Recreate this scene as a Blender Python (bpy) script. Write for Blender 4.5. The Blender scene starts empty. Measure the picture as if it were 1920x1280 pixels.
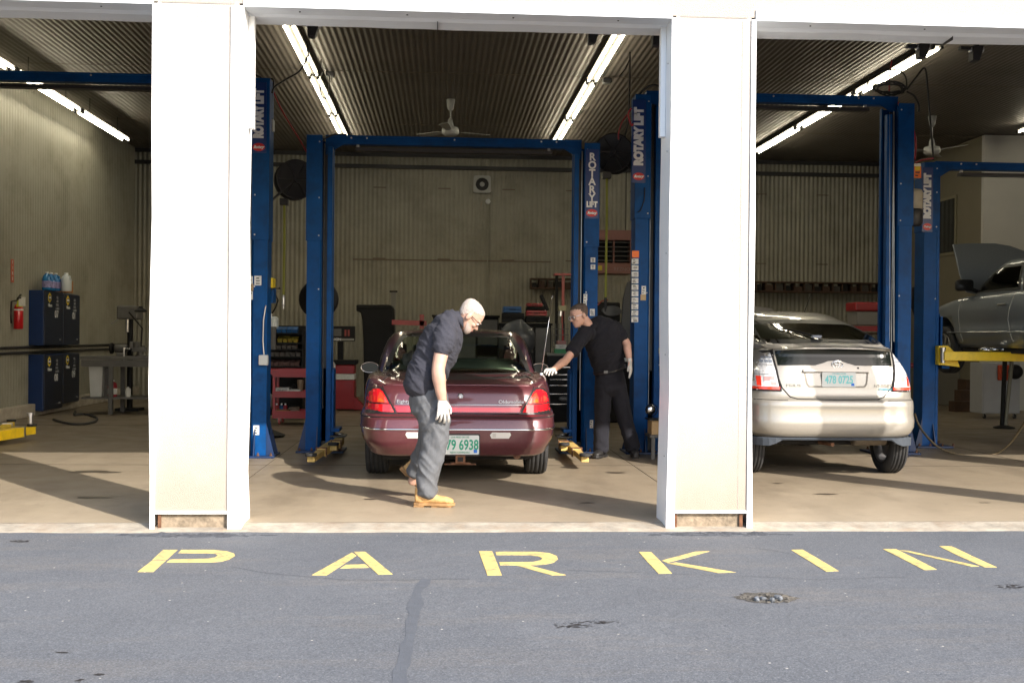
import bpy, bmesh, math, random
from mathutils import Vector as V, Matrix, noise
from mathutils.bvhtree import BVHTree
random.seed(7)
PI = math.pi
COL = bpy.context.scene.collection
# ---------------------------------------------------------------- camera maths (metres, building normal = +Y)
FPX, EYE = 2050.0, 1.38
_th, _p, _r = math.atan(130/FPX), math.atan(11/FPX), .0092
Fw = V((math.sin(_th)*math.cos(_p), math.cos(_th)*math.cos(_p), -math.sin(_p)))
_R0 = V((math.cos(_th), -math.sin(_th), 0)); _U0 = _R0.cross(Fw)
Rt = _R0*math.cos(_r) + _U0*math.sin(_r); Up = _U0*math.cos(_r) - _R0*math.sin(_r)
CAM = V((0, 0, EYE))
def ray(px, py): return Fw + Rt*((px-960)/FPX) - Up*((py-640)/FPX)
def P(px, py, Y):
    v = ray(px, py); return CAM + v*(Y/v.y)
def G(px, py, z=0.0):
    v = ray(px, py); return CAM + v*((z-EYE)/v.z)
# ---------------------------------------------------------------- materials
_mats = {}
def mat(name, col, rough=.5, metal=0., var=0., vscale=6., bump=0., bscale=60., coat=0., emit=None, estr=0., spec=None, dirt=None, damt=0., dscale=2., stretch=None):
    if name in _mats: return _mats[name]
    m = bpy.data.materials.new(name); m.use_nodes = True; nt = m.node_tree; b = nt.nodes['Principled BSDF']
    b.inputs['Roughness'].default_value = rough; b.inputs['Metallic'].default_value = metal
    b.inputs['Base Color'].default_value = (*col, 1)
    if coat: b.inputs['Coat Weight'].default_value = coat; b.inputs['Coat Roughness'].default_value = .04
    if spec is not None: b.inputs['Specular IOR Level'].default_value = spec
    if emit: b.inputs['Emission Color'].default_value = (*emit, 1); b.inputs['Emission Strength'].default_value = estr
    N, L = nt.nodes.new, nt.links.new
    tc = N('ShaderNodeTexCoord'); src = tc.outputs['Object']
    if stretch:
        mp = N('ShaderNodeMapping'); mp.inputs['Scale'].default_value = stretch; L(src, mp.inputs['Vector']); src = mp.outputs['Vector']
    if var or dirt:
        n = N('ShaderNodeTexNoise'); n.inputs['Scale'].default_value = vscale; n.inputs['Detail'].default_value = 6; n.inputs['Roughness'].default_value = .65
        L(src, n.inputs['Vector'])
        rp = N('ShaderNodeValToRGB'); rp.color_ramp.elements[0].position = .3; rp.color_ramp.elements[1].position = .7
        lo = tuple(max(0, c*(1-var)) for c in col); hi = tuple(min(1, c*(1+var)) for c in col)
        rp.color_ramp.elements[0].color = (*lo, 1); rp.color_ramp.elements[1].color = (*hi, 1)
        L(n.outputs['Fac'], rp.inputs['Fac']); out = rp.outputs['Color']
        if dirt:
            n2 = N('ShaderNodeTexNoise'); n2.inputs['Scale'].default_value = dscale; n2.inputs['Detail'].default_value = 8; n2.inputs['Roughness'].default_value = .7
            L(src, n2.inputs['Vector'])
            r2 = N('ShaderNodeValToRGB'); r2.color_ramp.elements[0].position = .48; r2.color_ramp.elements[1].position = .72
            r2.color_ramp.elements[0].color = (0, 0, 0, 1); r2.color_ramp.elements[1].color = (damt,)*3 + (1,)
            L(n2.outputs['Fac'], r2.inputs['Fac'])
            mx = N('ShaderNodeMix'); mx.data_type = 'RGBA'; L(r2.outputs['Color'], mx.inputs['Factor']); L(out, mx.inputs['A']); mx.inputs['B'].default_value = (*dirt, 1)
            out = mx.outputs['Result']
        L(out, b.inputs['Base Color'])
    if bump:
        n = N('ShaderNodeTexNoise'); n.inputs['Scale'].default_value = bscale; n.inputs['Detail'].default_value = 5; L(src, n.inputs['Vector'])
        bp = N('ShaderNodeBump'); bp.inputs['Strength'].default_value = bump; bp.inputs['Distance'].default_value = .01
        L(n.outputs['Fac'], bp.inputs['Height']); L(bp.outputs['Normal'], b.inputs['Normal'])
    _mats[name] = m; return m
def glass_mat(name, tint, rough=.02, refl=1.):
    m = bpy.data.materials.new(name); m.use_nodes = True; nt = m.node_tree; nt.nodes.remove(nt.nodes['Principled BSDF'])
    N, L = nt.nodes.new, nt.links.new
    t = N('ShaderNodeBsdfTransparent'); t.inputs['Color'].default_value = (*tint, 1)
    g = N('ShaderNodeBsdfGlossy'); g.inputs['Roughness'].default_value = rough
    f = N('ShaderNodeFresnel'); f.inputs['IOR'].default_value = 1.5 + .25*refl
    mx = N('ShaderNodeMixShader'); L(f.outputs[0], mx.inputs[0]); L(t.outputs[0], mx.inputs[1]); L(g.outputs[0], mx.inputs[2])
    L(mx.outputs[0], nt.nodes['Material Output'].inputs['Surface']); return m
# ---------------------------------------------------------------- object helpers
_W = {}
def tag(o, label=None, cat=None, group=None, kind=None):
    if label: o['label'] = label
    if cat: o['category'] = cat
    if group: o['group'] = group
    if kind: o['kind'] = kind
    return o
def thing(name, label, cat, loc=(0, 0, 0), rotz=0, group=None):
    o = bpy.data.objects.new(name, None); COL.objects.link(o); o.empty_display_size = .1
    o.location = loc; o.rotation_euler = (0, 0, rotz)
    _W[o] = Matrix.Translation(V(loc)) @ Matrix.Rotation(rotz, 4, 'Z')
    return tag(o, label, cat, group)
def link(name, me, m, parent=None, bevel=0, smooth=False):
    o = bpy.data.objects.new(name, me); COL.objects.link(o)
    for k in (m if isinstance(m, (list, tuple)) else [m]): me.materials.append(k)
    if parent is not None:
        w = _W[parent]; me.transform(w.inverted()); o.parent = parent; _W[o] = w
    else: _W[o] = Matrix()
    if smooth: me.polygons.foreach_set('use_smooth', [True]*len(me.polygons))
    if bevel:
        b = o.modifiers.new('b', 'BEVEL'); b.width = bevel; b.segments = 2; b.limit_method = 'ANGLE'; b.angle_limit = .7
    return o
def copy_tree(o, parent=None, loc=None, label=None):
    c = o.copy(); COL.objects.link(c)
    if parent is not None: c.parent = parent
    if loc is not None: c.location = loc
    if label: c['label'] = label
    for ch in list(o.children): copy_tree(ch, c)
    return c
class MB:
    def __init__(s): s.bm = bmesh.new(); s.mi = 0
    def _f(s, vs):
        try: f = s.bm.faces.new(vs); f.material_index = s.mi; return f
        except ValueError: return None
    def box(s, x0, x1, y0, y1, z0, z1, M=None):
        ps = [(x, y, z) for z in (z0, z1) for y in (y0, y1) for x in (x0, x1)]
        vs = [s.bm.verts.new(M @ V(p) if M else p) for p in ps]
        for q in ((0, 2, 3, 1), (4, 5, 7, 6), (0, 1, 5, 4), (2, 6, 7, 3), (0, 4, 6, 2), (1, 3, 7, 5)): s._f([vs[i] for i in q])
        return s
    def cbox(s, c, d, M=None):
        return s.box(c[0]-d[0]/2, c[0]+d[0]/2, c[1]-d[1]/2, c[1]+d[1]/2, c[2]-d[2]/2, c[2]+d[2]/2, M)
    def beam(s, a, b, w, h, up=V((0, 0, 1))):
        a, b = V(a), V(b); d = (b-a).normalized(); u = d.cross(up).normalized(); v = u.cross(d)
        r = [[s.bm.verts.new(p + u*(i*w/2) + v*(j*h/2)) for i, j in ((-1, -1), (1, -1), (1, 1), (-1, 1))] for p in (a, b)]
        for k in range(4): s._f([r[0][k], r[0][(k+1) % 4], r[1][(k+1) % 4], r[1][k]])
        s._f(r[0][::-1]); s._f(r[1]); return s
    def loft(s, rings, caps=True):
        R = [[s.bm.verts.new(p) for p in r] for r in rings]; n = len(R[0])
        for a, b in zip(R, R[1:]):
            for k in range(n): s._f([a[k], a[(k+1) % n], b[(k+1) % n], b[k]])
        if caps: s._f(R[0][::-1]); s._f(R[-1])
        return s
    def tube(s, pts, r, n=8, caps=True):
        pts = [V(p) for p in pts]; rs = r if isinstance(r, (list, tuple)) else [r]*len(pts)
        d0 = (pts[1]-pts[0]).normalized(); u = d0.orthogonal().normalized(); rings = []
        for i, p in enumerate(pts):
            d = (pts[min(i+1, len(pts)-1)]-pts[max(i-1, 0)]).normalized()
            u = (u - d*u.dot(d)).normalized(); v = d.cross(u)
            rings.append([p + (u*math.cos(2*PI*k/n) + v*math.sin(2*PI*k/n))*rs[i] for k in range(n)])
        return s.loft(rings, caps)
    def lathe(s, prof, o, axis=(0, 0, 1), n=24, caps=True):
        a = V(axis).normalized(); u = a.orthogonal().normalized(); v = a.cross(u); o = V(o)
        return s.loft([[o + a*h + (u*math.cos(2*PI*k/n) + v*math.sin(2*PI*k/n))*max(r, 1e-4) for k in range(n)] for r, h in prof], caps)
    def prism(s, pts, off):
        off = V(off); a = [s.bm.verts.new(p) for p in pts]; b = [s.bm.verts.new(V(p)+off) for p in pts]; n = len(a)
        s._f(a[::-1]); s._f(b)
        for k in range(n): s._f([a[k], a[(k+1) % n], b[(k+1) % n], b[k]])
        return s
    def poly(s, pts): s._f([s.bm.verts.new(p) for p in pts]); return s
    def out(s, name, m, parent=None, bevel=0, smooth=False):
        bmesh.ops.recalc_face_normals(s.bm, faces=s.bm.faces)
        me = bpy.data.meshes.new(name); s.bm.to_mesh(me); s.bm.free()
        return link(name, me, m, parent, bevel, smooth)
def _split(s, name, m, parent=None, bevel=0, smooth=False):
    # each loose piece becomes an object of its own
    bm = s.bm; bm.verts.index_update(); seen = set(); groups = []
    for v in bm.verts:
        if v in seen: continue
        st = [v]; seen.add(v); g = []
        while st:
            q = st.pop(); g.append(q)
            for e in q.link_edges:
                o = e.other_vert(q)
                if o not in seen: seen.add(o); st.append(o)
        groups.append(g)
    r = []
    for g in groups:
        n = MB(); mp = {v: n.bm.verts.new(v.co) for v in g}; fs = {f for v in g for f in v.link_faces}
        for f in fs: n._f([mp[v] for v in f.verts])
        r.append(n.out(name, m, parent, bevel, smooth))
    bm.free(); return r
MB.split = _split
def text(name, body, size, m, parent, origin, xdir, ydir, offset=0., ext=.0015, align='CENTER', space=1., sx=1., valign='CENTER', line=1., shear=0.):
    cu = bpy.data.curves.new(name, 'FONT'); cu.body = body; cu.size = size; cu.offset = offset; cu.extrude = ext; cu.align_x = align; cu.align_y = valign
    cu.space_character = space; cu.space_line = line; cu.resolution_u = 3; cu.shear = shear
    t = bpy.data.objects.new(name, cu); COL.objects.link(t); dg = bpy.context.evaluated_depsgraph_get()
    me = bpy.data.meshes.new_from_object(t.evaluated_get(dg)); bpy.data.objects.remove(t); bpy.data.curves.remove(cu)
    x, y = V(xdir).normalized(), V(ydir).normalized(); z = x.cross(y)
    M = Matrix((( x.x*sx, y.x, z.x, origin[0]), (x.y*sx, y.y, z.y, origin[1]), (x.z*sx, y.z, z.z, origin[2]), (0, 0, 0, 1)))
    me.transform(M); me.materials.clear()
    return link(name, me, m, parent)
X3, Y3, Z3 = V((1, 0, 0)), V((0, 1, 0)), V((0, 0, 1))
# ---------------------------------------------------------------- world, sun, camera
sc = bpy.context.scene
w = bpy.data.worlds.new('World'); sc.world = w; w.use_nodes = True
sky = w.node_tree.nodes.new('ShaderNodeTexSky'); sky.sky_type = 'NISHITA'; sky.sun_disc = False
AZ, EL = math.radians(38.5), math.radians(30.8)     # shadows run towards -X,+Y
sky.sun_elevation = EL; sky.sun_rotation = math.atan2(math.sin(AZ), -math.cos(AZ))
sky.air_density = 1.0; sky.dust_density = 2.0; sky.ozone_density = 1.0
bg = w.node_tree.nodes['Background']; bg.inputs['Strength'].default_value = .15
w.node_tree.links.new(sky.outputs[0], bg.inputs['Color'])
sl = bpy.data.lights.new('sun', 'SUN'); sl.energy = 3.4; sl.angle = math.radians(.5); sl.color = (1, .93, .84)
so = bpy.data.objects.new('sun', sl); COL.objects.link(so)
sd = V((-math.sin(AZ)*math.cos(EL), math.cos(AZ)*math.cos(EL), -math.sin(EL)))
so.rotation_euler = sd.to_track_quat('-Z', 'Y').to_euler(); so.location = (6, -8, 8)
cd = bpy.data.cameras.new('camera'); co = bpy.data.objects.new('camera', cd); COL.objects.link(co); sc.camera = co
cd.sensor_width = 36; cd.lens = FPX/1920*36; cd.clip_end = 500; cd.clip_start = .05
co.matrix_world = Matrix(((Rt.x, Up.x, -Fw.x, CAM.x), (Rt.y, Up.y, -Fw.y, CAM.y), (Rt.z, Up.z, -Fw.z, CAM.z), (0, 0, 0, 1)))
vs = sc.view_settings; vs.view_transform = 'Standard'; vs.look = 'None'; vs.gamma = 1; vs.exposure = 1.4; vs.use_curve_mapping = False
sc.cycles.max_bounces = 8; sc.cycles.transparent_max_bounces = 12; sc.cycles.caustics_reflective = False; sc.cycles.caustics_refractive = False
sc.cycles.sample_clamp_indirect = 6
# ================================================================ SETTING
FY, BY, CZ = 7.93, 24.4, 5.41        # facade front plane, back wall, ceiling height
WXL, WXR, RX, RY = -6.75, 15.5, 10.55, 20.8
ASZ = -.03
def mat_asphalt():
    m = bpy.data.materials.new('asphalt'); m.use_nodes = True; nt = m.node_tree; N, L = nt.nodes.new, nt.links.new; b = nt.nodes['Principled BSDF']
    tc = N('ShaderNodeTexCoord'); O = tc.outputs['Object']
    def nz(sc_, det, rg=.6, vec=O):
        n = N('ShaderNodeTexNoise'); n.inputs['Scale'].default_value = sc_; n.inputs['Detail'].default_value = det; n.inputs['Roughness'].default_value = rg; L(vec, n.inputs['Vector']); return n.outputs['Fac']
    def ramp(src, p0, p1, c0, c1):
        r = N('ShaderNodeValToRGB'); r.color_ramp.elements[0].position = p0; r.color_ramp.elements[1].position = p1
        r.color_ramp.elements[0].color = (*c0, 1); r.color_ramp.elements[1].color = (*c1, 1); L(src, r.inputs['Fac']); return r.outputs['Color']
    def mix(f, a, bb):
        x = N('ShaderNodeMix'); x.data_type = 'RGBA'; L(f, x.inputs['Factor'])
        for k, q in (('A', a), ('B', bb)):
            if isinstance(q, tuple): x.inputs[k].default_value = (*q, 1)
            else: L(q, x.inputs[k])
        return x.outputs['Result']
    base = ramp(nz(1.1, 6), .3, .7, (.092, .099, .111), (.117, .124, .136))
    mp = N('ShaderNodeMapping'); mp.inputs['Scale'].default_value = (.5, 2.2, 1); L(O, mp.inputs['Vector'])
    dusty = mix(ramp(nz(.9, 8, .72, mp.outputs['Vector']), .50, .74, (0, 0, 0), (.55,)*3), base, (.19, .165, .135))
    dk = mix(ramp(nz(.55, 5, .6, mp.outputs['Vector']), .3, .5, (.35,)*3, (0, 0, 0)), dusty, (.085, .092, .106))
    g0 = mix(ramp(nz(75, 4, .75), .38, .55, (.6,)*3, (0, 0, 0)), dk, (.050, .056, .067))
    gr = mix(ramp(nz(120, 3, .7), .50, .66, (.0,)*3, (.62,)*3), g0, (.21, .225, .25))
    vo = N('ShaderNodeTexVoronoi'); vo.inputs['Scale'].default_value = 7.5; L(O, vo.inputs['Vector'])
    sp = mix(ramp(vo.outputs['Distance'], .035, .055, (.9,)*3, (0, 0, 0)), gr, (.48, .46, .42))
    L(sp, b.inputs['Base Color']); b.inputs['Roughness'].default_value = .8; b.inputs['Specular IOR Level'].default_value = .35
    bp = N('ShaderNodeBump'); bp.inputs['Strength'].default_value = .55; bp.inputs['Distance'].default_value = .006; L(nz(140, 4, .7), bp.inputs['Height'])
    b2 = N('ShaderNodeBump'); b2.inputs['Strength'].default_value = .35; b2.inputs['Distance'].default_value = .03; L(nz(5, 4), b2.inputs['Height'])
    L(bp.outputs['Normal'], b2.inputs['Normal']); L(b2.outputs['Normal'], b.inputs['Normal']); return m
def mat_floor():
    m = bpy.data.materials.new('shop_concrete'); m.use_nodes = True; nt = m.node_tree; N, L = nt.nodes.new, nt.links.new; b = nt.nodes['Principled BSDF']
    tc = N('ShaderNodeTexCoord'); O = tc.outputs['Object']; prev = None
    mp = N('ShaderNodeMapping'); mp.inputs['Scale'].default_value = (1.5, .5, 1); L(O, mp.inputs['Vector'])
    def layer(prev, sc_, p0, p1, col, amt, vec=O, inv=False):
        n = N('ShaderNodeTexNoise'); n.inputs['Scale'].default_value = sc_; n.inputs['Detail'].default_value = 8; n.inputs['Roughness'].default_value = .68; L(vec, n.inputs['Vector'])
        r = N('ShaderNodeValToRGB'); r.color_ramp.elements[0].position = p0; r.color_ramp.elements[1].position = p1
        r.color_ramp.elements[0].color = (0, 0, 0, 1); r.color_ramp.elements[1].color = (amt,)*3+(1,); L(n.outputs['Fac'], r.inputs['Fac'])
        x = N('ShaderNodeMix'); x.data_type = 'RGBA'; L(r.outputs['Color'], x.inputs['Factor']); x.inputs['B'].default_value = (*col, 1)
        if isinstance(prev, tuple): x.inputs['A'].default_value = (*prev, 1)
        else: L(prev, x.inputs['A'])
        return x.outputs['Result']
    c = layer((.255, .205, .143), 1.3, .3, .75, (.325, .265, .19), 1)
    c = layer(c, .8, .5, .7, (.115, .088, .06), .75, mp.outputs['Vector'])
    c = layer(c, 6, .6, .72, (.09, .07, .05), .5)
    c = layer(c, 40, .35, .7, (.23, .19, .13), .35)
    # paler towards the doors, darker brown further in
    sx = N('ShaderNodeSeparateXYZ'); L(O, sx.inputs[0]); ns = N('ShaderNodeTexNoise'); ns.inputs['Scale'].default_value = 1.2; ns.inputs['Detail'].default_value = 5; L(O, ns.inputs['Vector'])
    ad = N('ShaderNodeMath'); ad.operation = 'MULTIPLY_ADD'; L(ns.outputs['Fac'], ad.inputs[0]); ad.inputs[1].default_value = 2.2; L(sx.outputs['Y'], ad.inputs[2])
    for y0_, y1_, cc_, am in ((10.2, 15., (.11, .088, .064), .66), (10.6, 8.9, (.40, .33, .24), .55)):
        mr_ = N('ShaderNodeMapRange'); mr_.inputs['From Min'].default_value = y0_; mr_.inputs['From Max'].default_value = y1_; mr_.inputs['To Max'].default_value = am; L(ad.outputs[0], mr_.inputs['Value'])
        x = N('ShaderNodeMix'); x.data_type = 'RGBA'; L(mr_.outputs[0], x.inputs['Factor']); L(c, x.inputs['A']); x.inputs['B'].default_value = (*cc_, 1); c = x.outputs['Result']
    L(c, b.inputs['Base Color']); b.inputs['Roughness'].default_value = .42; b.inputs['Specular IOR Level'].default_value = .45
    n = N('ShaderNodeTexNoise'); n.inputs['Scale'].default_value = 3; n.inputs['Detail'].default_value = 6; L(O, n.inputs['Vector'])
    mr = N('ShaderNodeMapRange'); mr.inputs['To Min'].default_value = .3; mr.inputs['To Max'].default_value = .7; L(n.outputs['Fac'], mr.inputs['Value']); L(mr.outputs[0], b.inputs['Roughness'])
    bp = N('ShaderNodeBump'); bp.inputs['Strength'].default_value = .15; bp.inputs['Distance'].default_value = .01
    n3 = N('ShaderNodeTexNoise'); n3.inputs['Scale'].default_value = 50; L(O, n3.inputs['Vector']); L(n3.outputs['Fac'], bp.inputs['Height']); L(bp.outputs['Normal'], b.inputs['Normal'])
    return m
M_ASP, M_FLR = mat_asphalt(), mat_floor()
M_APR = mat('apron_concrete', (.32, .285, .23), .85, var=.3, vscale=5, bump=.5, bscale=45, dirt=(.24, .17, .11), damt=.8, dscale=3)
M_STU = mat('stucco', (.425, .393, .358), .9, var=.05, vscale=3, bump=.7, bscale=170, dirt=(.42, .35, .29), damt=.3, dscale=1.2)
_nt = M_STU.node_tree; _b = _nt.nodes['Principled BSDF']; _src = _b.inputs['Base Color'].links[0].from_socket    # rain-splash staining near the ground
_tc = _nt.nodes.new('ShaderNodeTexCoord'); _sx = _nt.nodes.new('ShaderNodeSeparateXYZ'); _nt.links.new(_tc.outputs['Object'], _sx.inputs[0])
_nz = _nt.nodes.new('ShaderNodeTexNoise'); _nz.inputs['Scale'].default_value = 2.5; _nz.inputs['Detail'].default_value = 8; _nt.links.new(_tc.outputs['Object'], _nz.inputs['Vector'])
_ad = _nt.nodes.new('ShaderNodeMath'); _ad.operation = 'MULTIPLY_ADD'; _nt.links.new(_nz.outputs['Fac'], _ad.inputs[0]); _ad.inputs[1].default_value = .7; _nt.links.new(_sx.outputs['Z'], _ad.inputs[2])
_mr = _nt.nodes.new('ShaderNodeMapRange'); _mr.inputs['From Min'].default_value = 1.25; _mr.inputs['From Max'].default_value = .35; _mr.inputs['To Max'].default_value = .8; _nt.links.new(_ad.outputs[0], _mr.inputs['Value'])
_mx = _nt.nodes.new('ShaderNodeMix'); _mx.data_type = 'RGBA'; _nt.links.new(_mr.outputs[0], _mx.inputs['Factor']); _nt.links.new(_src, _mx.inputs['A']); _mx.inputs['B'].default_value = (.33, .255, .19, 1); _nt.links.new(_mx.outputs['Result'], _b.inputs['Base Color'])
M_STU2 = mat('stucco_header', (.42, .375, .325), .9, var=.08, vscale=80, bump=.8, bscale=150)
M_TRM = mat('white_trim', (.86, .87, .88), .35, var=.03, vscale=2, bump=.12, bscale=4)
M_SOF = mat('soffit_metal', (.70, .74, .78), .4, var=.05, vscale=3, bump=.25, bscale=3)
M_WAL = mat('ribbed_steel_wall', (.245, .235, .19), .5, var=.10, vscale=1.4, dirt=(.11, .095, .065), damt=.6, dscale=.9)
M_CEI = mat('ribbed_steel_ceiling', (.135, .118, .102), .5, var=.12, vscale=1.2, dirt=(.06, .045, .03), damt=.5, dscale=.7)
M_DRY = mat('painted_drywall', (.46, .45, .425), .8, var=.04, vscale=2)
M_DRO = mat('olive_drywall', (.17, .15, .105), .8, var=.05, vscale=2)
M_CURB = mat('curb_concrete', (.36, .32, .26), .9, var=.25, vscale=5, bump=.4)
M_BLK = mat('black_iron', (.018, .017, .018), .5, var=.3)
M_GRY = mat('galvanised', (.42, .42, .42), .4, .6, var=.15)
M_RUST = mat('rust', (.12, .055, .028), .9, var=.5, vscale=25)
# ground
b = MB(); b.poly([(-120, -120, ASZ-.0006), (120, -120, ASZ-.0006), (120, FY-.05, ASZ-.0006), (-120, FY-.05, ASZ-.0006)])
def wav(x, k): return noise.noise(V((x*k, 3.1*k, .5)))
tag(b.out('ground', M_ASP), kind='structure')
b = MB(); b.poly([(-120, FY-.06, ASZ-.03), (120, FY-.06, ASZ-.03), (120, 140, ASZ-.03), (-120, 140, ASZ-.03)])
tag(b.out('ground_far', M_ASP), kind='structure')
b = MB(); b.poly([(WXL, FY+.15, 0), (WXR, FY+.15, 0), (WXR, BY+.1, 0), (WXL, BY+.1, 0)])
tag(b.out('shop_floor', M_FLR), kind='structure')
# floor joints and a control seam
b = MB()
for Yj in (11.6, 16.5): b.box(WXL+.1, WXR-.1, Yj, Yj+.008, .0005, .003)
for Xj in (2.05, -1.83, 6.6): b.box(Xj, Xj+.005, FY+.36, BY-.2, .0005, .003)
for o in b.split('floor_joint', mat('joint', (.06, .045, .03), .9)): tag(o, kind='structure')
# sloping apron with a ragged front edge that overlaps the asphalt
b = MB(); rows = []
xs = [-14 + i*.06 for i in range(int(30/.06))]
for j, (yy, zz) in enumerate(((FY+.33, -.006), (FY+.14, -.001), (FY+.10, -.004), (FY+.0, -.018), (FY-.07, -.024), (FY-.10, -.036))):
    rows.append([b.bm.verts.new((x, yy + (0 if j < 4 else .035*wav(x, 1.3)+.015*wav(x, 7)), zz + (0 if j == 0 else .002*wav(x+j, 4)))) for x in xs])
for r0, r1 in zip(rows, rows[1:]):
    for i in range(len(xs)-1): b._f([r0[i], r1[i], r1[i+1], r0[i+1]])
tag(b.out('concrete_apron', M_APR, smooth=True), kind='structure')
# broken asphalt lip along the pier feet
M_LIP = mat('broken_asphalt', (.05, .055, .066), .95, var=.35, vscale=30, bump=1., bscale=50)
for cx, wd in ((-1.75, .75), (2.0, .7)):
    b = MB(); nx, ny = 60, 10; g = []
    for j in range(ny+1):
        row = []
        for i in range(nx+1):
            u, v = i/nx*2-1, j/ny; x = cx+u*wd; e = max(0, 1-u*u)*math.sin(PI*v)
            row.append(b.bm.verts.new((x, FY-.30+.2*v+.02*wav(x, 9), ASZ-.010 + e*(.016+.022*noise.noise(V((x*9, v*5, 1)))+.015*noise.noise(V((x*25, v*12, 4)))))))
        g.append(row)
    for j in range(ny):
        for i in range(nx): b._f([g[j][i], g[j][i+1], g[j+1][i+1], g[j+1][i]])
    tag(b.out('asphalt_lip', M_LIP, smooth=True), kind='structure')
# tar seam (sealed crack) in the lot
def ribbon(name, pts, wd, m, z, wob=.012, kind='structure'):
    b = MB(); pts = [V(p) for p in pts]; dn = []
    for a, c in zip(pts, pts[1:]):
        k = max(2, int((c-a).length/.04)); dn += [a.lerp(c, i/k) for i in range(k)]
    dn.append(pts[-1]); L_, R_ = [], []
    for i, p in enumerate(dn):
        d = (dn[min(i+1, len(dn)-1)]-dn[max(i-1, 0)]); d.z = 0; d.normalize(); n = V((-d.y, d.x, 0))
        s = wd*(1+.5*noise.noise(p*4)); o = wob*noise.noise(p*6+V((5, 0, 0)))
        L_.append(b.bm.verts.new((p.x+n.x*(s/2+o), p.y+n.y*(s/2+o), z))); R_.append(b.bm.verts.new((p.x-n.x*(s/2-o), p.y-n.y*(s/2-o), z)))
    for i in range(len(dn)-1): b._f([L_[i], L_[i+1], R_[i+1], R_[i]])
    o = b.out(name, m); return tag(o, kind=kind) if kind else o
M_TAR = mat('tar_seal', (.078, .087, .103), .8, var=.12, vscale=20, bump=.4, bscale=150)
gz = lambda px, py: G(px, py, ASZ)
ribbon('tar_seam', [gz(745, 1290), gz(760, 1225), gz(775, 1160), gz(780, 1110), gz(800, 1085)], .065, M_TAR, ASZ+.001, .015)
M_CRK = mat('crack', (.062, .069, .082), .9)
ribbon('hairline_crack', [gz(430, 1062), gz(520, 1076), gz(650, 1086), gz(760, 1087), gz(880, 1084)], .007, M_CRK, ASZ+.0005, .02)
ribbon('hairline_crack', [gz(1060, 1068), gz(1180, 1072), gz(1400, 1080), gz(1540, 1086), gz(1700, 1080)], .005, M_CRK, ASZ+.0005, .02)
ribbon('hairline_crack', [gz(1395, 1025), gz(1440, 1030), gz(1490, 1040)], .005, M_CRK, ASZ+.0005, .02)
# oil spatters and the pothole
M_OIL = mat('oil_spatter', (.018, .016, .018), .55, var=.4, vscale=40)
def spatter(cx, cy, rx, ry, n, seed, ang=.0):
    random.seed(seed); b = MB(); c = gz(cx, cy)
    for i in range(n):
        a, r = random.uniform(0, 2*PI), random.random()**.6
        u, v = r*rx*math.cos(a), r*ry*math.sin(a); q = c+V((u*math.cos(ang)-v*math.sin(ang), u*math.sin(ang)+v*math.cos(ang), 0)); s = random.uniform(.003, .011)*(1.2-r*.6)
        k = 7; b.poly([(q.x+s*1.7*math.cos(2*PI*j/k)*random.uniform(.6, 1.2), q.y+s*math.sin(2*PI*j/k)*random.uniform(.5, 1.2), ASZ+.0002*(i % 9)) for j in range(k)])
    tag(b.out('oil_spatter', M_OIL), kind='structure')
spatter(1085, 1170, .15, .06, 60, 1, .25); spatter(1140, 1166, .07, .02, 16, 5); spatter(1896, 1099, .12, .06, 45, 2, .2); spatter(37, 1014, .07, .05, 30, 3)
spatter(48, 1277, .03, .03, 22, 4); spatter(150, 1275, .02, .02, 8, 6); spatter(115, 1223, .03, .015, 8, 8); spatter(185, 1264, .02, .012, 9, 9)
pc = gz(1436, 1120)
b = MB(); nr, na = 7, 36; rings = []
random.seed(3); wob = [random.uniform(.75, 1.25) for _ in range(na)]
for j in range(nr+1):
    r = j/nr; rings.append([b.bm.verts.new((pc.x+.155*r*wob[k]*math.cos(2*PI*k/na), pc.y+.11*r*wob[(k+5) % na]*math.sin(2*PI*k/na), ASZ+(.002 if j == nr else .010-.004*r+.012*noise.noise(V((r*9, k*.8, 2)))))) for k in range(na)])
for j in range(nr):
    for k in range(na): b._f([rings[j][k], rings[j][(k+1) % na], rings[j+1][(k+1) % na], rings[j+1][k]])
tag(b.out('pothole', mat('pothole_gravel', (.075, .068, .058), .95, var=.7, vscale=60, bump=1, bscale=90), smooth=False), kind='structure')
b = MB()
for i in range(9):
    q = pc + V((random.uniform(-.10, .07), random.uniform(-.10, -.045), .012)); s = random.uniform(.008, .022)
    b.lathe([(.001, -s), (s*.8, -s*.4), (s, 0), (s*.7, s*.5), (.001, s*.7)], q, (random.random(), random.random(), 1), 7)
for o in b.split('loose_stone', mat('pale_stone', (.10, .11, .125), .7, var=.5, vscale=30)): tag(o, kind='structure')
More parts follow.
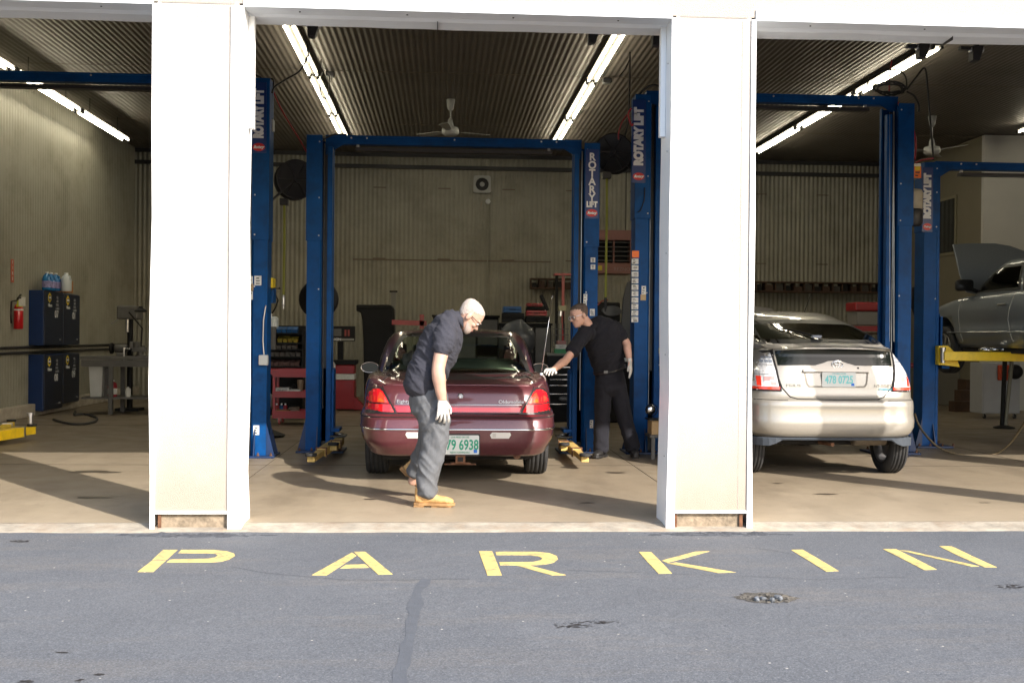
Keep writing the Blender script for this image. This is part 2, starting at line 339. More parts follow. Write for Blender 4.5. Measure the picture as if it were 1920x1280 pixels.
# drips and stains on the shop floor
M_STN = mat('floor_oil_stain', (.055, .042, .03), .3, var=.4, vscale=12)
random.seed(21)
for (sx_, sy_, rx_, ry_) in ((-2.9, 9.3, .16, .05), (-.6, 9.2, .05, .03), (1.2, 9.0, .06, .025), (3.4, 9.5, .09, .04), (4.6, 9.0, .05, .02), (-3.4, 11.0, .22, .10), (.3, 12.4, .3, .2), (5.3, 12.6, .25, .12), (-2.2, 12.0, .12, .06), (1.75, 11.0, .10, .05), (3.2, 10.2, .05, .03), (6.2, 10.8, .12, .05)):
    b = MB(); n_ = 22; sd_ = random.random()*50
    b.poly([(sx_+rx_*math.cos(2*PI*k/n_)*(1+.7*noise.noise(V((math.cos(2*PI*k/n_)*1.5, math.sin(2*PI*k/n_)*1.5, sd_)))), sy_+ry_*math.sin(2*PI*k/n_)*(1+.7*noise.noise(V((math.cos(2*PI*k/n_)*1.5, math.sin(2*PI*k/n_)*1.5, sd_+9)))), .0016) for k in range(n_)])
    tag(b.out('floor_stain', M_STN), kind='structure')
# painted letters
M_YEL = mat('yellow_road_paint', (.62, .475, .165), .75, var=.14, vscale=18, bump=.5, bscale=150, dirt=(.16, .15, .125), damt=.95, dscale=22)
def zp(lst, ox=0): return [(ox+x/2, 960+y/2) for x, y in lst]
LET = {
 'P': [zp([(597, 154), (612, 141), (666, 141), (625, 178), (571, 179)]), zp([(569, 182), (622, 181), (575, 223), (516, 223)]),
       zp([(680, 141), (800, 141), (850, 146), (878, 155), (881, 163), (860, 176), (830, 184), (795, 187), (625, 188), (638, 177), (780, 174), (806, 169), (818, 162), (806, 155), (775, 153), (668, 153)])],
 'A': [zp([(1320, 151), (1337, 162), (1225, 236), (1170, 235)]), zp([(1326, 148), (1370, 148), (1472, 232), (1418, 233)]), zp([(1297, 197), (1370, 195), (1384, 207), (1276, 210)])],
 'R': [[(898, 1033), (923, 1033), (941, 1078), (914, 1078)], [(929, 1034), (1005, 1034), (1030, 1036.5), (1044, 1042), (1046, 1048), (1038, 1054), (1022, 1057.5), (1000, 1059), (938, 1059), (936, 1053.5), (1000, 1053), (1014, 1050), (1017, 1046), (1008, 1042), (992, 1040), (931, 1040)],
       [(968, 1059.5), (992, 1059.5), (1061, 1077.5), (1035, 1078)]],
 'K': [[(1198, 1034.5), (1221, 1034.5), (1240, 1053.5), (1215, 1054)], [(1216, 1054.8), (1241, 1054.3), (1260, 1074.5), (1235, 1075)], [(1241, 1050.5), (1305, 1033.5), (1330, 1033), (1251, 1054.5)], [(1251, 1055.5), (1268, 1054), (1380, 1072.5), (1346, 1073.3)]],
 'I': [[(1483.5, 1030.5), (1505, 1030), (1539, 1049.8), (1516, 1050.5)], [(1517.5, 1051.3), (1540.5, 1050.6), (1572.5, 1070), (1549, 1071)]],
 'N': [zp([(1392, 138), (1440, 138), (1520, 177), (1472, 178)], 960), zp([(1475, 180), (1524, 179), (1592, 214), (1545, 216)], 960), zp([(1452, 142), (1485, 144), (1752, 202), (1722, 203)], 960), zp([(1602, 127), (1648, 127), (1722, 162), (1674, 163)], 960), zp([(1678, 165), (1726, 164), (1818, 206), (1772, 206)], 960)],
}
for ch, polys in LET.items():
    b = MB()
    for pl in polys:
        b.prism([gz(x, y)+V((0, 0, -.0003)) for x, y in pl], (0, 0, .0022))
    tag(b.out('painted_letter', M_YEL), 'yellow stencilled letter %s painted on the asphalt' % ch, 'painted letter', 'yellow stencilled letters in front of the garage')
# ---------------------------------------------------------------- the garage itself
GB = thing('garage_building', 'white stucco garage with tall open bays and ribbed steel interior', 'garage', (0, FY, 0))
def corrug(name, m, p0, ud, vd, nd, pitch, amp, L_, H_, parent, sub=6, vs_=(0, 1)):
    b = MB(); n = int(L_/pitch*sub); rows = []
    for v in vs_:
        rows.append([b.bm.verts.new(V(p0)+V(ud)*(L_*i/n)+V(vd)*(H_*v)+V(nd)*amp*(abs(((i/sub) % 1)*2-1)**.7 if False else (math.cos(2*PI*i/sub)*.5+.5))) for i in range(n+1)])
    for a, c in zip(rows, rows[1:]):
        for i in range(n): b._f([a[i], a[i+1], c[i+1], c[i]])
    return b.out(name, m, parent, smooth=True)
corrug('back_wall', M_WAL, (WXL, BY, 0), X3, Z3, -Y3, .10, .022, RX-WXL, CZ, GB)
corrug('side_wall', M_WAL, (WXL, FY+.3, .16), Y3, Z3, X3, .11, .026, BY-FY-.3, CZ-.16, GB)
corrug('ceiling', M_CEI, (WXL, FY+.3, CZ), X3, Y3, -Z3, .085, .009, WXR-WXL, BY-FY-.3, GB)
b = MB(); b.box(WXL-.25, WXR+.2, FY+.02, BY+.3, CZ+.1, CZ+.5); b.out('roof', M_GRY, GB)
b = MB(); b.box(WXL-.2, WXL-.05, FY+.02, BY+.3, -.03, CZ+.09); b.box(WXR+.0, WXR+.15, FY+.02, BY+.3, -.03, CZ+.09); b.box(WXL-.05, WXR, BY+.1, BY+.3, -.03, CZ+.09); b.split('outer_wall', M_STU, GB)
b = MB(); b.box(WXL, WXL+.14, FY+.36, BY-.02, .001, .20); b.out('curb', M_CURB, GB, bevel=.015)
# office block on the right
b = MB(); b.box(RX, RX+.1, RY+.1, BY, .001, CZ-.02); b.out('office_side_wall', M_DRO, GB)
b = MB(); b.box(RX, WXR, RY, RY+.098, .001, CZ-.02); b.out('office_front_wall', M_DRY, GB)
# dark girts along walls, wall/ceiling angle
b = MB(); b.box(WXL+.02, RX, BY-.10, BY-.03, CZ-.36, CZ-.28); b.box(WXL+.02, RX, BY-.08, BY-.03, CZ-.10, CZ-.02)
b.split('wall_angle', M_BLK, GB)
# piers
X0, X1 = P(284, 500, FY).x, P(453, 500, FY).x; X2, X3_ = P(1256, 500, FY).x, P(1412, 500, FY).x
HZ = 3.712; TH = .34
piers = [(WXL-.2, X0-(X2-X1)), (X0, X1), (X2, X3_), (5.78, 6.12), (9.2, 9.8), (12.9, WXR+.2)]
for (a, c) in piers:
    b = MB(); b.box(a+.03, c-.03, FY, FY+TH, .10, HZ+.02); pr = b.out('pier', M_STU, GB)
    b = MB(); b.box(a+.05, c-.05, FY+.03, FY+TH-.02, ASZ-.02, .101); b.out('pier_footing', mat('footing_concrete', (.22, .175, .125), .95, var=.45, vscale=14, bump=.9, bscale=40), pr, bevel=.006)
    b = MB(); b.box(c-.098, c-.095, FY-.0016, FY-.0004, .12, HZ-.01); b.out('panel_joint', mat('joint_grey', (.30, .28, .26), .9), pr)
    b = MB(); b.box(a+.035, c-.035, FY-.008, FY+.004, .088, .108); b.out('base_flashing', M_TRM, pr)
    b = MB(); b.box(a+.055, a+.075, FY+.012, FY+.03, -.015, .09); b.box(c-.08, c-.055, FY+.012, FY+.03, -.015, .09); b.split('rusty_stud', M_RUST, pr)
    # jamb trims wrap the corners, with a slight bow near the foot
    for s, xe in ((-1, a), (1, c)):
        wfr = .085 if (s > 0) == (abs(c-X1) < .01 or c < 0) else .035
        if abs(a-X2) < .01: wfr = .05 if s < 0 else .03
        b = MB(); zs = [-.022, .06, .35, 1.0, 1.6, 2.2, 2.86, HZ+.002]; rings = []
        for z in zs:
            bow = (.016*math.sin(z*3.1+a) if z < 2.8 else 0)
            if abs(c-X1) < .01 and s > 0: bow += (.0 if z > .1 else .03)
            xo = xe+s*(.004+bow*.5)
            i_ = xe-s*wfr
            rings.append([(i_, FY-.012, z), (xo, FY-.012, z), (xo, FY+TH+.01, z), (xo-s*.02, FY+TH+.01, z), (xo-s*.02, FY+.0015, z), (i_, FY+.0015, z)])
        b.loft(rings); b.out('jamb_trim', M_TRM, pr)
        b = MB(); b.box(min(xe+s*.006, xe+s*.045), max(xe+s*.006, xe+s*.045), FY+TH*.55, FY+TH*.55+.06, 2.88, HZ-.002); b.out('jamb_stop', M_TRM, pr)
        b = MB()
        for z in (.5, 1.25, 2.0, 2.75, 3.4): b.lathe([(.006, 0), (.006, .004), (.001, .006)], (xe+s*.010, FY+.08, z), (s, 0, 0), 8)
        b.split('trim_screw', M_GRY, pr)
# header
b = MB(); b.box(WXL-.2, WXR+.2, FY-.001, FY+TH, HZ+.0201, 6.6); hd = b.out('header_wall', M_STU2, GB)
bays = [(piers[i][1], piers[i+1][0]) for i in range(5)]
for (a, c) in bays:
    b = MB(); n = 40; r = []
    for i in range(n+1):
        x = a+(c-a)*i/n; wv = .008*noise.noise(V((x*1.1, 0, a)))+.004*noise.noise(V((x*3, 2, a)))
        r.append([(x, FY-.012, HZ+.075), (x, FY-.012, HZ-.004), (x, FY+.16, HZ-.004+wv*.3), (x, FY+.20, HZ-.020+wv), (x, FY+TH+.02, HZ-.030+wv), (x, FY+TH+.02, HZ+.019), (x, FY-.002, HZ+.0185), (x, FY-.002, HZ+.075)])
    b.loft(r); b.out('header_trim', M_SOF, hd, smooth=False)
    b = MB()
    for k in range(4): b.lathe([(.007, 0), (.007, -.004), (.001, -.006)], (a+(c-a)*(k+.5)/4, FY+.08, HZ-.004), (0, 0, 1), 8)
    b.box((a+c)/2-.17, (a+c)/2-.166, FY+.19, FY+TH+.022, HZ-.05, HZ-.015); b.split('trim_screw', M_BLK, hd)
# hairline joint lines in the stucco
b = MB()
for (a, c) in ((X0, X1), (X2, X3_)): b.box(a+.06, c-.06, FY-.0035, FY-.0012, HZ+.012, HZ+.017)
b.split('stucco_joint', mat('joint_grey', (.55, .53, .50), .9), hd)
# rows of wall fasteners seen as dark dashes on the ribs
b = MB()
for z in (4.62, 3.05):
    x = WXL+.9
    while x < RX-.2: b.box(x, x+.28, BY-.026, BY-.018, z, z+.025); x += 1.43
b.box(-2.0, 2.4, BY-.022, BY-.0175, 3.02, 3.05)
b.split('girt_fastener', mat('rust_fastener', (.13, .10, .075), .8), GB)
b = MB()
for Yy in (12.6, 16.8, 21.0): b.box(WXL+.1, WXR-.1, Yy, Yy+.02, CZ-.0255, CZ-.021)
b.split('ceiling_seam', mat('seam_dark', (.16, .13, .10), .7), GB)
# ================================================================ FLUORESCENT LIGHTS
M_TUBE = mat('tube_glow', (1, .95, .8), .4, emit=(1., .91, .68), estr=13)
M_HOUS = mat('fixture_enamel', (.16, .15, .13), .5, var=.08)
def strip_light(x, y0, y1, z, label, group='fluorescent strip lights on the ceiling'):
    t = thing('strip_light', label, 'light', (x, (y0+y1)/2, z), 0, group)
    b = MB(); b.loft([[(x-.055, y, z+.035), (x+.055, y, z+.035), (x+.085, y, z+.005), (x+.02, y, z-.012), (x-.02, y, z-.012), (x-.085, y, z+.005)] for y in (y0+.03, y1-.03)])
    b.out('housing', M_HOUS, t)
    for s in (-1, 1):
        b = MB(); b.lathe([(.006, .10), (.013, .105), (.015, .12), (.015, y1-y0-.12), (.013, y1-y0-.105), (.006, y1-y0-.10)], (x+s*.058, y0, z-.028), (0, 1, 0), 10)
        b.out('tube', M_TUBE, t, smooth=True)
        b = MB()
        for yy in (y0+.03, y1-.10): b.box(x+s*.058-.018, x+s*.058+.018, yy, yy+.07, z-.054, z+.003)
        b.split('lamp_holder', M_BLK, t)
    b = MB()
    for yy in (y0+.6, y1-.6): b.tube([(x, yy, z+.035), (x, yy, CZ-.02)], .006, 6)
    b.split('hanger', M_BLK, t)
    return t
def row_x(px, py, z): return G(px, py, z).x
zl = CZ-.10
xl, xr = row_x(588, 140, zl), row_x(1109, 151, zl)
cs = G(588, 140, zl).y
for k, nm in enumerate(('nearest', 'middle', 'farthest')):
    strip_light(xl, cs-2.9+2.9*k, cs+2.9*k, zl, '%s twin-tube strip light in the left row of the centre bay' % nm)
cs = G(1109, 151, zl).y
for k, nm in enumerate(('nearest', 'middle', 'farthest')):
    strip_light(xr, cs-2.9+2.9*k, cs+2.9*k, zl, '%s twin-tube strip light in the right row of the centre bay' % nm)
zw = 5.08; p = G(146.5, 205, zw); xw = p.x
for k, nm in ((-1, 'nearer'), (0, 'middle'), (1, 'farthest')):
    strip_light(xw, p.y-2.8+2.8*k, p.y+2.8*k, zw, '%s strip light above the left bay side wall' % nm)
p = G(1608, 172.5, zl)
for k, nm in ((0, 'nearest'), (1, 'middle'), (2, 'farthest')):
    strip_light(p.x, p.y-2.87+2.87*k, p.y+2.87*k, zl, '%s strip light of the row seen in the right bay' % nm)
p = G(1898, 251, zl)
strip_light(p.x, p.y-3.2, p.y-.25, zl, 'strip light at the far right edge in front of the office wall')
# ================================================================ CEILING FANS
M_FAN = mat('fan_white', (.34, .34, .33), .4, var=.05)
def ceiling_fan(px, ytop, ybot, ang, label):
    p = G(px, ytop, CZ-.02); zb = P(px, ybot, p.y).z; x, y = p.x, p.y
    t = thing('ceiling_fan', label, 'ceiling fan', (x, y, CZ), 0, 'white ceiling fans')
    b = MB(); b.lathe([(.03, 0), (.075, 0), (.05, -.16), (.02, -.20)], (x, y, CZ-.02)); b.out('canopy', M_FAN, t, smooth=True)
    b = MB(); b.lathe([(.014, 0), (.014, -1)], (x, y, 0), n=10); 
    for v in b.bm.verts: v.co.z = CZ-.2 if v.co.z > -.5 else zb+.22
    b.out('rod', M_FAN, t)
    b = MB(); b.lathe([(.02, .24), (.035, .23), (.055, .12), (.06, .10), (.13, .085), (.145, .05), (.145, -.01), (.10, -.05), (.02, -.06)], (x, y, zb)); b.out('motor', M_FAN, t, smooth=True)
    for k in range(3):
        a = ang+k*2*PI/3; M = Matrix.Translation((x, y, zb+.02)) @ Matrix.Rotation(a, 4, 'Z') @ Matrix.Rotation(.18, 4, 'X')
        b = MB(); b.loft([[M @ V(q) for q in ((r, -w_, -.003), (r, w_, -.003), (r, w_, .003), (r, -w_, .003))] for r, w_ in ((.14, .03), (.22, .055), (.45, .07), (.68, .075), (.71, .06))])
        b.out('blade', M_FAN, t)
ceiling_fan(845, 187, 249, .35, 'white ceiling fan hanging in the centre bay')
ceiling_fan(1748, 218, 285, 1.0, 'white ceiling fan above the lift near the office wall')
# ================================================================ TWO-POST LIFTS
M_BLU = mat('lift_blue', (.0005, .058, .21), .5, var=.2, vscale=2, dirt=(.006, .018, .045), damt=.5, dscale=5, spec=.18)
M_BLD = mat('lift_blue_dark', (.002, .022, .085), .5, var=.3, vscale=4)
M_SGN = mat('sign_blue', (.003, .03, .16), .35)
M_WHT = mat('white_lettering', (.75, .76, .78), .5)
M_RED = mat('red_badge', (.55, .015, .02), .4)
M_YAR = mat('arm_yellow', (.92, .62, .015), .4, var=.10, dirt=(.25, .16, .06), damt=.3, dscale=8)
M_YWO = mat('worn_arm_yellow', (.60, .42, .13), .6, var=.2, vscale=10, dirt=(.15, .07, .045), damt=.6, dscale=7)
M_ORG = mat('orange_sticker', (.85, .17, .02), .5)
M_STK = mat('sticker_paper', (.62, .62, .60), .6, var=.12, vscale=30)
M_TAN = mat('tan_tape', (.42, .30, .16), .7, var=.2)
M_PRT = mat('black_print', (.03, .03, .03), .6)
M_CHR = mat('chrome', (.8, .8, .82), .12, 1.)
M_STL = mat('steel', (.45, .45, .46), .3, .9, var=.2)
M_RUB = mat('rubber', (.02, .02, .021), .8, var=.2)
M_ORB = mat('yellow_decal', (.75, .55, .02), .5)
def column(t, X, Y, top, sd_, W=.30, D=.28, slz=None, fr=.58):
    """sd_=+1: opening faces +X."""
    o = X-sd_*W/2; i = X+sd_*W/2           # outer, inner x
    b = MB(); q = .022
    ff = o+sd_*W*fr; ring = [(o, Y-D/2), (ff-sd_*.02, Y-D/2), (ff, Y-D/2+.02), (ff, Y-D/2+.06), (ff-sd_*.015, Y-D/2+.06), (ff-sd_*.015, Y-D/2+.03), (ff-sd_*.03, Y-D/2+q), (o+sd_*q, Y-D/2+q),
            (o+sd_*q, Y+D/2-q), (i-sd_*.05, Y+D/2-q), (i-sd_*.02, Y+D/2-.035), (i-sd_*.02, Y+D/2-.085), (i, Y+D/2-.085), (i, Y+D/2-.03), (i-sd_*.04, Y+D/2), (o, Y+D/2)]
    b.loft([[(x, y, z) for x, y in ring] for z in (.02, top)]); c = b.out('column', M_BLU, t)
    b = MB(); r0, r1 = sorted((o+sd_*W*.80, i)); b.box(r0, r1, Y-D/2+.015, Y-D/2+.10, .03, top-.10); b.out('inner_rail', M_BLU, t, bevel=.004)
    b = MB(); r0, r1 = sorted((ff+sd_*.004, o+sd_*W*.79)); b.box(r0, r1, Y-D/2+.10, Y-D/2+.12, .03, top-.06); b.out('slot_shade', M_BLK, t)  # black strip standing in for the shade inside the column channel
    b = MB(); zb = slz or top-1.2
    m0, m1 = sorted((o-sd_*.012, ff+sd_*.004))
    b.box(m0, m1, Y-D/2-.012, Y-D/2-.001, zb, top+.03); b.box(m0, m0+.010, Y-D/2-.0005, Y+D/2, zb, top+.03) if sd_ > 0 else b.box(m1-.010, m1, Y-D/2-.0005, Y+D/2, zb, top+.03)
    b.out('extension_sleeve', M_BLU, c, bevel=.003)
    b = MB(); a0, a1 = sorted((o-sd_*.10, i+sd_*.16)); b.box(a0, a1, Y-D/2-.10, Y+D/2+.10, .001, .024); b.out('base_plate', M_BLD, t, bevel=.004)
    b = MB()
    for yy in (Y-D/2-.004, Y+D/2-.008): b.prism([(o, yy, .025), (o-sd_*.09, yy, .025), (o, yy, .38)], (0, .012, 0))
    b.prism([(o+sd_*.13, Y-D/2-.0125, .025), (o+sd_*.13, Y-D/2-.095, .025), (o+sd_*.13, Y-D/2-.0125, .3)], (.012, 0, 0))
    b.split('gusset', M_BLD, t)
    b = MB()
    for dx in (-.06, .08, .24, .38):
        for yy in (Y-D/2-.06, Y+D/2+.06): b.lathe([(.016, 0), (.016, .016), (.009, .016), (.009, .035)], (o+sd_*dx, yy, .024), n=6)
    b.split('anchor_bolt', M_RUST, t)
    b = MB(); b.tube([(ff+sd_*.02, Y-D/2+.09, .5), (ff+sd_*.02, Y-D/2+.09, top-.05)], .006, 6); b.out('cable', M_STL, t)
    b = MB()
    for zz in (zb+.06, zb+.5, top-.05, 1.9): b.lathe([(.009, 0), (.009, .006), (.001, .008)], (ff-sd_*.03, Y-D/2-.001 if zz == 1.9 else Y-D/2-.012, zz), (0, -1, 0), 8)
    b.split('bolt', M_STL, c)
    return c, o, i
def carriage(t, X, Y, z0, z1, sd_, W=.30, D=.28):
    i = X+sd_*W/2; b = MB(); a0, a1 = sorted((X-sd_*.06, i+sd_*.03)); b.box(a0, a1, Y-D/2+.10, Y+D/2-.10, z0, z1)
    b.box(min(i+sd_*.001, i+sd_*.10), max(i+sd_*.001, i+sd_*.10), Y-D/2-.03, Y+D/2+.03, z0, z0+.05); b.box(min(i+sd_*.001, i+sd_*.10), max(i+sd_*.001, i+sd_*.10), Y-D/2-.03, Y+D/2+.03, z0+.12, z0+.16)
    b.box(min(i, i+sd_*.028), max(i, i+sd_*.028), Y-D/2+.02, Y+D/2-.02, z0+.0501, z1*.98)
    return b.out('carriage', M_BLU, t, bevel=.004)
def arm(t, a, c, z, m, pad=True, w=.10, h=.085, tip=.7):
    a, c = V((*a, z)), V((*c, z)); mid = a.lerp(c, tip)
    b = MB(); b.beam(a, mid, w, h); r = b.out('arm', m, t, bevel=.006)
    b = MB(); b.beam(a.lerp(c, tip-.12), c, w-.024, h-.026); b.out('arm_extension', m, r, bevel=.004)
    b = MB(); d = (c-a).normalized(); n_ = V((-d.y, d.x, 0))
    for s in (-1, 1): b.beam(mid-d*.03+n_*s*(w/2+.001), mid+d*.002+n_*s*(w/2+.001), .012, h+.014)
    b.beam(mid-d*.03+V((0, 0, h/2+.004)), mid+d*.003+V((0, 0, h/2+.004)), w+.02, .012)
    b.out('arm_collar', M_STL if m is M_YAR else M_RUST, r)
    if pad:
        b = MB(); b.lathe([(.055, 0), (.06, .01), (.06, .03), (.045, .034), (.02, .03), (.02, .0)], c+V((0, 0, h/2-.012)), n=20); b.out('lift_pad', M_RUB, r)
    b = MB(); b.lathe([(.028, -h*.75), (.028, h*.75), (.036, h*.75), (.036, h*.75+.02)], a, n=14); b.out('pivot_pin', M_STL, t)
def crossbeam(t, xa, xb, Y, z, h=.10):
    b = MB(); b.box(xa, xb, Y-.06, Y+.06, z-h/2, z+h/2); b.box(xa, xb, Y-.075, Y-.0605, z+h/2-.02, z+h/2); c = b.out('crossbeam', M_BLU, t, bevel=.004)
    b = MB(); b.box(xa+.35, xb-.35, Y-.055, Y+.055, z-h/2-.075, z-h/2-.035); b.out('shutoff_bar', M_BLK, t)
    b = MB(); 
    for xx in (xa+.36, xb-.4): b.box(xx, xx+.03, Y-.02, Y+.02, z-h/2-.036, z-h/2+.001)
    b.split('bar_bracket', M_STL, t)
    b = MB()
    for k in (.1, .16, .84, .9, .5): b.lathe([(.011, 0), (.011, .008), (.001, .01)], (xa+(xb-xa)*k, Y-.075, z+.02), (0, -1, 0), 8)
    b.split('bolt', M_STL, c)
    for s, xx in ((1, xa), (-1, xb)):
        b = MB(); b.prism([(xx, Y-.062, z-h/2), (xx+s*.22, Y-.062, z-h/2), (xx, Y-.062, z-h/2-.14)], (0, .012, 0)); b.out('beam_bracket', M_BLU, t)
def sign(t, X, Y, z0, z1, wd, vertical=False):
    b = MB(); b.box(X-wd/2, X+wd/2, Y-.008, Y-.002, z0, z1); s = b.out('sign_panel', M_SGN, t)
    H = z1-z0; f = (X, Y-.009, 0)
    if not vertical:
        text('sign_lettering', 'ROTARY LIFT', wd*.86, M_WHT, s, (X, Y-.0095, z0+H*.555), Z3, -X3, offset=.011, sx=H*.80/(wd*.86*6.62), space=.95)
    else:
        for k, ch in enumerate('ROTARY'):
            text('sign_lettering', ch, wd*.78, M_WHT, s, (X, Y-.0095, z1-.06-(k+.35)*H*.118), X3, Z3, offset=.004, sx=.95)
        text('sign_lettering', 'LIFT', wd*.55, M_WHT, s, (X, Y-.0095, z0+H*.20), X3, Z3, offset=.006, sx=.8)
    b = MB(); zc = z0+H*.055+.02; k = 20
    b.prism([(X+wd*.42*math.cos(2*PI*i/k), Y-.0095, zc+.045*math.sin(2*PI*i/k)) for i in range(k)], (0, .003, 0)); bd = b.out('badge', M_RED, s)
    text('badge_lettering', 'Rotary', wd*.24, M_WHT, bd, (X, Y-.0105, zc), X3, Z3, offset=.003, shear=.3)
def sticker(t, px0, py0, px1, py1, Y, m=None, printed=True, name='sticker'):
    a, c = P(px0, py0, Y), P(px1, py1, Y); b = MB(); b.box(a.x, c.x, Y-.0025, Y-.0005, c.z, a.z); s = b.out(name, m or M_STK, t)
    if printed:
        random.seed(int(px0*7+py0)); b = MB(); W_, H_ = c.x-a.x, a.z-c.z; q = []
        for k in range(3):
            zz = c.z+H_*(.15+.27*k); x0 = a.x+W_*random.uniform(.08, .3); b.box(x0, x0+W_*random.uniform(.3, .6), Y-.0035, Y-.0026, zz, zz+H_*random.uniform(.07, .16))
        b.out('print', M_PRT, s)
    return s
# --- lift 2: the short one in the middle of the centre bay
pl, pr_ = G(600, 846, 0), G(1094, 846, 0); Yc = 13.0
xL, xR = P(600, 640, Yc).x, P(1094, 640, Yc).x
L2 = thing('two_post_lift', 'blue two-post lift with low crossbeam around the burgundy sedan', 'vehicle lift', ((xL+xR)/2, Yc, 0), 0, 'blue two-post lifts')
tz = P(600, 262, Yc).z
cL, oL, iL = column(L2, xL, Yc, tz, 1, .29); cR, oR, iR = column(L2, xR, Yc, tz-.03, -1, .29)
crossbeam(L2, xL+.05, xR-.05, Yc+.02, tz+.0)
carriage(L2, xL, Yc, .12, .98, 1); carriage(L2, xR, Yc, .12, .98, -1)
e = G(583, 868, .07); arm(L2, (iL+.06, Yc-.10), (e.x, e.y), .11, M_YWO, tip=.62)
e = G(625, 850, .07); arm(L2, (iL+.10, Yc-.02), (e.x, e.y), .13, M_YWO, tip=.6)
e = G(1097, 868, .07); arm(L2, (iR-.06, Yc-.10), (e.x, e.y), .11, M_YWO, tip=.6)
e = G(1058, 850, .07); arm(L2, (iR-.10, Yc-.02), (e.x, e.y), .13, M_YWO, tip=.6)
b = MB(); b.box(iL+.0, iL+.18, Yc-.22, Yc+.05, .185, .20); b.box(iR-.18, iR, Yc-.22, Yc+.05, .185, .20); b.split('cover_plate', M_BLK, L2)
Ys = Yc-.155
a, c = P(1098, 280, Ys), P(1122, 410, Ys); sign(L2, (a.x+c.x)/2, Ys+.001, c.z, a.z, c.x-a.x, True)
for q in ((1107.5, 483, 1116, 492), (1107.5, 496, 1116, 505), (1094, 551, 1101, 563), (1094, 563, 1100, 575), (1106, 579, 1115, 592), (1106, 787, 1112, 802)): sticker(L2, *q, Yc-.142)
# --- lift 1: its right post stands left in the centre bay, crossbeam runs over the left bay
Y1 = 12.45; x1 = P(479, 640, Y1).x
L1 = thing('two_post_lift', 'blue lift spanning the left bay, its signed right post beside the left pier', 'vehicle lift', (x1-1.75, Y1, 0), 0, 'blue two-post lifts')
t1 = P(485, 157, Y1).z; c1, o1, i1 = column(L1, x1, Y1, t1, -1, .30, slz=P(485, 285, Y1).z-1.0)
column(L1, x1-3.5, Y1, t1, 1, .30); crossbeam(L1, x1-3.45, x1-.16, Y1+.0, P(150, 147, Y1).z)
carriage(L1, x1, Y1, 1.55, 2.3, -1); carriage(L1, x1-3.5, Y1, .12, .98, 1)
a, c = P(472, 154, Y1-.16), P(499, 287, Y1-.16); sign(L1, (a.x+c.x)/2, Y1-.155, c.z, a.z, c.x-a.x)
for q in ((477, 517, 490, 535), ): sticker(L1, *q, Y1-.142)
for q, m_ in (((465, 518, 474, 532), None), ((465, 532, 475, 545), M_TAN), ((465, 546, 474, 562), None), ((475, 797, 486, 815), None)): sticker(L1, *q, Y1-.142, m_)
e, e2 = G(-22, 822, .1), G(60, 806, .12); arm(L1, (e.x, e.y), (e2.x+.0, e2.y), .12, M_YAR, tip=.72, w=.13, h=.12)
e3 = G(10, 798, .12); arm(L1, (e.x, e.y+.25), (e3.x, e3.y+.2), .12, M_YAR, tip=.7, w=.11, h=.10)
b = MB(); b.lathe([(.03, 0), (.03, .14), (.045, .14), (.045, .17)], (e2.x-.02, e2.y, .17), n=16); b.out('pad_adapter', M_STL, L1, smooth=False)
# power unit hanging on the left post's back side + pendant box and conduit
M_BOX = mat('grey_box', (.50, .51, .50), .5, var=.06)
b = MB(); a, c = P(488, 665, Y1-.1), P(505, 684, Y1-.1); b.box(a.x, c.x, Y1-.215, Y1-.145, c.z, a.z); b.out('switch_box', M_BOX, L1, bevel=.008)
b = MB(); b.tube([P(495, 666, Y1-.17), P(493, 640, Y1-.17), P(494, 600, Y1-.17), P(498, 575, Y1-.16), P(502, 560, Y1)], .008); b.out('conduit', M_GRY, L1)
b = MB(); a, c = P(496, 513, Y1+.2), P(512, 566, Y1+.2); b.loft([[(a.x, y, a.z), (c.x, y, a.z-.08), (c.x, y, c.z+.15), (a.x, y, c.z)] for y in (Y1+.1, Y1+.42)]); b.out('power_unit', mat('dark_grey_plastic', (.045, .045, .05), .6), L1, bevel=.015)
b = MB(); a, c = P(511, 522, Y1+.2), P(514, 540, Y1+.2); b.box(a.x, c.x, Y1+.08, Y1+.3, c.z, a.z); b.out('warning_strip', M_ORB, L1)
b = MB(); a, c = P(505, 540, Y1+.25), P(514, 568, Y1+.25); b.box(a.x, c.x, Y1+.2, Y1+.4, c.z, a.z); b.out('reservoir', M_BLU, L1, bevel=.01)
b = MB(); b.tube([P(514, 540, Y1+.2), P(521, 541, Y1+.15), P(526, 540, Y1+.15)], [.006, .006, .016]); b.out('release_handle', M_BLK, L1)
b = MB(); a = P(501, 225, Y1+.05); c = P(514, 247, Y1+.05); b.box(a.x, c.x, Y1, Y1+.09, c.z, a.z); b.out('junction_box', M_BOX, L1, bevel=.006)
# --- lift 3: signed post beside the right pier, far post behind the hatchback
Y3_ = 12.95; x3 = P(1207, 640, Y3_).x; x3b = P(1675, 640, Y3_).x
L3 = thing('two_post_lift', 'blue lift spanning the right bay over the silver hatchback', 'vehicle lift', ((x3+x3b)/2, Y3_, 0), 0, 'blue two-post lifts')
t3 = P(1200, 187, Y3_).z; c3, o3, i3 = column(L3, x3+.01, Y3_, t3, 1, .30, slz=P(1200, 412, Y3_).z)
column(L3, x3b, Y3_, P(1680, 203, Y3_).z, -1, .31, slz=P(1680, 425, Y3_).z); crossbeam(L3, x3+.0, x3b+.02, Y3_+.05, P(1430, 184, Y3_).z)
carriage(L3, x3, Y3_, .22, .98, 1); carriage(L3, x3b, Y3_, .12, .9, -1)
e = G(1246, 812, .1); arm(L3, (i3+.07, Y3_-.1), (i3+.55, Y3_-.75), .24, M_YWO, tip=.7)
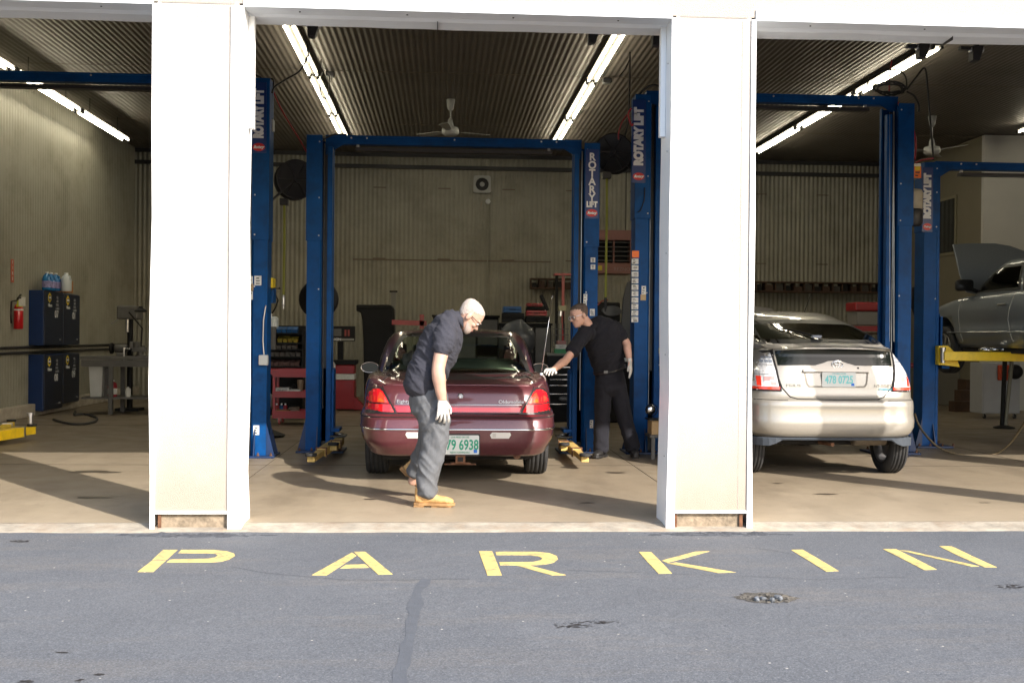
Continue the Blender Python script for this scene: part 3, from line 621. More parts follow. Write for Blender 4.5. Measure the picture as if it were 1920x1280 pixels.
a, c = P(1186, 187, Y3_-.16), P(1210, 343, Y3_-.16); sign(L3, (a.x+c.x)/2, Y3_-.155, c.z, a.z, c.x-a.x)
sticker(L3, 1185, 470, 1198, 483, Y3_-.142, M_ORG, False)
for k in range(10): sticker(L3, 1184.5-.05*k, 485+k*12.1, 1197-.05*k, 495+k*12.1, Y3_-.142)
sticker(L3, 1203, 536, 1211, 552, Y3_-.142); sticker(L3, 1201, 552, 1211, 563, Y3_-.142, M_TAN, False)
b = MB(); a, c = P(1214, 375, Y3_-.16), P(1212, 400, Y3_-.16); b.tube([P(1209, 352, Y3_-.17), P(1208, 375, Y3_-.17), P(1201, 395, Y3_-.17), P(1196, 398, Y3_-.17)], .006); b.out('loose_cable', M_RUB, L3)
# sticker strip on the far post
a, c = P(1688, 425, Y3_+.18), P(1700, 660, Y3_+.18); b = MB(); b.box(a.x, c.x, Y3_+.19, Y3_+.3, .05, a.z); b.out('rear_post_flange', M_BLU, L3)
sticker(L3, 1690, 482, 1699, 494, Y3_+.188, M_ORG, False)
for k in range(9): sticker(L3, 1690, 496+k*11.6, 1698.5, 505.5+k*11.6, Y3_+.188)
b = MB(); b.tube([P(1668, 215, Y3_-.12), P(1668, 640, Y3_-.12)], .006); b.tube([P(1676, 215, Y3_-.12), P(1676, 640, Y3_-.12)], .006); b.split('cable', M_STL, L3)
b = MB(); a, c = P(1684, 606, Y3_+.1), P(1703, 632, Y3_+.1); b.box(a.x, c.x, Y3_+.02, Y3_+.15, c.z, a.z); b.out('lock_cover', M_BLK, L3, bevel=.01)
# power unit with tank between the posts
pu = P(1710, 350, Y3_+.15)
b = MB(); a, c = P(1690, 308, Y3_+.1), P(1722, 336, Y3_+.1); b.box(a.x, c.x, Y3_+.02, Y3_+.24, c.z, a.z); b.box(a.x+.03, c.x-.05, Y3_-.02, Y3_+.019, c.z+.04, a.z-.05); b.out('power_unit', M_STL, L3, bevel=.01)
b = MB(); z0, z1 = P(1708, 352, Y3_).z, P(1708, 390, Y3_).z; b.lathe([(.06, z0), (.11, z0-.01), (.125, z0-.05), (.125, z1)], (pu.x-.01, Y3_+.12, 0), n=20); b.out('motor_housing', mat('cast_beige', (.40, .36, .28), .5, var=.2), L3, smooth=True)
z2 = P(1708, 422, Y3_).z; b = MB(); b.lathe([(.12, z1-.005), (.13, z1-.02), (.125, z2+.03), (.10, z2), (.01, z2-.005)], (pu.x-.01, Y3_+.12, 0), n=20); b.out('oil_tank', M_BLK, L3, smooth=True)
sticker(L3, 1714, 312, 1727, 334, Y3_-.02, M_ORG, True); sticker(L3, 1716, 312, 1725, 320, Y3_-.024, M_ORB, False)
# --- lift 4: holds the grey sedan up
Y4 = 13.75; x4 = P(1737, 640, Y4).x
L4 = thing('two_post_lift', 'blue lift at far right holding the grey sedan on yellow arms', 'vehicle lift', (x4+1.75, Y4, 0), 0, 'blue two-post lifts')
t4 = P(1740, 312, Y4).z; c4, o4, i4 = column(L4, x4, Y4, t4, 1, .21, fr=.86, slz=P(1740, 436, Y4).z); column(L4, x4+3.5, Y4, t4, -1, .26)
crossbeam(L4, x4+.08, x4+3.45, Y4+.04, P(1840, 312, Y4).z)
zc4 = P(1765, 690, Y4).z; carriage(L4, x4, Y4, zc4, zc4+.7, 1, .26); carriage(L4, x4+3.5, Y4, zc4, zc4+.7, -1, .26)
a, c = P(1730, 314, Y4-.16), P(1748, 435, Y4-.16); sign(L4, (a.x+c.x)/2, Y4-.155, c.z, a.z, c.x-a.x)
za = P(1850, 668, Y4-.35).z; e = P(1768, 668, Y4-.3)
arm(L4, (e.x, Y4-.3), (e.x+1.45, Y4-.42), za, M_YAR, tip=.93, w=.11, h=.115, pad=False)
b = MB(); b.prism([P(1760, 648, Y4-.24), P(1778, 648, Y4-.24), P(1790, 660, Y4-.24), P(1800, 688, Y4-.24), P(1768, 684, Y4-.24), P(1760, 684, Y4-.24)], (0, .10, 0)); b.out('arm_gusset', M_YAR, L4, bevel=.004)
arm(L4, (e.x+.02, Y4+.05), (e.x+.75, Y4+1.3), za+.02, M_YAR, tip=.6, w=.10, h=.09)
arm(L4, (x4+3.3, Y4-.2), (x4+2.4, Y4-.5), za, M_YAR, tip=.6)
# ================================================================ HOSE REELS
M_HOSE = mat('hose_green', (.24, .25, .03), .6)
def hose_reel(px, py, Y, R_, sd_, label, drop):
    c = P(px, py, Y); t = thing('hose_reel', label, 'hose reel', c, 0, 'black retractable hose reels')
    ax = V((.35*sd_, -.93, 0)).normalized()
    for s in (-1, 1):
        b = MB(); b.lathe([(.02, 0), (R_*.35, .012), (R_*.93, .0), (R_, .012), (R_, .022), (R_*.93, .012), (R_*.35, .024), (.02, .014)], c+ax*(s*.085-.01), ax, 36); b.out('reel_disc', M_BLK, t, smooth=True)
        b = MB(); u = ax.cross(Z3).normalized()
        for k in range(6):
            a = PI*k/3; d = u*math.cos(a)+Z3*math.sin(a); b.beam(c+ax*(s*.11)+d*.03, c+ax*(s*.11)+d*R_*.9, .02, .012)
        b.out('disc_rib', M_BLK, t)
    b = MB(); b.lathe([(R_*.72, -.07), (R_*.8, -.05), (R_*.76, -.02), (R_*.8, .02), (R_*.76, .04), (R_*.72, .07)], c, ax, 30); b.out('coiled_hose', M_HOSE, t, smooth=True)
    b = MB(); b.beam(c+ax*.13, c+ax*.13+V((sd_*.45, 0, .0)), .05, .02); b.beam(c+ax*.13+V((-sd_*.02, 0, 0)), c+ax*.13+V((-sd_*.30, 0, -.26)), .05, .02); b.beam(c-ax*.13, c-ax*.13+V((sd_*.45, .1, 0)), .05, .02)
    b.lathe([(.05, 0), (.05, .03), (.02, .03)], c+ax*.12, ax, 14); b.out('bracket', M_BLK, t)
    g = c+V((-.11, -.12, -R_-.02)); b = MB(); b.box(g.x-.05, g.x+.05, g.y-.05, g.y+.05, g.z-.06, g.z+.02); b.out('roller_guide', M_BLK, t, bevel=.006)
    b = MB(); b.tube([g+V((0, 0, 0)), g+V((.005, 0, -.5)), g+V((0, 0, -drop))], .015); h = b.out('hanging_hose', M_HOSE, t)
    b = MB(); q = g+V((0, 0, -drop)); b.lathe([(.014, 0), (.02, -.03), (.02, -.12), (.012, -.13), (.012, -.17)], q, n=10); b.out('nozzle', M_STL if sd_ > 0 else M_RUB, h)
hose_reel(553, 338, 13.6, .245, 1, 'black hose reel on the left post of the centre lift', 1.15)
hose_reel(1152, 289, 13.3, .24, -1, 'black hose reel between the two right-hand lift posts', 1.5)
# ================================================================ CABLES
M_CBL = mat('black_cable', (.012, .012, .012), .6); M_RHS = mat('red_hose', (.38, .02, .03), .5)
def wire(px, Ys, r, m, name, label, cat='cable', group=None):
    pts = [P(x, y, q) for (x, y), q in zip(px, Ys)] if isinstance(Ys, list) else [P(x, y, Ys) for x, y in px]
    # smooth (Catmull-Rom)
    o = []; n = len(pts)
    for i in range(n-1):
        p0, p1, p2, p3 = pts[max(i-1, 0)], pts[i], pts[i+1], pts[min(i+2, n-1)]
        for k in range(6):
            t_ = k/6; o.append(.5*((2*p1)+(p2-p0)*t_+(2*p0-5*p1+4*p2-p3)*t_*t_+(3*p1-p0-3*p2+p3)*t_**3))
    o.append(pts[-1]); b = MB(); b.tube(o, r, 7); return tag(b.out(name, m, smooth=True), label, cat, group)
wire([(575, 78), (577, 100), (573, 115), (560, 135), (535, 150), (515, 163), (510, 175)], 12.0, .010, M_CBL, 'power_cable', 'black cable swooping from the strip light to the left sign post')
wire([(577, 95), (583, 125), (592, 139), (600, 128), (602, 112)], 12.6, .006, M_CBL, 'power_cable', 'short cable loop under the left row of strip lights')
wire([(618, 140), (617, 160), (614, 182), (606, 183), (601, 172), (601, 150), (606, 135)], 15.5, .008, M_CBL, 'power_cable', 'thin cable loop dangling beside a ceiling box in the left row')
wire([(470, 140), (485, 143), (497, 152), (508, 148), (513, 152), (511, 172), (509, 215), (512, 230)], 12.5, .010, M_CBL, 'power_cable', 'cable running over the top of the left sign post')
wire([(512, 170), (525, 200), (545, 235), (562, 262), (575, 285)], 13.2, .009, M_RHS, 'air_hose', 'thin red air hose hanging left of the centre lift', 'hose')
wire([(575, 285), (590, 272), (605, 262), (625, 253), (650, 252)], 12.95, .012, M_CBL, 'power_cable', 'black cable lying on the left end of the centre crossbeam')
wire([(1181, 98), (1181, 130), (1180, 180), (1178, 225), (1172, 255), (1168, 275)], 13.2, .009, M_CBL, 'power_cable', 'long cable dropping to the right hose reel')
wire([(1181, 110), (1172, 130), (1160, 145)], 13.2, .006, M_CBL, 'power_cable', 'cable branching to the ceiling box right of the lights')
wire([(1184, 203), (1178, 215), (1184, 235), (1187, 232)], 12.75, .011, M_RHS, 'air_hose', 'red hose looped behind the right sign post', 'hose')
wire([(1176, 215), (1166, 230), (1160, 250), (1160, 262)], 13.1, .009, M_RHS, 'air_hose', 'red hose hanging above the right hose reel', 'hose')
wire([(1195, 190), (1199, 177), (1212, 165), (1225, 160), (1242, 163)], 12.85, .012, M_CBL, 'power_cable', 'black cable arching over the right sign post')
random.seed(11); cc = (1668, 166)
lp = []
for k in range(46):
    a = k*.62; rx, ry = 27+5*math.sin(k*.9), 10+4*math.sin(k*1.7); lp.append((cc[0]+rx*math.cos(a), cc[1]+ry*math.sin(a)))
wire(lp, [13+.12*math.sin(k*.62) for k in range(46)], .010, M_CBL, 'cable_coil', 'coiled black cable lying on the crossbeam over the hatchback')
wire([(1626, 163), (1632, 145), (1655, 133), (1685, 132), (1698, 145), (1700, 165)], 13., .010, M_CBL, 'power_cable', 'large loop of cable above the crossbeam over the hatchback')
wire([(1700, 168), (1718, 145), (1733, 128), (1738, 150), (1742, 200), (1747, 260), (1750, 300)], 13.3, .012, M_CBL, 'power_cable', 'cable dropping from the ceiling to the far right lift')
wire([(1700, 172), (1714, 180), (1722, 195), (1723, 210)], 13.0, .011, M_CBL, 'power_cable', 'stub of cable curling right of the far lift post')
wire([(1672, 112), (1668, 145), (1667, 175)], 13.2, .008, M_RHS, 'air_hose', 'red hose hanging through the cable coil', 'hose')
wire([(1675, 185), (1690, 200), (1708, 230), (1717, 265), (1715, 300)], 13.15, .012, M_RHS, 'air_hose', 'red hose bowing down to the power unit', 'hose')
wire([(1716, 305), (1730, 300), (1750, 297)], 13.2, .010, M_RHS, 'air_hose', 'red hose joining the power unit and the far lift', 'hose')
gp = [(1715, 775), (1722, 795), (1738, 818), (1760, 838), (1790, 850), (1830, 856), (1865, 851), (1890, 835), (1908, 812), (1925, 785)]
wire(gp, [13.0, 13.0, 12.9, 12.85, 12.8, 12.75, 12.8, 13.0, 13.2, 13.4], .014, mat('brown_hose', (.09, .065, .03), .6), 'air_hose', 'brown hose sagging across the floor at far right', 'hose')
# ================================================================ DOOR BRACKETS, CEILING BOXES
def door_bracket(px, py0, py1, Y, label, wide=.11):
    p = P(px, py1, Y); t = thing('door_bracket', label, 'bracket', (p.x, Y, CZ), 0, 'dark brackets hanging behind the door header'); zt = P(px, py0, Y).z
    b = MB(); b.box(p.x-.02, p.x+.02, Y-.02, Y+.02, zt-.01, CZ-.02); b.out('hanger_strut', M_BLK, t)
    b = MB(); b.loft([[(p.x-wide/2+k, y, z) for k, y in ((0, Y-.05), (wide-2*k0, Y-.05), (wide-2*k0, Y+.05), (0, Y+.05))] for z, k0 in ((zt, 0), (zt-(zt-p.z)*.4, .005), (p.z, .02))]); b.out('bracket_body', M_BLK, t, bevel=.006)
    b = MB(); b.lathe([(.03, -.07), (.035, -.06), (.035, .06), (.03, .07)], (p.x, Y, zt-.03), (1, 0, 0), 14); b.out('roller', M_STL, t)
    b = MB(); b.box(p.x-.17, p.x-wide/2-.001, Y-.03, Y+.03, zt-.035, zt-.005); b.out('side_tab', M_BLK, t)
door_bracket(588, 42, 71, 10.6, 'dark door bracket beside the left strip lights of the centre bay')
door_bracket(1113, 54, 83, 10.6, 'dark door bracket left of the right strip lights of the centre bay')
door_bracket(1233, 56, 88, 10.6, 'dark door bracket in the top right corner of the centre bay')
door_bracket(1730, 84, 111, 10.6, 'dark door bracket crossing the strip light of the right bay')
door_bracket(1830, 88, 116, 10.6, 'dark door bracket right of the strip lights in the right bay')
def ceil_box(px, py, label):
    p = G(px, py, CZ-.04); t = thing('ceiling_box', label, 'electrical box', (p.x, p.y, CZ-.02), 0, 'small electrical boxes on the ceiling')
    b = MB(); b.cbox((p.x, p.y, CZ-.06), (.13, .13, .07)); b.out('box_body', M_BLK, t, bevel=.008)
    b = MB(); b.cbox((p.x, p.y, CZ-.10), (.09, .09, .012)); b.out('box_cover', M_GRY, t)
ceil_box(619, 137, 'small ceiling box right of the left strip lights'); ceil_box(1138, 150, 'small ceiling box right of the right strip lights')
# ================================================================ WALL EXTRACTOR FAN AND CONDUIT
Yw = BY-.05; a, c = P(888, 330, Yw), P(920, 362, Yw)
t = thing('extractor_fan', 'white square extractor fan high on the back wall', 'wall fan', ((a.x+c.x)/2, BY, c.z))
cx, cz, R_ = (a.x+c.x)/2, (a.z+c.z)/2, (c.x-a.x)/2
b = MB(); n = 32; sq = []; ci = []
for k in range(n):
    th = 2*PI*(k+.5)/n; dx, dz = math.cos(th), math.sin(th); s = R_/max(abs(dx), abs(dz)); sq.append((cx+dx*s, cz+dz*s)); ci.append((cx+dx*R_*.76, cz+dz*R_*.76))
b.loft([[(x, Yw+.03, z) for x, z in sq], [(x, Yw-.05, z) for x, z in sq], [(x, Yw-.055, z) for x, z in ci], [(x, Yw-.01, z) for x, z in ci]], caps=False); b.out('frame', M_FAN, t)
b = MB(); b.lathe([(R_*.74, 0), (R_*.74, .02), (.01, .02), (.01, 0)], (cx, Yw+.01, cz), (0, 1, 0), 28); b.out('dark_recess', M_BLK, t)
b = MB()
for k in range(5):
    th = 2*PI*k/5; u = V((math.cos(th), 0, math.sin(th))); v = V((-math.sin(th), 0, math.cos(th))); o = V((cx, Yw-.02, cz)); b.prism([o+u*.05-v*.03, o+u*R_*.68-v*.10, o+u*R_*.68+v*.06+V((0, .01, 0)), o+u*.05+v*.03], (0, .006, 0))
b.out('fan_blade', M_BLK, t)
b = MB(); b.lathe([(.01, -.03), (.05, -.028), (.055, 0), (.01, .002)], (cx, Yw-.03, cz), (0, 1, 0), 18); b.out('hub', M_FAN, t)
for k in (.25, .5, .68):
    b = MB(); b.tube([(cx+R_*k*math.cos(2*PI*i/24), Yw-.05, cz+R_*k*math.sin(2*PI*i/24)) for i in range(25)], .004, 5); b.out('guard_ring', M_BLK, t)
t = thing('wall_switch', 'round wall box with conduit below the extractor fan', 'electrical box', P(915, 378, Yw))
p = P(915, 378, Yw); b = MB(); b.lathe([(.01, -.05), (.055, -.05), (.06, 0)], (p.x, Yw, p.z), (0, 1, 0), 8); b.out('box_body', M_GRY, t)
b = MB(); b.tube([(p.x, Yw-.01, p.z-.06), (p.x, Yw-.01, 1.2)], .012); b.out('conduit', M_WAL, t)
# ================================================================ CARS (built round a local origin, rear bumper at y=0, nose towards +Y)
def interp(tab, t):
    if t <= tab[0][0]: return tab[0][1:]
    for a, c in zip(tab, tab[1:]):
        if t <= c[0]:
            k = (t-a[0])/(c[0]-a[0]); return tuple(p+(q-p)*k for p, q in zip(a[1:], c[1:]))
    return tab[-1][1:]
def loop_pts(w, y0, y1, e, er=None, n=26, m=60):
    """points round a super-ellipse plan; e front/side exponent, er rear exponent"""
    yc, L_ = (y0+y1)/2, (y1-y0)/2; per = []
    for i in range(n): per.append((-1+2*i/n, -1))
    for i in range(m): per.append((1, -1+2*i/m))
    for i in range(n): per.append((1-2*i/n, 1))
    for i in range(m): per.append((-1, 1-2*i/m))
    out = []
    for u, v in per:
        ee = (er or e) if v < 0 else e
        u2, v2 = abs(u), abs(v); k = (u2**ee+v2**ee)**(-1/ee); out.append((u*k*w, yc+v*k*L_))
    return out
def shell(rings, zt=None, cap=7, crown=.0, zcap=None):
    """rings: (z or t, halfwidth, y0, y1, e, er). zt(y)-> local z scale top"""
    R = []
    for (t, w_, y0, y1, e, er) in rings:
        R.append([V((x, y, t if zt is None else zt(t, y, x))) for x, y in loop_pts(w_, y0, y1, e, er)])
    top = R[-1]; w_, y0, y1, e, er = rings[-1][1:]; yc = (y0+y1)/2; t = rings[-1][0]
    for k in range(1, cap+1):
        s = 1-(k/cap)**.9 if k < cap else .0
        s = max(s, .004)
        R.append([V((p.x*s, yc+(p.y-yc)*s if False else p.y*(1) if False else yc+(p.y-yc)*s, (t if zt is None else zt(t, yc+(p.y-yc)*s, p.x*s))+crown*(1-s*s))) for p in top])
    return R
def bvh_of(rings_list):
    vs_, fs = [], []
    for R in rings_list:
        o = len(vs_); n = len(R[0])
        for r in R: vs_ += [p for p in r]
        for j in range(len(R)-1):
            for k in range(n): fs.append((o+j*n+k, o+j*n+(k+1) % n, o+(j+1)*n+(k+1) % n, o+(j+1)*n+k))
    return BVHTree.FromPolygons(vs_, fs)
class Car:
    def __init__(s, root, M): s.t = root; s.M = M
    def mesh(s, R, name, m, parent=None, smooth=True):
        b = MB(); b.loft([[s.M @ p for p in r] for r in R]); return b.out(name, m, parent or s.t, smooth=smooth)
    def hit(s, a, c, ax):
        if ax == 'r': o, d = V((a, -3, c)), V((0, 1, 0))
        elif ax == 'l': o, d = V((-3, a, c)), V((1, 0, 0))
        elif ax == 'R': o, d = V((3, a, c)), V((-1, 0, 0))
        else: o, d = V((a, c, 5)), V((0, 0, -1))
        h = s.bvh.ray_cast(o, d)
        return (h[0], d) if h[0] is not None else (None, d)
    def drape(s, poly, name, m, off=.004, ax='r', step=.04, parent=None, rim=.012, smooth=True, flat=None):
        bm = bmesh.new(); f = bm.faces.new([bm.verts.new((x, z, 0)) for x, z in poly])
        for k in (0, 1):
            lo, hi = min(p[k] for p in poly), max(p[k] for p in poly); n = int((hi-lo)/step)
            for i in range(1, n+1):
                q = [0, 0, 0]; q[k] = lo+(hi-lo)*i/(n+1); nn = [0, 0, 0]; nn[k] = 1
                bmesh.ops.bisect_plane(bm, geom=bm.verts[:]+bm.edges[:]+bm.faces[:], plane_co=q, plane_no=nn)
        bad = []
        for v in bm.verts:
            h, d = s.hit(v.co.x, v.co.y, ax)
            if h is None: bad.append(v); continue
            v.co = h - d*off if flat is None else V((h.x, flat, h.z))
        bmesh.ops.delete(bm, geom=bad, context='VERTS')
        ed = [e for e in bm.edges if len(e.link_faces) == 1]
        if rim:
            mp = {}
            for e in ed:
                for v in e.verts:
                    if v not in mp: mp[v] = bm.verts.new(v.co + d*rim)
                try: bm.faces.new([e.verts[0], e.verts[1], mp[e.verts[1]], mp[e.verts[0]]])
                except ValueError: pass
        bmesh.ops.recalc_face_normals(bm, faces=bm.faces)
        bm.transform(s.M); me = bpy.data.meshes.new(name); bm.to_mesh(me); bm.free()
        return link(name, me, m, parent or s.t, smooth=(rim == 0))
    def line(s, pts, name, m, r=.004, ax='r', parent=None, off=0., step=.03, closed=False):
        pts = list(pts)+([pts[0]] if closed else []); o = []
        for a, c in zip(pts, pts[1:]):
            n = max(1, int(math.hypot(c[0]-a[0], c[1]-a[1])/step))
            for i in range(n): o.append((a[0]+(c[0]-a[0])*i/n, a[1]+(c[1]-a[1])*i/n))
        o.append(pts[-1]); w_ = []
        for a, c in o:
            h, d = s.hit(a, c, ax)
            if h is not None: w_.append(s.M @ (h-d*off))
        if len(w_) > 1:
            b = MB(); b.tube(w_, r, 6); return b.out(name, m, parent or s.t, smooth=True)
    def txt(s, body, x, z, size, m, name='badge_lettering', parent=None, ax='r', off=.006, ext=.002, sx=1., ofs=0., shear=0., align='CENTER'):
        h, d = s.hit(x, z, ax); h2, _ = s.hit(x+.03, z, ax); p = s.M @ (h-d*off); xd = ((s.M @ h2)-(s.M @ h)).normalized()
        h3, _ = s.hit(x, z+.02, ax); zd = ((s.M @ h3)-(s.M @ h)).normalized(); zd = (zd-xd*zd.dot(xd)).normalized()
        return text(name, body, size, m, parent or s.t, p, xd, zd, sx=sx, offset=ofs, ext=ext, shear=shear, align=align)
    def wheel(s, x, y, side, r=.32, wd=.205, rim_m=None, spokes=7, z=None, turn=0.):
        z = r-.006 if z is None else z; Mx = s.M @ Matrix.Translation((x, y, z)) @ Matrix.Rotation(turn, 4, 'Z')
        t = thing('tmp', 'x y z w', 'x') if False else None
        h = wd/2; pr = [(r*.66, -h+.012), (r*.80, -h), (r*.93, -h+.006), (r*.985, -h+.028)]
        g = [-.55, -.2, .2, .55]
        for k in g: pr += [(r, k*h-.008), (r-.010, k*h-.004), (r-.010, k*h+.004), (r, k*h+.008)]
        pr += [(r*.985, h-.028), (r*.93, h-.006), (r*.80, h), (r*.66, h-.012)]
        b = MB(); n = 56; b.loft([[Mx @ V((q, rr*math.cos(2*PI*k/n), rr*math.sin(2*PI*k/n))) for k in range(n)] for rr, q in pr], caps=False)
        w_ = b.out('wheel', M_TYRE, s.t, smooth=True); 
        b = MB(); o = side
        pr = [(r*.66, -h*.9), (r*.60, -h*.8), (r*.58, 0), (r*.60, h*.8), (r*.67, h*.92), (r*.64, h*.95)]
        b.loft([[Mx @ V((q*o, rr*math.cos(2*PI*k/n), rr*math.sin(2*PI*k/n))) for k in range(n)] for rr, q in pr], caps=False)
        for k in range(spokes):
            a = 2*PI*k/spokes; u = V((0, math.cos(a), math.sin(a))); v = V((0, -math.sin(a), math.cos(a)))
            b.loft([[Mx @ (u*rr+v*sw*ww+V((o*(xo+dx), 0, 0))) for sw, dx in ((-1, -.012), (1, -.012), (1, .012), (-1, .012))] for rr, ww, xo in ((.03, .022, h*.62), (r*.35, .024, h*.66), (r*.62, .034, h*.7))])
        b.loft([[Mx @ V((o*q, rr*math.cos(2*PI*k/20), rr*math.sin(2*PI*k/20))) for k in range(20)] for rr, q in ((.06, h*.5), (.06, h*.74), (.03, h*.8))])
        b.out('rim', rim_m or M_ALLOY, w_)
        b = MB(); b.loft([[Mx @ V((o*q, rr*math.cos(2*PI*k/28), rr*math.sin(2*PI*k/28))) for k in range(28)] for rr, q in ((r*.48, -.02), (r*.48, .0), (r*.1, .004))]); b.out('brake_disc', M_STL, w_)
        return w_
M_TYRE = mat('tyre', (.022, .022, .023), .75, var=.25, vscale=20, bump=.3, bscale=90)
M_ALLOY = mat('alloy_rim', (.45, .45, .46), .3, .85, var=.1)
M_BURG = mat('burgundy_paint', (.108, .028, .034), .34, .3, var=.08, vscale=40, coat=1., dirt=(.16, .09, .08), damt=.10, dscale=14)
M_BTRIM = mat('black_trim', (.012, .012, .013), .45)
M_SEAM = mat('panel_gap', (.006, .005, .006), .9)
M_LRED = mat('red_lens', (.75, .012, .02), .10, coat=1.); M_LRED2 = mat('red_lens_bright', (.95, .06, .03), .08, coat=1.)
M_LAMB = mat('amber_lens', (.9, .13, .02), .12, coat=1.); M_LDRK = mat('dark_red_lens', (.22, .003, .012), .12, coat=1.)
M_LCLR = mat('clear_lens', (.62, .60, .56), .12, coat=1.)
M_GLS = glass_mat('green_car_glass', (.78, .90, .78)); M_GLD = glass_mat('dark_car_glass', (.10, .13, .11)); M_GLL = glass_mat('light_car_glass', (.72, .80, .72))
M_SEAT = mat('grey_green_upholstery', (.46, .52, .42), .9, var=.1); M_PLT = mat('plate_white', (.55, .57, .56), .45); M_PGR = mat('plate_green', (.015, .26, .16), .5); M_PCY = mat('plate_teal', (.16, .50, .52), .5)
M_UND = mat('underbody', (.012, .011, .011), .9)
def arch_cut(o, car, x, y, r, z):
    b = MB(); n = 40; M = car.M; b.loft([[M @ V((q, y+r*math.cos(2*PI*k/n), z+r*math.sin(2*PI*k/n))) for k in range(n)] for q in (x-.26, x+.26)])
    bmesh.ops.recalc_face_normals(b.bm, faces=b.bm.faces); me = bpy.data.meshes.new('cut'); b.bm.to_mesh(me); b.bm.free()
    c = bpy.data.objects.new('cut', me); COL.objects.link(c); c.data.transform(_W[o].inverted()); c.parent = o.parent
    c.location = (0, 0, 0); m = o.modifiers.new('a', 'BOOLEAN'); m.operation = 'DIFFERENCE'; m.object = c; m.solver = 'EXACT'; return c
def bake(o, cuts):
    dg = bpy.context.evaluated_depsgraph_get(); dg.update(); me = bpy.data.meshes.new_from_object(o.evaluated_get(dg)); old = o.data
    o.modifiers.clear(); o.data = me; me.name = old.name
    for c in cuts: bpy.data.objects.remove(c)
def rr(x0, x1, z0, z1, r, n=5):
    o = []
    for cx, cz, a in ((x1-r, z1-r, 0), (x0+r, z1-r, 90), (x0+r, z0+r, 180), (x1-r, z0+r, 270)):
        for k in range(n+1): t = math.radians(a+90*k/n); o.append((cx+r*math.cos(t), cz+r*math.sin(t)))
    return o
def plate(car, cx, cz, y, W_, H_, num, m_, top=None, bot=None, stick=True):
    M = car.M; p = lambda x, yy, z: M @ V((cx+x, y+yy, cz+z)); b = MB()
    b.loft([[p(x, yy, z) for x, z in rr(-W_/2, W_/2, -H_/2, H_/2, .012)] for yy in (0, .004)]); pl = b.out('licence_plate', M_PLT, car.t)
    xd = M.to_3x3() @ X3
    text('plate_number', num, H_*.74, m_, pl, p(0, -.002, -.004), xd, Z3, offset=.003, sx=.70, ext=.001)
    if top: text('plate_heading', top, H_*.13, m_, pl, p(0, -.002, H_*.40), xd, Z3, sx=.95)
    if bot: text('plate_heading', bot, H_*.14, m_, pl, p(0, -.002, -H_*.40), xd, Z3, sx=.95)
    if stick:
        b = MB(); b.loft([[p(x, yy, z) for x, z in rr(W_*.36, W_*.45, -H_*.42, -H_*.24, .003)] for yy in (-.002, -.0001)]); b.out('plate_sticker', mat('sticker_blue', (.02, .14, .55), .5), pl)
    return pl
# ---------------------------------------------------------------- burgundy sedan
ys = 10.05; xs = P(860, 760, ys).x
SD = thing('parked_sedan', 'burgundy four-door sedan seen from behind with raised whip antenna', 'car', (xs, ys, 0))
car = Car(SD, Matrix.Translation((xs, ys, 0)) @ Matrix.Rotation(math.radians(-.0), 4, 'Z'))
LEN = 5.0
def sd_top(y):   # shoulder/deck height
    return interp([(0, .905), (.16, .915), (.5, .955), (1.0, 1.0), (1.6, 1.005), (3.2, .99), (3.9, .93), (4.6, .84), (5.0, .72)], y)[0]
def sz(t, y, x):
    zt_ = sd_top(y); return .26+(t-.26)*(zt_-.26)/(.92-.26)
rg = [(.262, .60, .30, 4.7, 6, 6), (.262, .84, .075, 4.95, 6, 9), (.285, .865, .045, 4.97, 6, 9), (.33, .885, .030, 4.98, 6, 9), (.335, .892, .024, 4.98, 6, 9), (.41, .93, .010, 4.99, 6, 9), (.49, .945, .002, 5.0, 6, 9), (.515, .95, .0, 5.0, 6, 9),
      (.53, .948, .004, 5.0, 6, 9), (.60, .945, .016, 5.0, 6, 9), (.625, .94, .035, 4.99, 6, 9), (.64, .93, .07, 4.99, 6, 9), (.655, .93, .082, 4.99, 6, 7), (.74, .93, .095, 4.98, 6, 7), (.82, .92, .115, 4.97, 6, 7), (.87, .905, .14, 4.95, 6, 7), (.895, .895, .165, 4.94, 6, 7), (.91, .872, .20, 4.92, 6, 8), (.92, .83, .26, 4.88, 6, 7), (.922, .78, .34, 4.82, 6, 7)]
Rb = shell(rg, sz, 8, .05)
body = car.mesh(Rb, 'body', M_BURG)
gh = [(.93, .855, .88, 3.55, 3.2, 4), (.985, .85, .93, 3.5, 3.2, 4), (1.06, .835, 1.03, 3.38, 3.2, 4), (1.15, .812, 1.16, 3.22, 3.2, 4), (1.24, .785, 1.31, 3.06, 3.2, 4), (1.32, .748, 1.46, 2.92, 3.2, 4), (1.38, .705, 1.58, 2.82, 3.2, 4), (1.415, .66, 1.68, 2.75, 3.2, 4), (1.428, .60, 1.80, 2.68, 3.2, 4)]
Rg = shell(gh, None, 6, .03)
car.bvh = bvh_of([Rb, Rg])
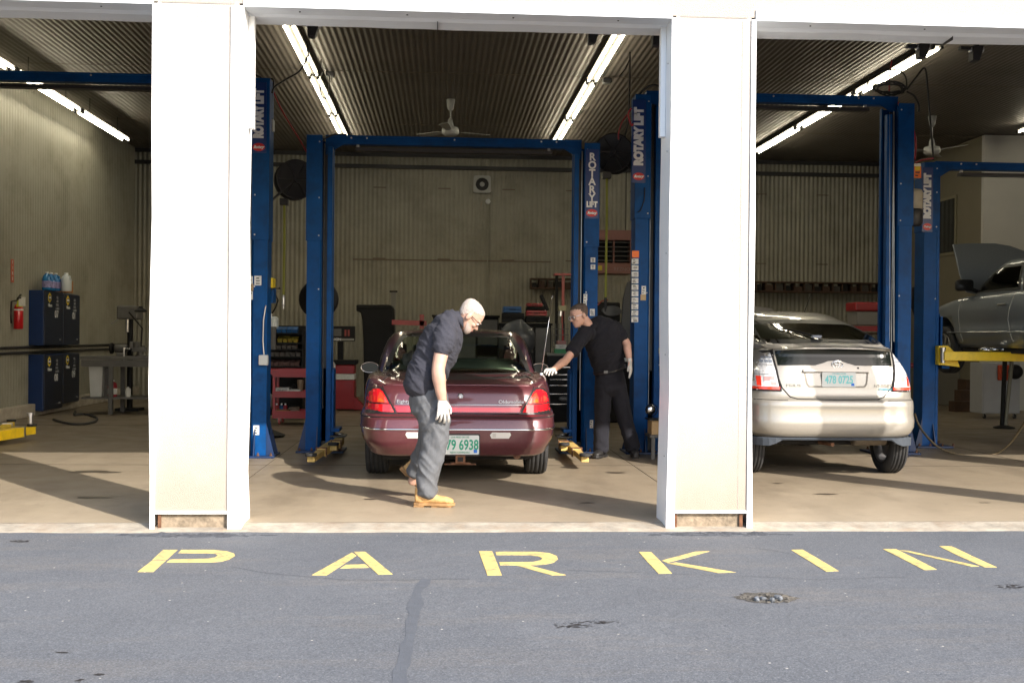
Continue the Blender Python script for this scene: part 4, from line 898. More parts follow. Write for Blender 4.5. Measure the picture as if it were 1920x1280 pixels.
# greenhouse with a glazed rear window: split the ring mesh by rear-view outline
bl_w = [(-.738, .998), (-.735, 1.03), (-.70, 1.13), (-.645, 1.26), (-.585, 1.358), (-.54, 1.385), (0, 1.396), (.54, 1.385), (.585, 1.358), (.645, 1.26), (.70, 1.13), (.735, 1.03), (.738, .998), (.71, .985), (0, .968), (-.71, .985)]
def inside(p, poly):
    c = False; n = len(poly)
    for i in range(n):
        a, q = poly[i], poly[(i+1) % n]
        if (a[1] > p[1]) != (q[1] > p[1]) and p[0] < (q[0]-a[0])*(p[1]-a[1])/(q[1]-a[1])+a[0]: c = not c
    return c
def scale_poly(poly, k, cx=0, cz=None):
    cz = sum(p[1] for p in poly)/len(poly) if cz is None else cz
    return [(cx+(p[0]-cx)*k, cz+(p[1]-cz)*k) for p in poly]
def grow(poly, d):
    n = len(poly); o = []
    ar = sum(poly[i][0]*poly[(i+1) % n][1]-poly[(i+1) % n][0]*poly[i][1] for i in range(n)); sg = 1 if ar > 0 else -1
    for i in range(n):
        a, p, c = V(poly[i-1]).to_2d(), V(poly[i]).to_2d(), V(poly[(i+1) % n]).to_2d()
        t1, t2 = (p-a).normalized(), (c-p).normalized(); n1 = V((t1.y, -t1.x, 0)).to_2d()*sg; n2 = V((t2.y, -t2.x, 0)).to_2d()*sg
        q = (n1+n2); q = q/max(.4, q.length_squared/2); o.append((p.x+q.x*d, p.y+q.y*d))
    return o
poly2 = lambda l: [V((a, c, 0)) for a, c in l]
def grow_(poly, d): return grow([V((a, c, 0)) for a, c in poly], d)
def cut_shell(R, name, m, car, tests):
    """build the shell leaving out faces whose centre passes any (axis, polygon) test"""
    b = MB(); vv = [[b.bm.verts.new(car.M @ p) for p in r] for r in R]; n = len(R[0])
    for j in range(len(R)-1):
        for k in range(n):
            c = (R[j][k]+R[j][(k+1) % n]+R[j+1][k]+R[j+1][(k+1) % n])/4; skip = False
            for ax, pl, cond in tests:
                q = (c.x, c.z) if ax == 'r' else (c.y, c.z)
                if cond(c) and inside(q, pl): skip = True
            if not skip: b._f([vv[j][k], vv[j][(k+1) % n], vv[j+1][(k+1) % n], vv[j+1][k]])
    b._f(vv[-1]); return b.out(name, m, car.t, smooth=True)
def refine(R, k=3):
    o = []
    for a, c in zip(R, R[1:]):
        for i in range(k): o.append([p.lerp(q, i/k) for p, q in zip(a, c)])
    o.append(R[-1]); return o
sidewin = [(1.45, 1.03), (1.78, 1.33), (2.6, 1.345), (2.9, 1.25), (3.3, 1.03)]
wsh = [(-.70, 1.0), (-.60, 1.36), (.60, 1.36), (.70, 1.0)]
gs = cut_shell(refine(Rg, 3), 'roof', M_BURG, car, [('r', wsh, lambda c: c.y > 2.6),('r', bl_w, lambda c: c.y < 2.0), ('s', sidewin, lambda c: abs(c.x) > .55)])
car.drape(grow_(bl_w, .006), 'rear_window', M_GLS, off=.004, rim=0, step=.05)
def ring_drape(car, poly, wd, name, m, off, ax='r', parent=None):
    """a band following the outline"""
    out_, in_ = grow_(poly, wd*.35), grow_(poly, -wd*.65); n = len(poly); b = MB(); d = None
    def sub(l):
        o = []
        for i in range(len(l)):
            a, c = l[i], l[(i+1) % len(l)]
            for k in range(8): o.append((a[0]+(c[0]-a[0])*k/8, a[1]+(c[1]-a[1])*k/8))
        return o
    A, B = sub(out_), sub(in_); va, vb = [], []
    for q, lst in ((A, va), (B, vb)):
        for p in q:
            h, d = car.hit(p[0], p[1], ax); lst.append(None if h is None else b.bm.verts.new(car.M @ (h-d*off)))
    for i in range(len(A)):
        j = (i+1) % len(A)
        if None not in (va[i], va[j], vb[i], vb[j]): b._f([va[i], va[j], vb[j], vb[i]])
    return b.out(name, m, parent or car.t)
ring_drape(car, bl_w, .045, 'window_seal', M_BTRIM, .007)
for ax in ('l', 'R'):
    car.drape(grow_(sidewin, .005), 'side_window', M_GLL, off=.004, ax=ax, rim=0, step=.08); ring_drape(car, sidewin, .04, 'window_seal', M_BTRIM, .006, ax)
    car.line([(1.42, 1.0), (1.38, .6), (1.52, .35)], 'door_seam', M_SEAM, ax=ax); car.line([(2.45, 1.0), (2.45, .32)], 'door_seam', M_SEAM, ax=ax)
# boot lid shut lines, rear-face details
L_ = lambda pts: [(-x, z) for x, z in pts]
lid = [(-.665, .985), (-.71, .955), (-.72, .93), (-.695, .86), (-.60, .70), (-.555, .655), (.555, .655), (.60, .70), (.695, .86), (.72, .93), (.71, .955), (.665, .985)]
car.line(lid, 'boot_lid_gap', M_SEAM, r=.0055)
car.line([(-.69, .908), (-.3, .912), (.3, .912), (.69, .908)], 'lid_crease', M_BURG, r=.009)
for s in (1, -1):
    f = lambda pts: [(s*x, z) for x, z in pts] if s > 0 else [(s*x, z) for x, z in pts][::-1]
    base = f([(.575, .655), (.695, .865), (.735, .888), (.80, .883), (.855, .845), (.882, .78), (.897, .70), (.893, .66), (.87, .65)])
    tl = car.drape(grow_(base, .006), 'tail_light', M_BTRIM, off=.004)
    car.drape(f([(.655, .765), (.705, .850), (.742, .874), (.80, .869), (.845, .836), (.868, .78), (.877, .750), (.645, .745)]), 'red_lens', M_LRED, off=.010, parent=tl, rim=.006)
    car.drape(f([(.655, .756), (.708, .838), (.732, .848), (.752, .80), (.762, .752), (.650, .749)]), 'amber_lens', M_LRED2, off=.014, parent=tl, rim=.006)
    car.drape(f([(.688, .757), (.72, .790), (.742, .785), (.75, .757)]), 'amber_lens', M_LAMB, off=.017, parent=tl, rim=.005)
    car.drape(f([(.775, .76), (.78, .80), (.81, .815), (.84, .80), (.852, .762)]), 'reflector_cell', M_LRED2, off=.0125, parent=tl, rim=.005)
    car.drape(f([(.595, .665), (.632, .735), (.880, .735), (.884, .667)]), 'lower_red_lens', M_LRED, off=.010, parent=tl, rim=.006)
    # reverse lamps in the bumper
    rv = car.drape(f([(.29, .465), (.31, .488), (.475, .488), (.485, .465), (.465, .432), (.305, .432)]), 'reverse_lamp', M_LCLR, off=.004, rim=.01)
    car.drape(f([(.315, .443), (.315, .48), (.345, .48), (.345, .443)]), 'lamp_cell', mat('lens_ribs', (.45, .43, .39), .3), off=.007, parent=rv, rim=.004)
# full-width reflector
rf = car.drape([(-.575, .662), (-.60, .728), (.60, .728), (.575, .662)], 'reflector_bar', M_LDRK, off=.005)
car.drape([(-.565, .670), (-.58, .712), (.58, .712), (.565, .670)], 'red_lens', M_LRED, off=.010, parent=rf, rim=.006, step=.1)
car.line([(-.60, .735), (.60, .735)], 'bright_strip', M_CHR, r=.005)
car.line([(-.93, .62), (0, .62), (.93, .62)], 'bumper_gap', M_SEAM, r=.007)
car.line([(-.931, .512), (-.8, .512), (0, .512), (.8, .512), (.931, .512)], 'chrome_strip', M_CHR, r=.010)
car.line([(-.72, .915), (-.85, .90)], 'fender_gap', M_SEAM, r=.003); car.line([(.72, .915), (.85, .90)], 'fender_gap', M_SEAM, r=.003)
h, d = car.hit(0.02, .815, 'r'); q = car.M @ h
b = MB(); b.lathe([(.027, 0), (.027, -.006), (.020, -.012), (.008, -.012), (.006, -.006), (.001, -.006)], q, (0, 1, 0), 20); b.out('boot_lock', M_CHR, SD, smooth=False)
M_BDC = mat('badge_chrome', (.42, .41, .40), .35, .6); car.txt('EightyEight', -.46, .762, .046, M_BDC, sx=1.12); car.txt('Oldsmobile', .49, .762, .046, M_BDC, sx=1.12)
plate(car, .015, .374, -.012, .35, .175, '479 6938', M_PGR, 'LIVE FREE OR DIE', 'NEW HAMPSHIRE')
b = MB(); b.loft([[car.M @ V((.015+x, y, .374+z)) for x, z in rr(-.185, .185, -.10, .10, .015)] for y in (-.0065, .03)]); b.out('plate_frame', M_BTRIM, SD)
# scuff on the left corner of the bumper
car.drape([(-.90, .36), (-.88, .41), (-.84, .40), (-.82, .34), (-.86, .29)], 'bumper_scuff', mat('scuffed_paint', (.16, .07, .08), .7, var=.7, vscale=40), off=.003, rim=0)
# hitch, exhaust, underside
b = MB(); b.box(*(xs-.07, xs+.11), ys+.0, ys+.06, .19, .21); b.box(xs-.025, xs+.065, ys-.02, ys+.12, .205, .28); b.out('tow_hitch', M_RUST, SD, bevel=.004)
b = MB(); b.box(xs-.005, xs+.045, ys-.024, ys-.0205, .222, .262); b.out('hitch_opening', M_UND, SD)
b = MB(); b.box(xs-.125, xs+.165, ys+.005, ys+.055, .188, .198); b.out('hitch_plate', M_RUST, SD)
b = MB(); b.lathe([(.032, 0), (.034, .001), (.034, .4), (.03, .4), (.028, .01)], (xs+.545, ys+.08, .265), (.1, 1, 0), 18); b.out('exhaust_tip', M_RUST, SD)
b = MB(); b.box(xs-.70, xs+.70, ys+.35, ys+4.6, .20, .30); b.box(xs-.45, xs+.45, ys+.5, ys+1.1, .19, .199); b.out('underbody', M_UND, SD, bevel=.02)
cuts = [arch_cut(body, car, s*.84, y, .40, .34) for s in (1, -1) for y in (.98, 3.85)]; bake(body, cuts)
for s in (1, -1):
    for y in (.95, 3.85): car.wheel(s*.79, y, s, .325, .22)
# mirrors
for s in (1, -1):
    c = P(694, 688, ys+3.0) if s < 0 else V((2*xs-P(694, 688, ys+3.0).x, ys+3.0, P(694, 688, ys+3.0).z)); c = V((c.x, c.y, c.z))
    b = MB(); n = 20
    sh = [(.105*math.cos(2*PI*k/n)*(1 if math.cos(2*PI*k/n)*s > 0 else 1.), .062*math.sin(2*PI*k/n)*(1 if abs(math.cos(2*PI*k/n)) < .9 else .8)) for k in range(n)]
    b.loft([[V((c.x+x*k_, c.y+yy, c.z+z*k_)) for x, z in sh] for yy, k_ in ((-.035, 1.0), (.02, .98), (.07, .8), (.10, .4))]); mo = b.out('door_mirror', M_BURG, SD, smooth=True)
    b = MB(); b.loft([[V((c.x+x*.9, c.y+yy, c.z+z*.86)) for x, z in sh] for yy in (-.039, -.0355)]); b.out('mirror_glass', mat('mirror_face', (.05, .06, .06), .15, .3), mo)
    b = MB(); b.tube([V((c.x+1.0*.104*math.cos(2*PI*k/24), c.y-.036, c.z+.061*math.sin(2*PI*k/24))) for k in range(25)], .005, 6); b.out('mirror_edge', M_CHR, mo)
    b = MB(); b.beam(c+V((-s*.08, .04, -.03)), c+V((-s*.26, .08, -.06)), .04, .04); b.out('mirror_arm', M_BURG, mo)
# raised whip antenna on the right rear wing
a0, a1 = P(1015, 699, ys+1.02), P(1036, 554, ys+1.02)
AN = (a0, a1)
b = MB(); b.tube([a0, a0.lerp(a1, .5), a1], [.005, .0035, .0028], 8); an = b.out('antenna', M_CHR, SD, smooth=True)
b = MB(); b.lathe([(.001, -.008), (.008, 0), (.001, .008)], a1, n=10); b.out('antenna_tip', M_CHR, an)
b = MB(); b.lathe([(.020, -.03), (.018, .0), (.008, .012)], a0, n=12); b.out('antenna_base', M_CHR, an)
# interior seen through the glass
M4 = car.M
b = MB(); b.loft([[M4 @ V((x, y, z)) for x, y, z in ((-.70, 1.10, .985), (.70, 1.10, .985), (.66, 1.72, 1.10), (-.66, 1.72, 1.10))], [M4 @ V((x, y, z)) for x, y, z in ((-.68, 1.10, .93), (.68, 1.10, .93), (.66, 1.72, .99), (-.66, 1.72, .99))]]); b.out('parcel_shelf', M_SEAT, SD)
b = MB(); b.box(*(xs-.62, xs+.62), ys+1.74, ys+1.92, .5, 1.13); b.out('rear_seat', M_SEAT, SD, bevel=.05)
for x in (-.36, .36):
    b = MB(); b.box(xs+x-.23, xs+x+.23, ys+2.55, ys+2.7, .5, 1.10); st = b.out('front_seat', M_SEAT, SD, bevel=.05)
    b = MB(); b.box(xs+x-.13, xs+x+.13, ys+2.58, ys+2.68, 1.13, 1.27); b.out('headrest', M_SEAT, st, bevel=.03)
    b = MB(); b.tube([(xs+x*1.9, ys+2.1, 1.36), (xs+x*1.95, ys+2.2, 1.0)], .012); b.out('seat_belt', M_SEAT, SD)
b = MB(); b.box(xs+.36, xs+.66, ys+1.3, ys+1.42, .992, 1.02); b.out('high_brake_light', M_LCLR, SD, bevel=.008)
b = MB(); b.box(xs-.78, xs+.78, ys+.6, ys+4.3, .31, .45); b.out('cabin_floor', M_UND, SD)
b = MB(); c = P(769, 672, ys+1.38); b.lathe([(.07, -.07), (.09, -.02), (.075, .03), (.05, .06), (.02, .075)], c, n=9)
for v in b.bm.verts: v.co += V((noise.noise(v.co*20), noise.noise(v.co*21+V((3, 0, 0))), noise.noise(v.co*22)))*.03
tag(b.out('plush_bundle', mat('pink_white_cloth', (.55, .42, .40), .9, var=.5, vscale=14)), 'crumpled pink and white bundle on the parcel shelf of the burgundy sedan', 'cloth bundle')
# ---------------------------------------------------------------- silver hatchback
yp = 10.5; xp = P(1574, 720, yp).x
HB = thing('parked_hatchback', 'silver five-door hatchback with clear tail lights and raised bonnet', 'car', (xp, yp, 0))
car = Car(HB, Matrix.Translation((xp, yp, .03)) @ Matrix.Rotation(math.radians(-1.0), 4, 'Z'))
M_SILV = mat('silver_beige_paint', (.30, .28, .245), .32, .35, var=.03, vscale=60, coat=.9)
M_BUMP = mat('grey_plastic', (.045, .055, .07), .6, var=.1)
def hz(t, y, x): # upper body edge: high at the tail, falls to the bonnet
    zt_ = interp([(0, 1.27), (.35, 1.24), (1.2, 1.17), (2.4, 1.12), (3.1, 1.10), (3.7, .98), (4.3, .80)], y)[0]; return .36+(t-.36)*(zt_-.36)/(1.27-.36)
hw = .90
rg = [(.362, .55, .3, 4.1, 6, 8), (.362, hw-.10, .09, 4.25, 6, 8), (.385, hw-.05, .045, 4.28, 6, 8), (.42, hw-.02, .02, 4.3, 6, 8), (.47, hw, .004, 4.3, 6, 8), (.53, hw+.004, .0, 4.3, 6, 8), (.56, hw+.004, .008, 4.3, 6, 8), (.60, hw+.002, .022, 4.3, 6, 8), (.68, hw, .012, 4.3, 6, 8), (.735, hw-.004, .018, 4.3, 6, 8), (.755, hw-.006, .045, 4.3, 6, 8), (.77, hw-.008, .066, 4.3, 6, 8),
      (.86, hw-.012, .075, 4.28, 6, 8), (.95, hw-.03, .085, 4.26, 6, 8), (1.04, hw-.06, .105, 4.22, 6, 8), (1.12, hw-.10, .135, 4.18, 6, 8), (1.20, hw-.155, .165, 4.12, 6, 8), (1.245, hw-.20, .155, 4.08, 6, 8), (1.265, hw-.21, .14, 4.05, 6, 8), (1.28, hw-.22, .16, 4.02, 6, 8)]
Rb = shell(rg, hz, 8, .03); body = car.mesh(Rb, 'body', M_SILV)
gh = [(1.24, .70, .20, 3.75, 3.4, 5), (1.285, .71, .26, 3.65, 3.4, 5), (1.33, .71, .42, 3.5, 3.2, 5), (1.39, .70, .66, 3.3, 3.0, 5), (1.45, .68, .95, 3.05, 3.0, 5), (1.50, .66, 1.20, 2.95, 3.0, 5), (1.55, .63, 1.44, 2.85, 3.0, 4.5), (1.595, .60, 1.62, 2.75, 3.0, 4), (1.625, .56, 1.78, 2.65, 3.0, 3.6), (1.645, .49, 1.9, 2.55, 3.0, 3.4)]
Rg = shell(gh, None, 6, .02); car.bvh = bvh_of([Rb, Rg])
bw = [(-.645, 1.322), (-.635, 1.36), (-.59, 1.455), (-.55, 1.515), (-.50, 1.532), (0, 1.545), (.50, 1.532), (.55, 1.515), (.59, 1.455), (.635, 1.36), (.645, 1.322), (.61, 1.308), (0, 1.315), (-.61, 1.308)]
sw = [(.75, 1.30), (1.25, 1.42), (1.7, 1.49), (2.5, 1.50), (3.0, 1.38), (3.3, 1.27)]
cut_shell(refine(Rg, 3), 'roof', M_SILV, car, [('r', [(-.5, 1.28), (-.42, 1.56), (.42, 1.56), (.5, 1.28)], lambda c: c.y > 2.6),('r', bw, lambda c: c.y < 1.75), ('s', sw, lambda c: abs(c.x) > .5)])
M_GLP = glass_mat('tinted_hatch_glass', (.20, .24, .18), refl=1.2)
car.drape(grow_(bw, .006), 'rear_window', M_GLP, off=.004, rim=0, step=.04); ring_drape(car, bw, .045, 'window_seal', M_BTRIM, .007)
for ax in ('l', 'R'):
    car.drape(grow_(sw, .005), 'side_window', M_GLD, off=.004, ax=ax, rim=0, step=.08); ring_drape(car, sw, .035, 'window_seal', M_BTRIM, .006, ax)
    car.line([(1.3, 1.2), (1.15, .8), (1.35, .45)], 'door_seam', M_SEAM, ax=ax); car.line([(2.2, 1.2), (2.2, .42)], 'door_seam', M_SEAM, ax=ax)
# vertical lower window, applique black band
band = [(-.575, 1.08), (-.585, 1.225), (-.3, 1.245), (0, 1.25), (.3, 1.245), (.585, 1.225), (.575, 1.08), (.20, 1.085), (.13, 1.105), (.07, 1.125), (0, 1.132), (-.07, 1.125), (-.13, 1.105), (-.20, 1.085)]
car.drape(band, 'lower_window', mat('black_window_band', (.006, .008, .007), .12, spec=.35), off=.003, step=.03)
car.drape([(-.63, 1.242), (-.64, 1.272), (-.3, 1.300), (0, 1.305), (.3, 1.300), (.64, 1.272), (.63, 1.242), (.3, 1.266), (0, 1.270), (-.3, 1.266)], 'spoiler', M_SILV, off=.045, rim=.06)
car.drape([(-.14, 1.277), (-.14, 1.294), (.14, 1.294), (.14, 1.277)], 'high_brake_light', mat('grey_lens', (.35, .33, .30), .25), off=.049, rim=.004)
hatch = [(-.60, 1.25), (-.60, 1.10), (-.575, .95), (-.545, .86), (-.47, .775), (-.40, .752), (0, .745), (.40, .752), (.47, .775), (.545, .86), (.575, .95), (.60, 1.10), (.60, 1.25)]
car.line(hatch, 'hatch_gap', M_SEAM, r=.006)
for s in (1, -1):
    f = lambda pts: [(s*x, z) for x, z in pts] if s > 0 else [(s*x, z) for x, z in pts][::-1]
    out_ = f([(.612, 1.225), (.60, 1.10), (.578, .95), (.558, .835), (.82, .835), (.845, .845), (.835, .95), (.80, 1.06), (.75, 1.15), (.68, 1.21)])
    tl = car.drape(out_, 'tail_light', mat('lamp_chrome', (.70, .70, .71), .3, .1, var=.35, vscale=70, coat=.6), off=.008)
    car.drape(f([(.57, .843), (.568, .872), (.838, .872), (.840, .846)]), 'red_lens', M_LRED2, off=.013, parent=tl, rim=.005)
    for (x0, x1_, z0, z1) in ((.60, .81, .99, .993), (.60, .75, 1.085, 1.088)):
        car.drape(f([(x0, z0), (x0, z1), (x1_, z1), (x1_, z0)]), 'lamp_divider', M_SEAM, off=.012, parent=tl, rim=.004)
    for (x0, x1_, z0, z1, m_) in ((.735, .772, .88, .975, M_LRED2), (.60, .65, .885, .92, mat('pink_lens', (.75, .30, .28), .2, coat=1.)), (.66, .71, .93, .97, mat('pink_lens', (.75, .30, .28), .2)), (.62, .66, .94, .975, _mats['pink_lens'])):
        car.drape(f([(x0, z0), (x0, z1), (x1_, z1), (x1_, z0)]), 'reflector_cell', m_, off=.011, parent=tl, rim=.004)
    for k in range(3):
        car.drape(f([(.622+k*.035, 1.11), (.622+k*.035, 1.135), (.648+k*.035, 1.135), (.648+k*.035, 1.11)]), 'led_cell', mat('led_grey', (.22, .25, .30), .3), off=.012, parent=tl, rim=.004)
        car.drape(f([(.624+k*.026, 1.15), (.624+k*.026, 1.168), (.643+k*.026, 1.168), (.643+k*.026, 1.15)]), 'led_cell', _mats['led_grey'], off=.012, parent=tl, rim=.004)
    ring_drape(car, out_, .020, 'lamp_gap', M_SEAM, .0095)
# plate recess
rc = [(-.32, 1.025), (-.30, .90), (-.275, .872), (.275, .872), (.30, .90), (.32, 1.025)]
ring_drape(car, rc, .016, 'plate_recess', mat('recess_shade', (.20, .18, .155), .6), .003)
car.drape([(-.335, 1.022), (-.33, 1.045), (.33, 1.045), (.335, 1.022)], 'hatch_handle', M_SILV, off=.03, rim=.035)
hh, _ = car.hit(0, .945, 'r'); plate(car, .02, .945, hh.y-.016, .34, .145, '478 0725', M_PCY, 'LIVE FREE OR DIE', None)
h, d = car.hit(.02, 1.095, 'r'); q = car.M @ (h+V((0, -.006, 0)))
b = MB()
for rx, rz, oz in ((.055, .038, 0), (.018, .036, 0), (.036, .014, .014)): b.tube([q+V((rx*math.cos(2*PI*k/24), -.002, oz+rz*math.sin(2*PI*k/24))) for k in range(25)], .0045, 6)
b.out('oval_emblem', M_CHR, HB, smooth=True)
b = MB(); hk, _ = car.hit(.225, 1.06, 'r'); b.lathe([(.009, -.006), (.009, 0)], car.M @ hk, (0, 1, 0), 12); b.out('hatch_lock', M_SEAM, HB)
M_BDG = mat('badge_metal', (.28, .27, .25), .3, .7)
car.txt('PRIUS', -.43, .885, .040, M_BDG, sx=1.5); car.txt('HYBRID', .46, .885, .044, M_BDG, sx=1.15, shear=.3); car.txt('SYNERGY', .485, .85, .026, mat('badge_teal', (.02, .35, .50), .4), sx=1.2)
# bumper lip, wiper, roof antenna
car.line([(-.80, .745), (-.62, .742), (-.5, .74)], 'bumper_gap', M_SEAM, r=.004); car.line([(.5, .74), (.62, .742), (.80, .745)], 'bumper_gap', M_SEAM, r=.004)
b = MB(); lp_ = loop_pts(.885, .05, 4.2, 6, 8); rear = [p for p in lp_ if p[1] < .9]; rear.sort(key=lambda p: p[0])
for (za_, zb_, i0, i1) in ((.335, .37, 0, len(rear)),):
    vv = []
    for x, y in rear:
        dp = .016 if abs(x) < .56 else (.075 if abs(x) > .64 else .016+.059*(abs(x)-.56)/.08)
        vv.append([b.bm.verts.new(car.M @ V((x, yy, z))) for yy, z in ((y-.0, .372), (y-.012, .365), (y-.004, .365-dp), (y+.03, .365-dp), (y+.03, .372))])
    for a, c in zip(vv, vv[1:]):
        for k in range(4): b._f([a[k], a[k+1], c[k+1], c[k]])
b.out('bumper_lip', M_BUMP, HB)
def wp(x, z, o=.02): h, d = car.hit(x, z, 'r'); return car.M @ (h+V((0, -o, o*.6)))
b = MB(); b.tube([wp(-.06, 1.345), wp(-.12, 1.375), wp(-.24, 1.42), wp(-.34, 1.44)], [.014, .012, .008, .006]); wi = b.out('rear_wiper', M_BTRIM, HB)
b = MB(); b.cbox(wp(-.08, 1.35, .03), (.10, .04, .03)); b.out('wiper_hub', mat('blue_grey_plastic', (.20, .22, .27), .5), wi, bevel=.008)
ra = P(1502, 600, yp+2.4); b = MB(); b.tube([ra+V((0, 0, -.01)), ra+V((.16, .12, .32))], [.006, .003]); an = b.out('antenna', M_BTRIM, HB)
b = MB(); b.lathe([(.02, -.02), (.018, .02), (.008, .05)], ra, n=10); b.out('antenna_base', mat('blue_plastic', (.05, .08, .16), .5), an)
# raised bonnet at the far end
M4 = car.M
b = MB(); pr_ = [(-.66, 0), (-.62, .12), (-.56, .42), (-.42, .55), (0, .60), (.42, .55), (.56, .42), (.62, .12), (.66, 0)]
fr = []
for off_ in (0, .03):
    fr.append([M4 @ V((x, 3.35+.55*(z_/.6)+off_, 1.12+z_*1.13)) for x, z_ in pr_])
b.loft(fr); b.out('bonnet', M_SILV, HB)
for s in (1, -1):
    c = M4 @ V((s*.93, 2.95, 1.15)); b = MB(); b.lathe([(.05, -.05), (.09, -.03), (.085, .03), (.03, .10)], c, (0, 1, 0), 14); mo = b.out('door_mirror', M_SILV, HB, smooth=True)
    b = MB(); b.beam(c, c-V((s*.15, 0, .02)), .04, .04); b.out('mirror_arm', M_BTRIM, mo)
# interior, underside
b = MB(); b.box(xp-.7, xp+.7, yp+.4, yp+4.0, .30, .42); b.out('underbody', M_UND, HB, bevel=.02)
for x in (-.33, .33):
    b = MB(); b.box(xp+x-.24, xp+x+.24, yp+1.5, yp+1.65, .6, 1.2); st = b.out('rear_seat', M_SEAT, HB, bevel=.05)
    b = MB(); b.box(xp+x-.12, xp+x+.12, yp+1.52, yp+1.62, 1.24, 1.36); b.out('headrest', M_SEAT, st, bevel=.03)
b = MB(); b.box(xp-.55, xp+.55, yp+.3, yp+1.5, 1.10, 1.12); b.out('load_cover', M_UND, HB)
b = MB(); b.lathe([(.055, 0), (.06, .01), (.06, .35), (.045, .36), (.02, .3)], (xp+.22, yp+.22, .37), (1, .15, 0), 18); b.out('muffler', mat('muffler_tan', (.16, .13, .095), .6, .3, var=.3), HB, smooth=True)
b = MB(); b.tube([car.M @ V((-.08, .35, .30)), car.M @ V((-.02, .12, .30))], .02); b.out('tail_pipe', M_RUST, HB)
cuts = [arch_cut(body, car, s*.80, y, .37, .34) for s in (1, -1) for y in (.64, 3.5)]; bake(body, cuts)
xt = G(1664, 887, 0).x-xp
for s in (1, -1):
    for y in (.60, 3.5): car.wheel(s*.735, y, s, .325, .19, z=.289)
# ---------------------------------------------------------------- grey sedan up on the far right lift
GXL = 7.0; zlift = 1.03; gyaw = 0.
M_GREY = mat('grey_car_paint', (.20, .225, .25), .35, .5, var=.05, vscale=40, coat=.7)
gx = GXL+.88; fwY = 7.0/((1770-830)/2050)*1.0; gy = 15.25-3.75
GS = thing('raised_sedan', 'grey sedan with open bonnet raised on the far right lift', 'car', (gx, gy, zlift))
car = Car(GS, Matrix.Translation((gx, gy, zlift)))
def gz_(t, y, x):
    zt_ = interp([(0, .95), (.6, .99), (1.5, .97), (3.1, .93), (3.6, .86), (4.3, .74), (4.7, .62)], y)[0]; return .25+(t-.25)*(zt_-.25)/(.95-.25)
rg = [(.252, .6, .3, 4.4, 5, 5), (.252, .80, .08, 4.65, 5, 5), (.30, .84, .04, 4.68, 5, 5), (.40, .87, .01, 4.7, 5, 5), (.50, .88, 0, 4.7, 5, 5), (.51, .872, 0, 4.7, 5, 5), (.60, .88, .01, 4.7, 5, 5), (.72, .875, .05, 4.69, 5, 5), (.83, .85, .10, 4.66, 5, 5), (.91, .82, .15, 4.62, 5, 5), (.94, .78, .22, 4.55, 5, 5), (.95, .72, .3, 4.5, 5, 5)]
Rb = shell(rg, gz_, 8, .05); body = car.mesh(Rb, 'body', M_GREY)
gh = [(.90, .76, .75, 3.35, 3.2, 3.4), (.96, .755, .80, 3.28, 3.2, 3.4), (1.05, .74, .92, 3.13, 3.2, 3.4), (1.15, .71, 1.08, 2.95, 3.2, 3.4), (1.25, .67, 1.26, 2.76, 3.2, 3.4), (1.34, .62, 1.45, 2.56, 3.2, 3.4), (1.385, .57, 1.6, 2.42, 3.2, 3.4), (1.40, .50, 1.72, 2.3, 3.2, 3.4)]
Rg = shell(gh, None, 6, .03); car.bvh = bvh_of([Rb, Rg])
w1 = [(1.62, .985), (1.74, 1.31), (2.25, 1.31), (2.62, 1.18), (2.98, .985)]; w2 = [(1.05, 1.0), (1.33, 1.22), (1.50, 1.29), (1.66, 1.30), (1.54, .985)]
rw = [(-.64, .99), (-.56, 1.2), (-.46, 1.33), (0, 1.345), (.46, 1.33), (.56, 1.2), (.64, .99), (0, .97)]
cut_shell(refine(Rg, 3), 'roof', M_GREY, car, [('s', w1, lambda c: abs(c.x) > .5), ('s', w2, lambda c: abs(c.x) > .5), ('r', rw, lambda c: c.y < 1.7)])
car.drape(grow_(rw, .005), 'rear_window', M_GLD, off=.004, rim=0)
for ax in ('l', 'R'):
    for w_ in (w1, w2): car.drape(grow_(w_, .005), 'side_window', glass_mat('side_glass_green', (.30, .38, .30)), off=.004, ax=ax, rim=0, step=.08); ring_drape(car, w_, .04, 'window_seal', M_BTRIM, .006, ax)
    car.line([(2.98, .95), (3.0, .80), (2.94, .55), (2.88, .33)], 'door_seam', mat('bright_seam', (.45, .44, .40), .4), ax=ax, r=.005); car.line([(1.60, .97), (1.63, .8), (1.66, .60), (1.58, .33)], 'door_seam', _mats['bright_seam'], ax=ax, r=.005)
    car.line([(.9, .45), (3.3, .45)], 'rub_strip', M_GREY, ax=ax, r=.012)
    h, d = car.hit(1.82, .80, ax); q = car.M @ (h-d*.02); b = MB(); b.tube([q+V((0, -.10, 0)), q+V((0, -.08, .0))-d*.015, q+V((0, .06, 0))-d*.015, q+V((0, .09, 0))], .012, 8); b.out('door_handle', M_STL, GS)
car.line([(-.6, .70), (.6, .70)], 'boot_lid_gap', M_SEAM)
for s in (1, -1):
    f = lambda pts: [(s*x, z) for x, z in pts] if s > 0 else [(s*x, z) for x, z in pts][::-1]
    car.drape(f([(.56, .68), (.56, .80), (.80, .80), (.83, .68)]), 'tail_light', M_LRED, off=.005)
cuts = [arch_cut(body, car, s*.80, y, .385, .28) for s in (1, -1) for y in (.95, 3.42)]; bake(body, cuts)
for s in (1, -1):
    for y in (.95, 3.42): car.wheel(s*.78, y, s, .33, .2, spokes=7, z=.21)
c = P(1810, 536, gy+3.02)
b = MB(); b.loft([[V((c.x+x*k, c.y+yy, c.z+z*k)) for x, z in rr(-.13, .10, -.07, .085, .04)] for yy, k in ((-.03, 1), (.05, .95), (.11, .6))]); mo = b.out('door_mirror', M_BTRIM, GS, smooth=True)
